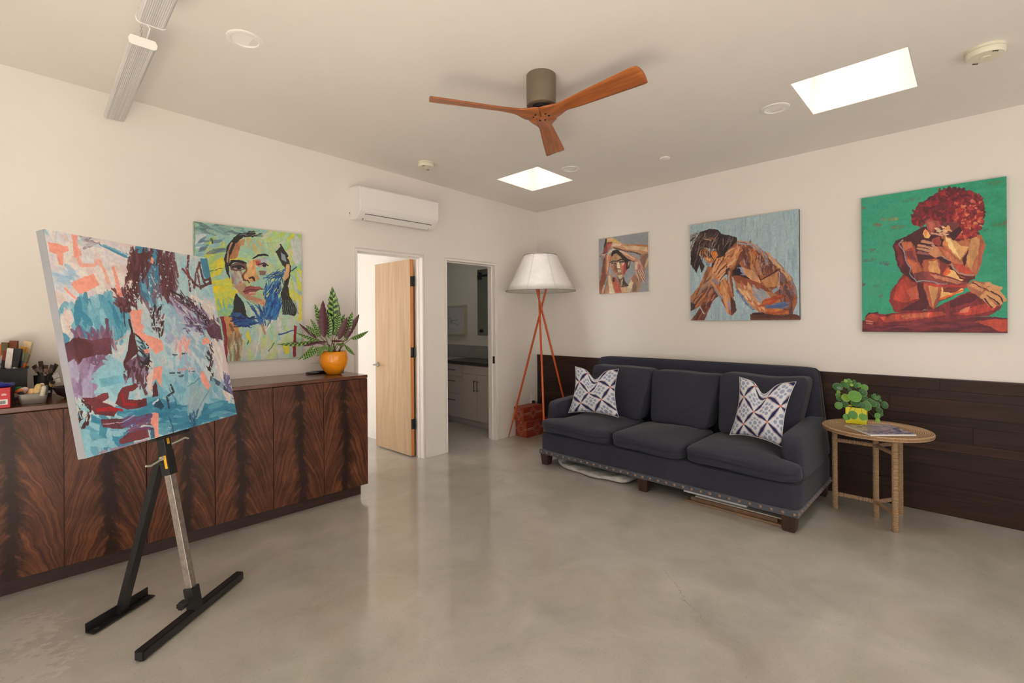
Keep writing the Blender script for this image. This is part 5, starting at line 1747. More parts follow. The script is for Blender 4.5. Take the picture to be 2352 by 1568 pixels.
beam(bm, ep(-.10, .822, .038), ep(.10, .822, .038), .036, .012, en)
obj('ledge', bm, M['black'], ez)

# ------------------------------------------------------------------ paintings


def art_mat(name, draw, px, rough=0.55, bump=0.25):
    arr = draw(px)                      # (h, w, 3) srgb 0..1, row 0 = top
    h, w_ = arr.shape[:2]
    im = bpy.data.images.new(name, w_, h)
    buf = np.ones((h, w_, 4), np.float32)
    buf[..., :3] = np.clip(arr, 0, 1)[::-1]
    im.pixels.foreach_set(buf.ravel())
    im.update()
    im.pack()
    a = NT(name, rough)
    tx = a.n('TexImage', {'Vector': a.coord('UV')})
    tx.image = im
    tx.extension = 'EXTEND'
    a.set('Base Color', tx.outputs[0])
    a.bump(a.noise(a.coord('UV'), 260, 3, 0.6), bump * .4, 0.001)
    return a.m


def canvas_thing(o, ex, ey, n, w_, h, th, label, artm, edgem, wall_gap=0.0):
    """o: lower-left front corner, ex right, ey up, n out of the face"""
    o, ex, ey, n = Vector(o), Vector(ex), Vector(ey), Vector(n)
    t = thing('painting', label, 'painting', tuple(o - n * th))
    bm = bmesh.new()
    prism(bm, [(0, 0), (w_, 0), (w_, h), (0, h)], o - n * th, ex, ey, n * (th - .0012))
    bmesh.ops.bevel(bm, geom=bm.edges[:], offset=.0015, segments=1, affect='EDGES')
    obj('stretched_canvas', bm, edgem, t)
    bm = bmesh.new()
    grid(bm, 1, 1, lambda u, v: o + ex * (u * w_) + ey * (v * h), uv=True)
    me = bpy.data.meshes.new('painted_face')
    bm.to_mesh(me)
    bm.free()
    me.materials.append(artm)
    new_obj('painted_face', me, t)
    return t


M['edge_grey'] = plain('grey_canvas_edge', (140, 141, 146), 0.7, 0.04)
M['edge_white'] = plain('white_canvas_edge', (226, 220, 212), 0.7, 0.04)
M['edge_slate'] = plain('slate_canvas_edge', (74, 78, 82), 0.7, 0.08)
M['edge_green'] = plain('green_canvas_edge', (30, 92, 74), 0.7, 0.1)
M['edge_pale'] = plain('pale_green_canvas_edge', (176, 190, 172), 0.7, 0.1)

canvas_thing(ep(-.424, .832, .058), eb, ed, en, .875, .918, .036, 'abstract canvas of blue, plum and coral strokes held on the easel',
             art_mat('abstract_painting', art_abstract, 900), M['edge_grey'])
canvas_thing((-3.752, -.032, 1.112), (1, 0, 0), (0, 0, 1), (0, -1, 0), .760, 1.025, .030, 'portrait of a dark-haired woman on yellow and turquoise above the credenza',
             art_mat('portrait_painting', art_portrait, 720), M['edge_pale'])
canvas_thing((-.034, -0.972, 1.700), (0, -1, 0), (0, 0, 1), (-1, 0, 0), .618, .626, .032, 'small square portrait with raised crossed arms on grey',
             art_mat('arms_painting', art_arms, 420), M['edge_white'])
canvas_thing((-.034, -2.038, 1.393), (0, -1, 0), (0, 0, 1), (-1, 0, 0), .938, .932, .032, 'crouching figure with dark wet hair painted on rainy blue',
             art_mat('crouching_painting', art_crouch, 620), M['edge_slate'])
canvas_thing((-.034, -3.404, 1.297), (0, -1, 0), (0, 0, 1), (-1, 0, 0), .780, 1.037, .032, 'seated figure with red curly hair painted on emerald green',
             art_mat('green_painting', art_green, 760), M['edge_green'])
# ------------------------------------------------------------------ wall air conditioner
ac = thing('air_conditioner', 'white split air conditioner mounted high on the wall above the wooden door', 'air conditioner', (-2.13, 0, 2.33))
AX0, AX1 = -2.557, -1.708
prof = [(0, 2.335), (-.06, 2.322), (-.105, 2.322), (-.150, 2.342), (-.192, 2.378), (-.206, 2.398), (-.209, 2.42), (-.207, 2.572), (-.203, 2.592), (-.190, 2.605), (-.165, 2.611), (0, 2.617)]
bm = bmesh.new()
prism(bm, prof, (AX0, 0, 0), (0, 1, 0), (0, 0, 1), (AX1 - AX0, 0, 0))
ends = [e for e in bm.edges if abs(e.verts[0].co.x - e.verts[1].co.x) < 1e-5 and e.verts[0].co.y < -.02 and e.verts[1].co.y < -.02]
bmesh.ops.bevel(bm, geom=ends, offset=.012, segments=3, affect='EDGES')
obj('body', bm, M['plastic'], ac, smooth='auto')
bm = B((AX0 + .008, AX1 - .008, -.2125, -.206, 2.408, 2.588), bevel=.003)
obj('front_panel', bm, M['plastic'], ac)
bm = bmesh.new()
sl = Vector((0, -.192 + .105, 2.378 - 2.322)).normalized()
nn = Vector((0, sl.z, -sl.y))
if nn.z > 0:
    nn = -nn
o = Vector((AX0 + .075, -.112, 2.3245)) + nn * .0012
L_ = AX1 - AX0 - .15
gap = bmesh.new()
prism(gap, [(-.006, -.006), (L_ + .006, -.006), (L_ + .006, .078), (-.006, .078)], o, (1, 0, 0), sl, nn * .0015)
obj('louver_slot', gap, plain('grey_shadow_gap', (92, 88, 86), 0.8), ac)
prism(bm, [(0, 0), (L_, 0), (L_, .072), (0, .072)], o + nn * .0016, (1, 0, 0), sl, nn * .004)
bmesh.ops.bevel(bm, geom=bm.edges[:], offset=.0012, segments=1, affect='EDGES')
obj('louver', bm, M['plastic'], ac)
bm = bmesh.new()
tube(bm, [(AX0 + .002, -.02, 2.385), (AX0 - .003, -.02, 2.385)], .006, 10)
obj('screw_cap', bm, M['blackp'], ac)
obj('side_clip', B((AX0 - .002, AX0 + .001, -.028, -.012, 2.345, 2.375)), M['cream'], ac)

# ------------------------------------------------------------------ ceiling fittings


def on_ceiling(x, y):
    return Vector((x, y, zc(x)))


for (x, y, lab) in ((-3.773, -1.302, 'white recessed downlight nearest the hanging strip lights'), (-1.038, -3.078, 'white recessed downlight beside the skylight nearest the green painting'), (-1.02, -1.333, 'white recessed downlight beside the corner skylight')):
    c = on_ceiling(x, y)
    t = thing('downlight', lab, 'ceiling light', c, 'recessed ceiling downlights')
    bm = bmesh.new()
    lathe(bm, [(.088, .001), (.087, -.004), (.078, -.007), (.066, -.006), (.062, -.001)], c, 40, close=False)
    obj('trim_ring', bm, M['plastic'], t, smooth='auto')
    bm = bmesh.new()
    lathe(bm, [(.062, -.0015), (.05, -.0008), (.002, -.0006)], c, 40, close=False)
    obj('lens', bm, M['frost'], t, smooth=True)

for (x, y, r, lab, det) in ((-1.013, -4.081, .078, 'round cream smoke alarm with slotted cover near the right wall', True), (-2.043, -.466, .072, 'round cream smoke alarm above the wall air conditioner', False)):
    c = on_ceiling(x, y)
    t = thing('smoke_alarm', lab, 'smoke alarm', c)
    bm = bmesh.new()
    lathe(bm, [(r, .004), (r, -.012)], c, 40)
    obj('mount_plate', bm, M['cream'], t, smooth='auto')
    bm = bmesh.new()
    lathe(bm, [(r * .97, -.012), (r * 1.02, -.016), (r * 1.0, -.034), (r * .93, -.042), (r * .5, -.045), (.002, -.045)], c, 40, close=False)
    obj('cover', bm, M['cream'], t, smooth='auto')
    bm = bmesh.new()
    for a0 in (0.5, 3.6):
        for q in range(3):
            a = a0 + q * .14
            p = c + Vector((math.cos(a) * r * .84, math.sin(a) * r * .84, -.0435))
            tube(bm, [p, p - Vector((0, 0, .003))], .0035, 8)
    obj('slots', bm, M['dark'], t, kind='stuff')
    bm = bmesh.new()
    lathe(bm, [(.022, -.045), (.021, -.048), (.002, -.048)], c, 24, close=False)
    obj('test_button', bm, M['cream'], t)
c = on_ceiling(-.684, -2.107)
t = thing('sprinkler_cover', 'small white flat round sprinkler cover plate on the ceiling', 'sprinkler', c)
bm = bmesh.new()
lathe(bm, [(.044, .002), (.044, -.005), (.04, -.008), (.002, -.009)], c, 32)
obj('cover_plate', bm, M['plastic'], t, smooth='auto')

# ------------------------------------------------------------------ hanging strip lights
M['lens'] = plain('prismatic_lens', (196, 193, 190), 0.3, 0.03)


def m_lens():
    a = NT('prismatic_lens_ribbed', 0.35)
    v = a.coord()
    s = a.noise(a.mapping(v, (60, .6, 1)), 2, 3, .6)
    a.set('Base Color', a.ramp(s, [(.3, srgb(186, 184, 184)), (.7, srgb(212, 209, 206))]))
    x = a.sep(v)[0]
    a.bump(a.math('SINE', a.math('MULTIPLY', x, 900)), .3, .002)
    return a.m


M['lens'] = m_lens()
for (y0, y1, lab) in ((-1.262, -0.115, 'white fluorescent strip light on chains nearest the wall'), (-2.70, -1.475, 'white fluorescent strip light on chains, cut off by the photo top edge')):
    x0, x1, z = -4.249, -4.143, 2.705
    t = thing('strip_light', lab, 'ceiling light', ((x0 + x1) / 2, (y0 + y1) / 2, z), 'hanging strip lights')
    obj('housing', B((x0 + .012, x1 - .012, y0 + .004, y1 - .004, z + .020, z + .040), bevel=.003), M['plastic'], t)
    bm = bmesh.new()
    pr = [(x0, z + .022), (x0 + .003, z + .008), (x0 + .012, z + .001), (x1 - .012, z + .001), (x1 - .003, z + .008), (x1, z + .022)]
    prism(bm, pr, (0, y0 + .006, 0), (1, 0, 0), (0, 0, 1), (0, y1 - y0 - .012, 0))
    obj('lens', bm, M['lens'], t)
    for yy in (y0, y1 - .006):
        bm = bmesh.new()
        pr2 = [(x0 - .002, z + .024), (x0 + .001, z + .006), (x0 + .011, z - .001), (x1 - .011, z - .001), (x1 - .001, z + .006), (x1 + .002, z + .024), (x1 - .006, z + .042), (x0 + .006, z + .042)]
        prism(bm, pr2, (0, yy, 0), (1, 0, 0), (0, 0, 1), (0, .006, 0))
        obj('end_cap', bm, M['plastic'], t)
    for yy in (y0 + .05, y1 - .05):
        xm = (x0 + x1) / 2
        ztop = zc(xm)
        bm = bmesh.new()
        tube(bm, [(xm - .03, yy, z + .040), (xm, yy, z + .072), (xm + .03, yy, z + .040)], .0015, 5)
        zz = z + .072
        k = 0
        while zz < ztop - .004:
            d = Vector((.004, 0, 0)) if k % 2 else Vector((0, .004, 0))
            q = Vector((xm, yy, zz))
            h = min(.016, ztop - zz)
            tube(bm, [q, q + d + Vector((0, 0, h * .3)), q + d + Vector((0, 0, h * .7)), q + Vector((0, 0, h)), q - d + Vector((0, 0, h * .7)), q - d + Vector((0, 0, h * .3)), q], .0011, 5, caps=False)
            zz += .013
            k += 1
        lathe(bm, [(.012, -.006), (.012, .002)], (xm, yy, ztop - .002), 12)
        obj('chain', bm, M['steel'], t)
    bm = bmesh.new()
    xm, yy = (x0 + x1) / 2, y0 + .05
    tube(bm, [(xm + .02, yy, z + .06), (xm + .03, yy - .02, z + .11), (xm + .012, yy, z + .15), (xm + .02, yy + .01, zc(xm))], .003, 6)
    obj('power_cord', bm, M['plastic'], t)

# ------------------------------------------------------------------ calathea in the orange pot
PC = Vector((-2.832, -0.272, ct))
pt = thing('potted_plant', 'tall wavy-leaved calathea in a glossy orange pot on the credenza', 'plant', PC)
M['pot'] = plain('glossy_orange_glaze', (236, 148, 28), 0.12, 0.04, 6)
M['soil'] = plain('potting_soil', (58, 42, 32), 0.95, 0.3, 80)
bm = bmesh.new()
prof = [(.004, .001), (.048, 0), (.058, .006), (.082, .035), (.102, .070), (.111, .105), (.112, .135), (.108, .165), (.103, .187), (.100, .188), (.097, .186), (.101, .160), (.104, .135), (.100, .1), (.09, .07), (.004, .06)]
lathe(bm, prof, PC, 56)
obj('pot', bm, M['pot'], pt, smooth=True)
bm = bmesh.new()
lathe(bm, [(.100, .155), (.06, .166), (.004, .168)], PC, 32)
obj('soil', bm, M['soil'], pt, smooth=True)


def m_calathea():
    a = NT('calathea_leaf', 0.4)
    uv = a.coord('UV')
    x, y, z = a.sep(uv)[0:3]
    u = a.math('MULTIPLY', a.math('SUBTRACT', x, 0.5), 2)
    au = a.math('ABSOLUTE', u)
    side = a.math('MULTIPLY', a.math('GREATER_THAN', u, 0), 0.5)
    # dark lozenges along the midrib, alternately large and small, angled to the edge
    ph = a.math('SUBTRACT', a.math('MULTIPLY', y, 9.0), a.math('MULTIPLY', au, 0.55))
    ph = a.math('ADD', ph, side)
    fr = a.math('ABSOLUTE', a.math('SUBTRACT', a.math('FRACT', ph), 0.5))
    spot = a.math('LESS_THAN', a.math('ADD', a.math('POWER', a.math('MULTIPLY', fr, 3.5), 2), a.math('POWER', a.math('DIVIDE', a.math('SUBTRACT', au, 0.42), 0.40), 2)), 1.0)
    rim = a.math('GREATER_THAN', au, 0.86)
    mid = a.math('LESS_THAN', au, 0.07)
    n_ = a.noise(a.mapping(uv, (3, 9, 1)), 3, 3)
    light = a.ramp(n_, [(.3, srgb(122, 162, 74)), (.7, srgb(160, 194, 104))])
    dk = srgb(28, 56, 34)
    c = a.mix(a.math('MAXIMUM', a.math('MAXIMUM', spot, rim), mid), light, dk)
    back = a.ramp(n_, [(.3, srgb(66, 26, 38)), (.7, srgb(92, 38, 50))])
    bf = a.n('NewGeometry').outputs['Backfacing']
    a.set('Base Color', a.mix(bf, c, back))
    return a.m


M['calathea'] = m_calathea()
M['stem'] = plain('green_stem', (120, 132, 70), 0.6, 0.15)
M['stemr'] = plain('reddish_stem', (112, 72, 58), 0.6, 0.15)


def leaf_mesh(name, wavy=.05, wd=.17, curl=.12):
    bm = bmesh.new()
    nu, nv = 6, 22

    def fn(u, v):
        s = (u - .5) * 2
        prof = max(0.0, math.sin(PI * min(1, v ** .85)) ** .75 * (1 - .28 * v))
        wv = 1 + .09 * math.sin(v * 2 * PI * 7 + (1.3 if s > 0 else 0))
        return Vector((s * wd * .5 * prof * wv, abs(s) * .10 * wd * prof + .022 * abs(s) * math.sin(v * 2 * PI * 8 + s) * prof - curl * v * v, v))
    grid(bm, nu, nv, fn, uv=True)
    for f in bm.faces:
        f.smooth = True
    me = bpy.data.meshes.new(name)
    bm.to_mesh(me)
    bm.free()
    me.materials.append(M['calathea'])
    return me


LM = [leaf_mesh('leaf', wd=.31, curl=.06), leaf_mesh('leaf', wd=.38, curl=.20), leaf_mesh('leaf', wd=.28, curl=.30)]


def leaf(base, tip, me, face, parent, name='leaf', width=1.0, stem=None):
    """blade from base to tip, upper side (-y of the mesh is convex) turned toward face"""
    base, tip = Vector(base), Vector(tip)
    d = tip - base
    L = d.length
    zax = d.normalized()
    f = Vector(face)
    yax = (f - zax * f.dot(zax)).normalized() * -1
    xax = yax.cross(zax)
    o = new_obj(name, me, parent)
    Mx = Matrix((xax * L * width, yax * L, zax * L)).transposed().to_4x4()
    Mx.translation = base
    o.matrix_basis = Mx
    return o


# leaves: (dx right, dz of base, tip right, tip up, toward-viewer, mesh, width, purple side shown)
VR = Vector((math.sin(YAW), -math.cos(YAW), 0))       # picture right on the floor plan
VT = Vector((-math.cos(YAW), -math.sin(YAW), 0))      # toward the viewer
PXM = 4.166 / FPX                                     # metres per photo pixel at the pot


def pl(px, py, t):
    """offset in photo pixels from the pot's foot, t metres toward the viewer"""
    return PC + VR * (px * PXM) + Vector((0, 0, py * PXM)) + VT * t


LV = [  # base px,py  tip px,py  toward: base, tip, mesh, width, back?
    (0, 85, 1, 187, .00, .01, 0, 1.0, 0),
    (-17, 78, -20, 158, .03, .04, 0, .95, 1),
    (-22, 92, -41, 150, .0, -.02, 0, .9, 0),
    (-26, 80, -49, 119, .01, .0, 0, .75, 0),
    (-33, 76, -70, 109, .02, .05, 0, .55, 1),
    (-30, 80, -57, 103, .01, .03, 1, 1.05, 0),
    (-22, 70, -71, 82, .03, .08, 2, .7, 0),
    (-40, 72, -104, 54, .02, .10, 2, .65, 0),
    (-24, 70, -55, 60, .05, .10, 2, .7, 1),
    (-36, 62, -57, 28, .07, .12, 2, .95, 0),
    (-24, 60, -47, 30, .08, .14, 1, 1.0, 0),
    (-12, 62, -18, 38, .10, .15, 1, 1.35, 0),
    (2, 62, 9, 46, .09, .13, 1, 1.3, 0),
    (-8, 76, -6, 130, .02, .02, 0, 1.0, 0),
    (10, 90, 16, 134, .03, .03, 1, 1.1, 0),
    (7, 80, 24, 128, .02, -.01, 0, 1.1, 0),
    (15, 74, 33, 122, .04, .05, 0, 1.05, 1),
    (24, 78, 42, 133, .01, .0, 0, 1.1, 0),
    (24, 80, 32, 124, -.02, -.04, 0, .9, 0),
    (27, 74, 54, 128, .01, .0, 0, .75, 1),
    (33, 88, 55, 127, -.01, -.02, 0, .8, 0),
    (38, 76, 84, 87, .02, .05, 1, .8, 0),
    (28, 72, 43, 80, .05, .07, 1, 1.2, 0),
    (2, 72, 30, 70, .07, .12, 2, .6, 1),
    (12, 66, 39, 60, .06, .11, 2, 1.0, 0),
    (27, 64, 56, 36, .05, .10, 2, .7, 0),
    (-10, 64, 4, 50, .11, .14, 1, 1.1, 0),
    (-4, 82, -14, 120, -.05, -.10, 0, 1.0, 0),
    (6, 82, 20, 110, -.06, -.12, 0, 1.0, 0),
    (-6, 70, -34, 66, .08, .12, 2, .8, 1),
]
for (bx, by, tx, ty, b0, t0, mi, wd_, bk) in LV:
    f = VT + Vector((0, 0, .75 if ty - by < 25 else .25))
    if bk:
        f = -VT * 1.0 + Vector((0, 0, .2))
    base, tip = pl(bx, by, b0), pl(tx, ty, t0)
    leaf(base, tip, LM[mi], f, pt, width=wd_)
    bm = bmesh.new()
    root = PC + Vector((random.uniform(-.045, .045), random.uniform(-.045, .045), .16))
    mid_ = (root + base) / 2 + Vector((0, 0, .018))
    tube(bm, [root, mid_, base + (tip - base) * .06], [.0028, .0024, .0018], 5)
    obj('stem', bm, M['stem'] if random.random() < .6 else M['stemr'], pt, smooth=True)

# long black tray lying behind the pot
bm = bmesh.new()


def tray(x, y, z):
    return Vector((-2.838 + x * .158, -.116 + y * .045 * (1 - .45 * max(0, -x) ** 2), ct + .001 + (z + 1) * .5 * (.016 + .006 * (1 - x * x))))


soft_box(bm, tray, 8, 6)
o = obj('tray', bm, plain('black_lacquer', (20, 20, 21), 0.15), smooth=True)
tag(o, 'long low black lacquer tray lying behind the orange pot', 'tray')

# wall plate
t = thing('wall_plate', 'blank white wall plate behind the leafy orange-potted plant', 'wall plate', (-2.877, 0, 1.117))
obj('plate', B((-2.923, -2.831, -.006, 0, 1.052, 1.181), bevel=.003), M['plastic'], t)
bm = bmesh.new()
for z in (1.075, 1.158):
    tube(bm, [(-2.877, -.0055, z), (-2.877, -.0075, z)], .004, 8)
obj('screw', bm, M['cream'], t)

# outlet and plug by the corner
t = thing('outlet', 'white power outlet with a black plug above the rust boxes', 'outlet', (-.112, 0, .40))
obj('plate', B((-.150, -.074, -.006, 0, .338, .455), bevel=.003), M['plastic'], t)
obj('socket_face', B((-.132, -.092, -.008, -.005, .352, .390), (-.132, -.092, -.008, -.005, .404, .440), bevel=.002), M['plastic'], t)
obj('plug', B((-.130, -.094, -.034, -.008, .356, .388), bevel=.004), M['blackp'], t)
bm = bmesh.new()
tube(bm, [(-.112, -.03, .37), (-.09, -.06, .372), (-.05, -.07, .38), (-.034, -.11, .36), (-.03, -.16, .25), (-.034, -.22, .06), (-.06, -.30, .006), (-.20, -.36, .006), (-.40, -.42, .006)], .004, 6)
t2 = obj('lamp_cord', bm, M['blackp'], smooth=True)
tag(t2, 'thin black lamp cord trailing from the corner outlet to the floor', 'cord')

# ------------------------------------------------------------------ pilea on the table
QC = Vector((-0.31, -3.405, ZT + .001))


def pxo(x, y, D):
    """point at picture coordinates, D metres deep (used at build time to place leaves)"""
    a, b = x - 1176.0, y - CYPX
    c, s = math.cos(ROLL), math.sin(ROLL)
    u, v = c * a + s * b, -s * a + c * b
    return Vector((-4.5609, -4.0497, 1.4029)) + (fw + rt * (u / FPX) - up * (v / FPX)) * D


pq = thing('potted_plant', 'pilea with round coin leaves in a square yellow pot', 'plant', QC)
M['yellowpot'] = plain('yellow_glaze', (220, 212, 6), 0.35, 0.03)
yaw = math.radians(5)
cx_, sx_ = math.cos(yaw), math.sin(yaw)
bm = bmesh.new()
h2, hh = .0625, .118


def q2(x, y, z):
    return QC + Vector((x * cx_ - y * sx_, x * sx_ + y * cx_, z))


o_ = [[bm.verts.new(q2(sx * s, sy * s, z)) for sx, sy in ((-1, -1), (1, -1), (1, 1), (-1, 1))] for s, z in ((h2, 0), (h2, hh), (h2 - .006, hh), (h2 - .006, .02))]
bm.faces.new(o_[0][::-1])
bm.faces.new(o_[3])
for a, b in zip(o_, o_[1:]):
    for i in range(4):
        bm.faces.new((a[i], a[(i + 1) % 4], b[(i + 1) % 4], b[i]))
bmesh.ops.bevel(bm, geom=bm.edges[:], offset=.0015, segments=1, affect='EDGES')
obj('pot', bm, M['yellowpot'], pq)
bm = bmesh.new()
vs = [bm.verts.new(q2(sx * .056, sy * .056, hh - .012)) for sx, sy in ((-1, -1), (1, -1), (1, 1), (-1, 1))]
vs2 = [bm.verts.new(v.co - Vector((0, 0, .06))) for v in vs]
bm.faces.new(vs)
bm.faces.new(vs2[::-1])
for i in range(4):
    bm.faces.new((vs[i], vs[(i + 1) % 4], vs2[(i + 1) % 4], vs2[i]))
obj('soil', bm, M['soil'], pq)


def m_pilea():
    a = NT('pilea_leaf', 0.45)
    uv = a.coord('UV')
    x, y, z = a.sep(uv)[0:3]
    r = a.math('SQRT', a.math('ADD', a.math('POWER', a.math('SUBTRACT', x, .5), 2), a.math('POWER', a.math('SUBTRACT', y, .5), 2)))
    rnd = a.n('ObjectInfo').outputs['Random']
    g = a.ramp(rnd, [(0, srgb(30, 74, 30)), (.55, srgb(44, 96, 34)), (.85, srgb(78, 128, 42)), (1, srgb(124, 156, 60))])
    rim = a.n('MapRange', {0: r, 1: .455, 2: .49, 3: 0.0, 4: 0.55}).outputs[0]
    dot = a.n('MapRange', {0: r, 1: .05, 2: .0, 3: 0.0, 4: 0.8}).outputs[0]
    c = a.mix(a.math('MAXIMUM', rim, dot), g, srgb(164, 190, 110))
    a.set('Base Color', c)
    return a.m


M['pilea'] = m_pilea()
bm = bmesh.new()
nn_ = 20
lay = bm.loops.layers.uv.verify()
rings = []
for q, (r, h) in enumerate(((.22, -.09), (.6, -.03), (.9, .05), (1.0, .10))):
    rings.append([bm.verts.new((math.cos(2 * PI * k / nn_) * r, math.sin(2 * PI * k / nn_) * r * 1.06, h)) for k in range(nn_)])
cv = bm.verts.new((0, 0, -.10))
for k in range(nn_):
    bm.faces.new((cv, rings[0][k], rings[0][(k + 1) % nn_]))
for a_, b_ in zip(rings, rings[1:]):
    for k in range(nn_):
        bm.faces.new((a_[k], b_[k], b_[(k + 1) % nn_], a_[(k + 1) % nn_]))
for f in bm.faces:
    f.smooth = True
    for l in f.loops:
        l[lay].uv = (l.vert.co.x * .5 + .5, l.vert.co.y * .5 / 1.06 + .5)
PM = bpy.data.meshes.new('leaf')
bm.to_mesh(PM)
bm.free()
PM.materials.append(M['pilea'])
# centre x, y in the photo, radius px, depth offset, squash
K = 280 / 2352
PLV = [(285, 325, 85, .02, .75), (440, 205, 33, .03, 1), (505, 205, 42, .0, 1), (400, 265, 55, .0, .9), (455, 300, 48, .04, 1), (550, 225, 20, .05, 1), (605, 210, 28, -.03, 1), (552, 285, 30, .05, 1), (630, 285, 52, .04, 1), (690, 285, 46, .0, 1),
       (805, 335, 62, -.02, 1), (775, 430, 76, .03, 1), (300, 425, 34, -.03, .8), (290, 480, 44, -.02, .9), (310, 545, 50, -.01, .8), (440, 535, 76, .02, .9), (615, 505, 110, .06, .9), (795, 540, 58, .0, .9), (300, 680, 68, .03, 1), (420, 655, 62, .02, 1),
       (650, 640, 70, .04, .6), (765, 680, 58, .07, 1), (840, 690, 90, .06, 1), (590, 640, 50, .03, .7), (980, 510, 44, .0, 1), (1030, 540, 40, .01, 1), (1078, 515, 34, -.01, 1), (1000, 470, 24, -.02, 1), (910, 580, 38, .02, .9), (960, 640, 66, .03, .9), (1040, 665, 58, .03, 1), (1105, 585, 30, .0, .8),
       (1190, 670, 66, .0, 1), (1090, 780, 62, .0, .8), (1120, 850, 40, -.01, 1), (1050, 880, 54, .04, 1), (1055, 970, 46, .03, 1), (580, 865, 82, .10, .9), (775, 905, 72, .10, .9), (455, 905, 62, .09, .7), (700, 600, 60, -.02, .9), (520, 390, 40, .0, .8), (560, 560, 50, -.03, .9), (870, 620, 46, -.03, .9), (500, 260, 30, -.02, .9)]
DP = 3.06
POTTOP = q2(0, 0, hh - .01)
for (x, y, r, t, sq) in PLV:
    D = DP - .06 - t
    c = pxo(1890 + x * K, 850 + y * K, D)
    R = r * K / FPX * D
    o = new_obj('leaf', PM, pq)
    out = (c - POTTOP)
    out.z *= .3
    n = (Vector((-fw.x, -fw.y, 0)) * 1.0 + out.normalized() * .55 + Vector((random.uniform(-.25, .25), random.uniform(-.25, .25), .55 + random.uniform(-.2, .2) + (1 - sq) * 1.2))).normalized()
    xa = n.cross(Vector((0, 0, 1))).normalized()
    ya = n.cross(xa).normalized()
    Mx = Matrix((xa * R, ya * R, n * R)).transposed().to_4x4()
    Mx.translation = c
    o.matrix_basis = Mx
    bm = bmesh.new()
    root = POTTOP + Vector((random.uniform(-.03, .03), random.uniform(-.03, .03), -.005))
    root2 = root + Vector((0, 0, .05 + random.uniform(0, .03)))
    e = c - n * R * .1
    tube(bm, [root, root2, (root2 + e) / 2 + Vector((0, 0, .012)), e], [.0016, .0014, .0011, .0009], 4)
    obj('stem', bm, M['stem'], pq, smooth=True)

# magazine
P4 = [pxo(*q) for q in ((1940, 979, 3.0), (2000, 1001, 2.8), (2105, 1001, 2.7), (2040, 977, 3.0))]
zt = ZT + .001
C0 = Vector((-4.5609, -4.0497, 1.4029))
P4 = [C0 + (p - C0) * ((zt - C0.z) / (p.z - C0.z)) for p in P4]
mg = thing('magazine', 'art magazine with a busy blue-grey cover lying beside the yellow pot', 'magazine', P4[0])
bm = bmesh.new()
vs = [bm.verts.new(p) for p in P4]
v2 = [bm.verts.new(p + Vector((0, 0, .010))) for p in P4]
bm.faces.new(vs[::-1])
bm.faces.new(v2)
for i in range(4):
    bm.faces.new((vs[i], vs[(i + 1) % 4], v2[(i + 1) % 4], v2[i]))
obj('pages', bm, plain('paper_block', (228, 224, 220), 0.7, 0.02), mg)


def m_cover():
    a = NT('printed_cover', 0.3)
    v = a.coord('UV')
    n1 = a.noise(v, 5, 6, .7, 1.2)
    n2 = a.noise(a.mapping(v, (1, 1, 1), (4, 2, 0)), 3.2, 5, .65, 1.0)
    c1 = a.ramp(n1, [(.36, srgb(20, 22, 42)), (.45, srgb(70, 80, 122)), (.5, srgb(176, 170, 178)), (.58, srgb(206, 190, 186)), (.66, srgb(70, 80, 76))])
    c2 = a.ramp(n2, [(.42, srgb(34, 44, 120)), (.5, srgb(190, 184, 188)), (.57, srgb(170, 128, 140)), (.64, srgb(30, 28, 36))])
    k_ = a.ramp(a.noise(a.mapping(v, (1, 1, 1), (9, 5, 0)), 4, 4, .6), [(.44, (0, 0, 0)), (.54, (1, 1, 1))])
    a.set('Base Color', a.mix(k_, c1, c2))
    return a.m


bm = bmesh.new()
lay = bm.loops.layers.uv.verify()
f = bm.faces.new([bm.verts.new(p + Vector((0, 0, .0106))) for p in P4])
for l, q in zip(f.loops, ((0, 0), (0, 1), (1, 1), (1, 0))):
    l[lay].uv = q
obj('cover', bm, m_cover(), mg)

# ------------------------------------------------------------------ throw pillows


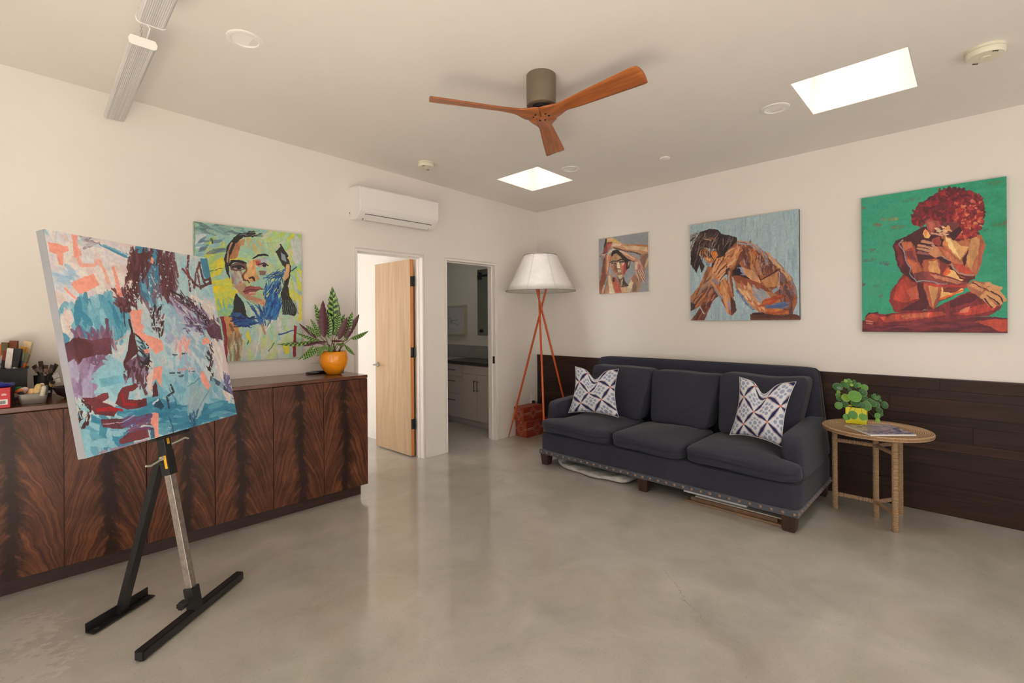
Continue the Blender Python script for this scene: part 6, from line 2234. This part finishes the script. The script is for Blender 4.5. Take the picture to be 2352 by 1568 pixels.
def art_pillow(px):
    W = px
    y, x = np.mgrid[0:W, 0:W] / W
    S2 = 3.15
    rg = np.random.default_rng(3)
    # diamond lattice aligned with the diagonals
    p, q = (x * 1.0 + y * .62) * S2 * .78 + .12, (y * .92 - x * .58) * S2 * .84 + .42
    fp, fq = p - np.floor(p), q - np.floor(q)
    dp, dq = np.minimum(fp, 1 - fp), np.minimum(fq, 1 - fq)
    img = np.empty((W, W, 3))
    img[:] = (.80, .81, .84)
    # round medallions
    ids = [(.5, .5, .115), (.5, .27, .075), (.5, .73, .075), (.27, .5, .075), (.73, .5, .075), (.32, .3, .1), (.68, .7, .1), (.3, .7, .1), (.7, .3, .1), (.5, .12, .05), (.12, .5, .05), (.88, .5, .05), (.5, .88, .05)]
    nz = rg.random((W, W))
    for a, b, r in ids:
        d = np.sqrt((fp - a) ** 2 + (fq - b) ** 2)
        m = np.clip((r - d) / .02, 0, 1)[..., None]
        tone = (.58 + .12 * np.sin(d * 170) + .14 * (nz - .5))[..., None] * np.array([.94, 1.0, 1.17])
        img = img * (1 - m) + tone * m
    # navy bat-shaped bars along the lattice lines with scalloped outline
    for d, f in ((dp, fq), (dq, fp)):
        wv = .068 * np.sin(np.pi * f) ** 1.2 + .02 * np.abs(np.sin(3 * np.pi * f)) * np.sin(np.pi * f)
        for k, col in ((.055, (.86, .74, .70)), (.034, (.16, .16, .32)), (.020, (.84, .82, .82))):
            m = np.clip((wv + k * np.sin(np.pi * f) ** .6 - d) / .010, 0, 1)[..., None]
            img = img * (1 - m) + np.array(col) * m
        m = np.clip((wv - d) / .008, 0, 1)[..., None]
        img = img * (1 - m) + np.array((.09, .11, .30)) * m
    d = np.sqrt(dp ** 2 + dq ** 2)
    m = np.clip((.075 - d) / .03, 0, 1)[..., None]
    img = img * (1 - m) + np.array((.86, .46, .36)) * m
    return img


M['pillow'] = art_mat('ikat_pillow_print', art_pillow, 512, 0.85, 0.4)
M['piping'] = plain('pillow_seam', (206, 204, 206), 0.8)


def pillow(corners, thick, label, notch, tilt):
    TLc, TRc, BRc, BLc = [Vector(c) for c in corners]
    n = ((TRc - TLc).cross(BLc - TLc)).normalized()
    if n.dot(fw) > 0:
        n = -n
    t = thing('throw_pillow', label, 'pillow', (BLc + BRc) / 2, 'patterned throw pillows on the sofa')

    def pt_(u, v, s):
        a, b = u * 2 - 1, v * 2 - 1
        # sides pulled in between the pointed corners, chop in the top edge
        uu = u + (.075 * (1 - b * b)) * (-a)
        vv = v + (.06 * (1 - a * a)) * (-b)
        vv -= notch * math.exp(-(a / .30) ** 2) * max(0, v - .25) / .75
        p = BLc.lerp(BRc, uu).lerp(TLc.lerp(TRc, uu), vv)
        th = thick * (max(0, 1 - a * a) ** .55) * (max(0, 1 - b * b) ** .55)
        th *= 1 - .45 * math.exp(-(a / .25) ** 2) * max(0, v - .45) / .55
        return p + n * th * s
    bm = bmesh.new()
    grid(bm, 26, 26, lambda u, v: pt_(u, v, .62), uv=True)
    grid(bm, 26, 26, lambda u, v: pt_(1 - u, v, -.38), uv=True)
    bmesh.ops.remove_doubles(bm, verts=bm.verts[:], dist=.0004)
    obj('pillow_cover', bm, M['pillow'], t, smooth=True)
    bm = bmesh.new()
    ring = [pt_(i / 26, 0, 0) for i in range(26)] + [pt_(1, i / 26, 0) for i in range(26)] + [pt_(1 - i / 26, 1, 0) for i in range(26)] + [pt_(0, 1 - i / 26, 0) for i in range(27)]
    tube(bm, ring, .0022, 5, caps=False)
    obj('seam', bm, M['piping'], t, smooth=True)


def at_x(x, y, X):
    d = pxo(x, y, 1.0) - C0
    return C0 + d * ((X - C0.x) / d.x)


pillow([at_x(1321, 841, -.665), at_x(1421, 847, -.66), at_x(1421, 958, -.83), at_x(1305, 948, -.83)], .085, 'patterned blue and white throw pillow against the sofa arm near the floor lamp', .20, 0)
pillow([at_x(1698, 865, -.66), at_x(1829, 876, -.71), at_x(1797, 1027, -.90), at_x(1676, 998, -.80)], .095, 'patterned blue and white throw pillow beside the side table end of the sofa', .19, 0)

# ------------------------------------------------------------------ flat things stored under the sofa
M['paperw'] = plain('crumpled_white_paper', (176, 174, 172), 0.7, 0.14, 24, 0.6, 40)
bm = bmesh.new()


def bag(x, y, z):
    q = Vector((-.88 + x * .17, -1.515 + y * .41, .022 + z * .018))
    q.x += -.035 * math.sin((y + 1) * 1.9) + .012 * math.sin(y * 9)
    q.z += (.022 * (y * y) + .008 * math.sin(y * 11 + x * 4) + .006 * math.sin(y * 23)) * (z + 1) * .5
    return q


soft_box(bm, bag, 16, 5)
o = obj('paper_wrap', bm, M['paperw'], smooth=True)
tag(o, 'crumpled white paper-wrapped bundle tucked under the lamp end of the sofa', 'bundle')
o = obj('canvas_board', B((-1.0, -.45, -2.865, -2.40, .058, .076), bevel=.002), plain('white_board', (220, 220, 220), 0.6, 0.02))
tag(o, 'white flat canvas board, topmost of the boards under the sofa', 'board')
o = obj('picture_panel', B((-1.02, -.40, -3.105, -2.50, .047, .056), bevel=.002), plain('pale_panel', (176, 172, 164), 0.6, 0.05))
tag(o, 'thin pale grey panel under the white board beneath the sofa', 'board')
o = obj('wood_panel', B((-1.025, -.42, -3.07, -2.47, .018, .045), bevel=.003), plain('brown_panel', (112, 84, 62), 0.5, 0.15))
tag(o, 'thick brown wooden panel in the stack beneath the sofa', 'board')
o = obj('cardboard_sheet', B((-1.035, -.38, -3.10, -2.435, .001, .016), bevel=.002), plain('cardboard', (134, 104, 76), 0.7, 0.12))
tag(o, 'brown cardboard sheet lowest in the stack on the floor beneath the sofa', 'board')
bm = B((-.012, .012, -.006, .006, 0, .0015))
bm.transform(Matrix.Translation((-4.455, -.492, .001)) @ Matrix.Rotation(.5, 4, 'Z'))
o = obj('paper_scrap', bm, M['paperw'])
tag(o, 'tiny white paper scrap on the floor by the credenza plinth', 'scrap')
# ------------------------------------------------------------------ art supplies on the credenza
bin_ = thing('brush_bin', 'tall black rectangular bin full of paint brushes', 'container', (-4.78, -.12, ct))
M['bin'] = plain('black_matte_plastic', (32, 32, 33), 0.55, 0.05)
bm = bmesh.new()
bx0, bx1, by0, by1, bz = -4.96, -4.597, -.215, -.05, ct + .182
th = .004
o_ = []
for e, z in ((0, ct + .001), (.004, bz - .004), (.010, bz - .003), (.010, bz), (.002, bz), (.0, bz - .01), (-.006, ct + .006)):
    o_.append([bm.verts.new((x, y, z)) for x, y in ((bx0 - e, by0 - e), (bx1 + e, by0 - e), (bx1 + e, by1 + e), (bx0 - e, by1 + e))])
bm.faces.new(o_[0][::-1])
bm.faces.new(o_[-1])
for a, b in zip(o_, o_[1:]):
    for i in range(4):
        bm.faces.new((a[i], a[(i + 1) % 4], b[(i + 1) % 4], b[i]))
obj('bin_shell', bm, M['bin'], bin_)

CM = {}


def cmat(rgb):
    if rgb not in CM:
        CM[rgb] = plain('paint_%d_%d_%d' % rgb, rgb, 0.5, 0.12, 60)
    return CM[rgb]


def D_at(p):
    return (Vector(p) - C0).dot(fw)


def brush(base, tip, wid, bris, ferr, hand, label, fb=.34, ff=.22, group=None, thin=.3):
    """flat paint brush: handle, ferrule, bristles from base (low) to tip (high)"""
    base, tip = Vector(base), Vector(tip)
    d = tip - base
    L = d.length
    u = d.normalized()
    s = u.cross(fw).normalized()
    n = s.cross(u)
    t = thing('paint_brush', label, 'brush', base, group)
    hb = 1 - fb - ff
    bm = bmesh.new()
    tube(bm, [base, base + d * hb * .5, base + d * hb], [wid * .16 + .002, wid * .22 + .002, wid * .2 + .002], 8)
    obj('handle', bm, cmat(hand), t, smooth='auto')

    def slab(a, b, wa, wb, ta, tb, nm, col, mm=None):
        bm = bmesh.new()
        ra = [bm.verts.new(base + d * a + s * wa * x + n * ta * y) for x, y in ((-.5, -.5), (.5, -.5), (.5, .5), (-.5, .5))]
        rb_ = [bm.verts.new(base + d * b + s * wb * x + n * tb * y) for x, y in ((-.5, -.5), (.5, -.5), (.5, .5), (-.5, .5))]
        bm.faces.new(ra[::-1])
        bm.faces.new(rb_)
        for i in range(4):
            bm.faces.new((ra[i], ra[(i + 1) % 4], rb_[(i + 1) % 4], rb_[i]))
        bmesh.ops.bevel(bm, geom=bm.edges[:], offset=min(wa, ta) * .12, segments=1, affect='EDGES')
        obj(nm, bm, mm or cmat(col), t)
    slab(hb - .01, hb + ff, wid * .8, wid, wid * .5, wid * .42, 'ferrule', ferr)
    slab(hb + ff - .005, 1.0, wid * .98, wid * 1.08, wid * .4, wid * thin, 'bristles', bris)


DB = D_at((-4.63, -.12, ct + .2))


def up_at(x, y, dd=0.0):
    return pxo(x, y, DB + dd)


WOODc, BLK, WHT, TAN, ORG, MUS, OLV, BRN, RED, SIL = (186, 150, 110), (28, 28, 30), (222, 214, 206), (204, 176, 136), (206, 112, 38), (198, 146, 40), (104, 90, 58), (122, 66, 40), (132, 46, 36), (186, 182, 176)
BR = [
    ((30, 870), (32, 782), 18, BRN, SIL, BLK, 'brown-bristled wide brush standing upright at the back of the bin', 0.012),
    ((10, 872), (12, 786), 15, OLV, SIL, WOODc, 'olive-tipped brush standing at the bin edge', 0.0),
    ((16, 880), (27, 800), 17, WHT, WHT, WOODc, 'clean white flat brush leaning forward in the bin', -.05),
    ((6, 868), (16, 806), 14, RED, BLK, BLK, 'black-handled brush with a red band in the bin', -.03),
    ((32, 876), (42, 800), 17, BLK, BLK, WHT, 'black-bristled brush with a white ferrule in the bin', -.05),
    ((40, 870), (54, 796), 13, MUS, (150, 130, 90), WOODc, 'mustard-stained brush in the bin', 0.0),
    ((46, 870), (66, 784), 19, (214, 190, 150), (188, 164, 126), TAN, 'wide pale bristle brush leaning out over the bin rim', .03),
    ((44, 872), (62, 812), 12, (120, 116, 92), ORG, ORG, 'orange-handled brush leaning out of the bin', -.02),
    ((46, 868), (51, 806), 8, (150, 166, 130), (90, 96, 120), (128, 72, 46), 'slim green and blue stained brush in the bin', -.03),
    ((-2, 874), (-2, 790), 14, ORG, SIL, WHT, 'orange-tipped brush cut off by the photo edge', 0.0),
    ((-12, 874), (-10, 794), 14, TAN, SIL, BLK, 'tan brush mostly outside the photo edge', 0.0),
]
for b, t_, wpx, br_, fe, ha, lab, dd in BR:
    brush(up_at(*b, dd), up_at(*t_, dd), wpx / FPX * DB * .95, br_, fe, ha, lab, group='brushes in the black bin')

# red carton with barcode and blue wrapper on it
rx1, ry0, rz1 = -4.652, -.512, ct + .104
rc = thing('carton', 'red carton with a barcode label at the credenza edge', 'box', (-4.76, -.45, ct))
M['redbox'] = plain('red_printed_card', (190, 14, 34), 0.4, 0.05)
obj('carton_body', B((-4.86, rx1, ry0, -.335, ct + .001, rz1), bevel=.0015, seg=1), M['redbox'], rc)
lz = lambda f_: ct + f_ * .104
obj('barcode_label', B((-4.78, -4.6615, ry0 - .0012, ry0 + .001, lz(.18), lz(.44))), plain('label_paper', (228, 224, 222), 0.5), rc)
bm = bmesh.new()
x = -4.695
random.seed(4)
while x < -4.668:
    wv = random.choice((.0006, .0010, .0016))
    box(bm, x, x + wv, ry0 - .0018, ry0 - .001, lz(.22), lz(.38))
    x += wv + random.choice((.0006, .001))
obj('barcode', bm, M['dark'], rc, kind='stuff')
obj('print', B((-4.683, -4.666, ry0 - .0012, ry0 + .001, lz(.63), lz(.655)), (-4.684, -4.664, ry0 - .0012, ry0 + .001, lz(.665), lz(.69)), (-4.681, -4.668, ry0 - .0012, ry0 + .001, lz(.70), lz(.725))), plain('white_print', (226, 190, 190), 0.5), rc)
bm = bmesh.new()


def wrap(x, y, z):
    return Vector((-4.745 + x * .105 + .01 * y, -.43 + y * .07, rz1 + .012 + z * .010 + .008 * math.sin(x * 5 + y * 3) * (z + 1) * .5 - (.004 if x > .7 else 0)))


soft_box(bm, wrap, 8, 4)
o = obj('plastic_wrapper', bm, plain('blue_plastic', (34, 44, 140), 0.3, 0.2, 20), smooth=True)
tag(o, 'crumpled blue plastic wrapper lying on the red carton', 'wrapper')

# small steel pan with pastels and stubs
px0, px1, py0, py1, pz = -4.628, -4.512, -.452, -.345, ct + .055
pan = thing('steel_pan', 'small rectangular steel pan of pastel stubs beside the red carton', 'pan', (-4.57, -.40, ct))
bm = bmesh.new()


def rr(x0, x1, y0, y1, z, r=.012, n=4):
    pts = []
    for cx, cy, a0 in ((x1 - r, y1 - r, 0), (x0 + r, y1 - r, 90), (x0 + r, y0 + r, 180), (x1 - r, y0 + r, 270)):
        for i in range(n + 1):
            a = math.radians(a0 + 90 * i / n)
            pts.append((cx + r * math.cos(a), cy + r * math.sin(a), z))
    return [bm.verts.new(p) for p in pts]


R_s = [rr(px0 + .010, px1 - .010, py0 + .010, py1 - .010, ct + .001), rr(px0, px1, py0, py1, pz - .002), rr(px0 - .009, px1 + .009, py0 - .009, py1 + .009, pz), rr(px0 - .009, px1 + .009, py0 - .009, py1 + .009, pz + .0015), rr(px0 + .001, px1 - .001, py0 + .001, py1 - .001, pz + .0015), rr(px0 + .012, px1 - .012, py0 + .012, py1 - .012, ct + .004)]
bm.faces.new(R_s[0][::-1])
bm.faces.new(R_s[-1])
for a, b in zip(R_s, R_s[1:]):
    for i in range(len(a)):
        bm.faces.new((a[i], a[(i + 1) % len(a)], b[(i + 1) % len(a)], b[i]))
obj('pan_shell', bm, plain('dull_pan_steel', (146, 141, 134), 0.45, 0.12, 30, Metallic=0.5), pan, smooth='auto')
DPAN = D_at((-4.57, -.42, pz))


def at_pan(x, y, dd=0):
    return pxo(x, y, DPAN + dd)


def ball(name, x, y, r, col, lab, sq=.85, dd=0.0):
    bm = bmesh.new()
    c = at_pan(x, y, dd)
    bmesh.ops.create_icosphere(bm, subdivisions=2, radius=r / FPX * DPAN)
    for v in bm.verts:
        v.co.z *= sq
        v.co *= 1 + .06 * math.sin(v.co.x * 300 + v.co.y * 200)
        v.co += c
    o = obj(name, bm, cmat(col), smooth=True)
    tag(o, lab, 'art supply', 'stubs in the steel pan')


ball('sponge', 43, 893, 7, (40, 104, 62), 'green round sponge in the steel pan', dd=.02)
ball('sponge', 45, 899, 7.5, (214, 120, 44), 'orange round sponge in the steel pan', dd=0)
ball('sponge', 56, 895, 8, (222, 198, 190), 'pale pink round sponge in the steel pan', dd=.02)
ball('sponge', 48, 904, 6.5, (58, 30, 58), 'dark purple round sponge in the steel pan', dd=-.01)


def stub(p, q, r, col, lab, dd=0.0):
    bm = bmesh.new()
    a, b = at_pan(*p, dd), at_pan(*q, dd)
    rr_ = r / FPX * DPAN
    tube(bm, [a, a.lerp(b, .08), a.lerp(b, .85), b], [rr_ * .85, rr_, rr_ * .95, rr_ * .55], 10)
    o = obj('pastel_stub', bm, cmat(col), smooth='auto')
    tag(o, lab, 'art supply', 'stubs in the steel pan')


stub((37, 912), (37, 902), 3.2, (206, 190, 172), 'short white pastel stub at the rim end of the pan')
stub((50, 912), (58, 899), 3.0, (206, 168, 118), 'slim tan pastel stub leaning in the pan')
stub((61, 912), (66, 901), 3.0, (210, 164, 128), 'slim peach pastel stub leaning in the pan')
stub((72, 912), (74, 892), 6.5, (222, 178, 122), 'thick peach pastel stub in the middle of the pan', -.01)
stub((83, 910), (90, 882), 7.0, (204, 176, 120), 'tall cream cork-coloured stub in the pan')
stub((90, 910), (94, 886), 4.5, (164, 138, 78), 'olive-tan stub standing in the pan', .01)
stub((97, 908), (102, 886), 5.0, (196, 188, 170), 'white-topped stub at the far end of the pan')
stub((103, 906), (106, 884), 4.5, (72, 84, 76), 'dark green stub at the far end of the pan', .01)
ball('cotton_tuft', 95, 884, 5.5, (226, 214, 192), 'white fluffy tuft behind the stubs in the pan', dd=.03)

# black cup and dark bowl with old brushes
cp = thing('brush_cup', 'small black cup of worn brushes behind the steel pan', 'cup', (-4.52, -.17, ct))
bm = bmesh.new()
lathe(bm, [(.034, 0), (.040, .06), (.042, .124), (.044, .126), (.044, .128), (.040, .128), (.036, .06), (.004, .012)], (-4.527, -.143, ct + .001), 24)
obj('cup_shell', bm, M['bin'], cp, smooth='auto')
DC = D_at((-4.527, -.143, ct + .13))
DBW = D_at((-4.413, -.264, ct + .07))
GR, DRK = (92, 78, 66), (58, 46, 40)
for b, t_, wpx, br_, fe, ha, lab, D_ in [
    ((99, 872), (78, 839), 10, GR, (150, 140, 126), BLK, 'worn flat brush tilting away from the cup toward the bin', DC),
    ((100, 872), (93, 829), 9, (84, 64, 52), DRK, DRK, 'tallest dark brush standing in the small cup', DC + .014),
    ((98, 872), (92, 842), 7, GR, (120, 110, 100), DRK, 'short grey brush in front of the tallest one', DC - .022),
    ((101, 876), (107, 838), 8, (104, 74, 60), (176, 140, 124), BRN, 'pink-ferruled brown brush in the small cup', DC + .018),
    ((107, 878), (121, 838), 9, (70, 56, 44), (88, 76, 62), DRK, 'dark square brush rising beside the easel canvas', DC - .012),
    ((109, 876), (130, 836), 8, (48, 50, 40), (62, 66, 54), DRK, 'dark green brush half hidden by the easel canvas', DC + .006),
]:
    brush(pxo(*b, D_), pxo(*t_, D_), wpx / FPX * D_, br_, fe, ha, lab, fb=.22, ff=.22, group='worn brushes in the cup')
bw = thing('bowl', 'dark grey bowl of palette knives half hidden by the easel canvas', 'bowl', (-4.413, -.264, ct))
bm = bmesh.new()
lathe(bm, [(.03, 0), (.034, .003), (.062, .022), (.078, .055), (.080, .064), (.077, .064), (.06, .028), (.004, .012)], (-4.413, -.264, ct + .001), 32)
obj('bowl_shell', bm, plain('dark_bowl_glaze', (58, 48, 44), 0.35), bw, smooth='auto')
for b, t_, wpx, br_, fe, ha, lab in [
    ((126, 886), (99, 868), 6, (196, 176, 158), (170, 150, 120), (176, 146, 96), 'pale brush lying across the bowl toward the pan'),
    ((118, 888), (108, 872), 6, (200, 160, 140), (190, 170, 90), (190, 170, 90), 'yellow-handled brush resting in the bowl'),
    ((124, 884), (97, 855), 5, (196, 184, 172), SIL, DRK, 'long thin knife slanting from the bowl'),
    ((112, 872), (135, 860), 11, (190, 190, 186), (206, 204, 200), (60, 52, 46), 'silver palette knife lying on the bowl rim'),
    ((118, 880), (139, 872), 9, (200, 198, 192), (190, 188, 182), DRK, 'broad pale scraper resting on the bowl'),
]:
    brush(pxo(*b, DBW), pxo(*t_, DBW), wpx / FPX * DBW, br_, fe, ha, lab, fb=.3, ff=.2, group='knives and brushes in the bowl', thin=.1)

# ------------------------------------------------------------------ bathroom beyond the second doorway
va = thing('vanity', 'grey bathroom vanity with drawers and doors seen through the narrow doorway', 'cabinet', (-.25, .8, 0))
M['vanity'] = plain('grey_laminate', (176, 168, 164), 0.5, 0.02)
VY0, VY1, VX = .15, 1.305, -.50
obj('carcass', B((VX + .02, -.014, VY0, VY1, .085, .82), bevel=.001, seg=1), M['vanity'], va)
obj('toe_kick', B((VX + .06, -.014, VY0, VY1 - .03, 0, .085)), M['vanity'], va)
g = .002
M['pull'] = plain('dark_nickel_pull', (96, 88, 80), 0.35, 0.05, Metallic=0.6)


def pull(parent, p0, p1):
    bm = bmesh.new()
    p0, p1 = Vector(p0), Vector(p1)
    o_ = Vector((-.028, 0, 0))
    tube(bm, [p0 + o_ - (p1 - p0) * .12, p1 + o_ + (p1 - p0) * .12], .005, 8)
    tube(bm, [p0, p0 + o_], .004, 6)
    tube(bm, [p1, p1 + o_], .004, 6)
    obj('handle', bm, M['pull'], parent, smooth='auto')


def front(nm, y0, y1, z0, z1, hy0, hz0, hy1, hz1, h=True):
    f_ = obj(nm, B((VX, VX + .019, y0 + g, y1 - g, z0 + g, z1 - g), bevel=.0015, seg=1), M['vanity'], va)
    if h:
        pull(f_, (VX, hy0, hz0), (VX, hy1, hz1))


front('drawer', .925, VY1, .65, .815, 1.08, .737, 1.20, .737)
front('drawer', .925, VY1, .41, .65, 1.08, .585, 1.20, .585)
front('drawer', .925, VY1, .088, .41, 1.08, .325, 1.20, .325)
front('drawer', .15, .925, .70, .815, 0, 0, 0, 0, False)
front('door', .625, .925, .088, .70, .655, .49, .655, .61)
front('door', .325, .625, .088, .70, .595, .49, .595, .61)
front('door', VY0, .325, .088, .70, .2, .49, .2, .61)
o = obj('countertop', B((VX - .02, -.014, VY0, VY1 + .02, .822, .862), bevel=.003), plain('dark_stone', (58, 54, 52), 0.25, 0.15, 30))
tag(o, 'dark stone countertop on the bathroom vanity', 'countertop')
o = obj('backsplash', B((-.030, -.013, VY0, 2.95, .8625, 1.045), bevel=.002), plain('grey_marble', (158, 158, 154), 0.35, 0.1, 6))
tag(o, 'grey marble backsplash behind the bathroom counter', 'backsplash')
o = obj('low_bench', B((VX + .06, -.014, VY1 + .025, 2.9, .80, .86), (VX + .08, -.02, VY1 + .04, VY1 + .07, 0, .80), (VX + .08, -.02, 2.8, 2.84, 0, .80)), M['vanity'])
tag(o, 'plain grey ledge continuing past the vanity', 'ledge')
pf = thing('framed_print', 'framed line drawing hanging in the bathroom beyond the doorway', 'picture', (-.03, 1.65, 1.42))
obj('frame', B((-.075, -.013, 1.39, 1.41, 1.20, 1.645), (-.075, -.013, 1.905, 1.925, 1.20, 1.645), (-.075, -.013, 1.41, 1.905, 1.20, 1.22), (-.075, -.013, 1.41, 1.905, 1.625, 1.645), bevel=.002, seg=1), plain('cream_frame', (196, 190, 170), 0.5), pf)
obj('sheet', B((-.058, -.054, 1.41, 1.905, 1.22, 1.625)), plain('white_sheet', (196, 198, 200), 0.25), pf)
bm = bmesh.new()
for pts in ([(1.79, 1.46), (1.79, 1.36), (1.80, 1.31)], [(1.79, 1.46), (1.74, 1.45), (1.72, 1.41), (1.75, 1.39)], [(1.76, 1.39), (1.68, 1.42), (1.55, 1.42)], [(1.74, 1.38), (1.66, 1.37), (1.55, 1.345)], [(1.79, 1.62), (1.78, 1.50)], [(1.85, 1.62), (1.84, 1.40), (1.85, 1.30)], [(1.73, 1.44), (1.70, 1.38), (1.75, 1.36)]):
    tube(bm, [(-.0590, y, z) for y, z in pts], .0022, 4)
obj('line_drawing', bm, plain('ink', (92, 92, 100), 0.8), pf)
mr = thing('mirror', 'tall bathroom mirror with black barn-door hardware on the wall', 'mirror', (-.02, .9, 1.66))
obj('glass', B((-.034, -.018, .55, 1.135, 1.195, 2.145), bevel=.002), NT('mirror_glass', 0.03, (.62, .70, .72, 1), Metallic=1.0).m, mr)
bm = B((-.044, -.034, .55, 1.125, 2.035, 2.07))
obj('rail', bm, M['black'], mr)
bm = bmesh.new()
for z in (2.085, 2.018):
    tube(bm, [(-.030, 1.075, z), (-.052, 1.075, z)], .023, 16)
obj('roller', bm, M['black'], mr, smooth='auto')
bm = bmesh.new()
tube(bm, [(-.030, 1.05, 1.262), (-.05, 1.05, 1.262)], .025, 16)
obj('knob', bm, M['black'], mr, smooth='auto')
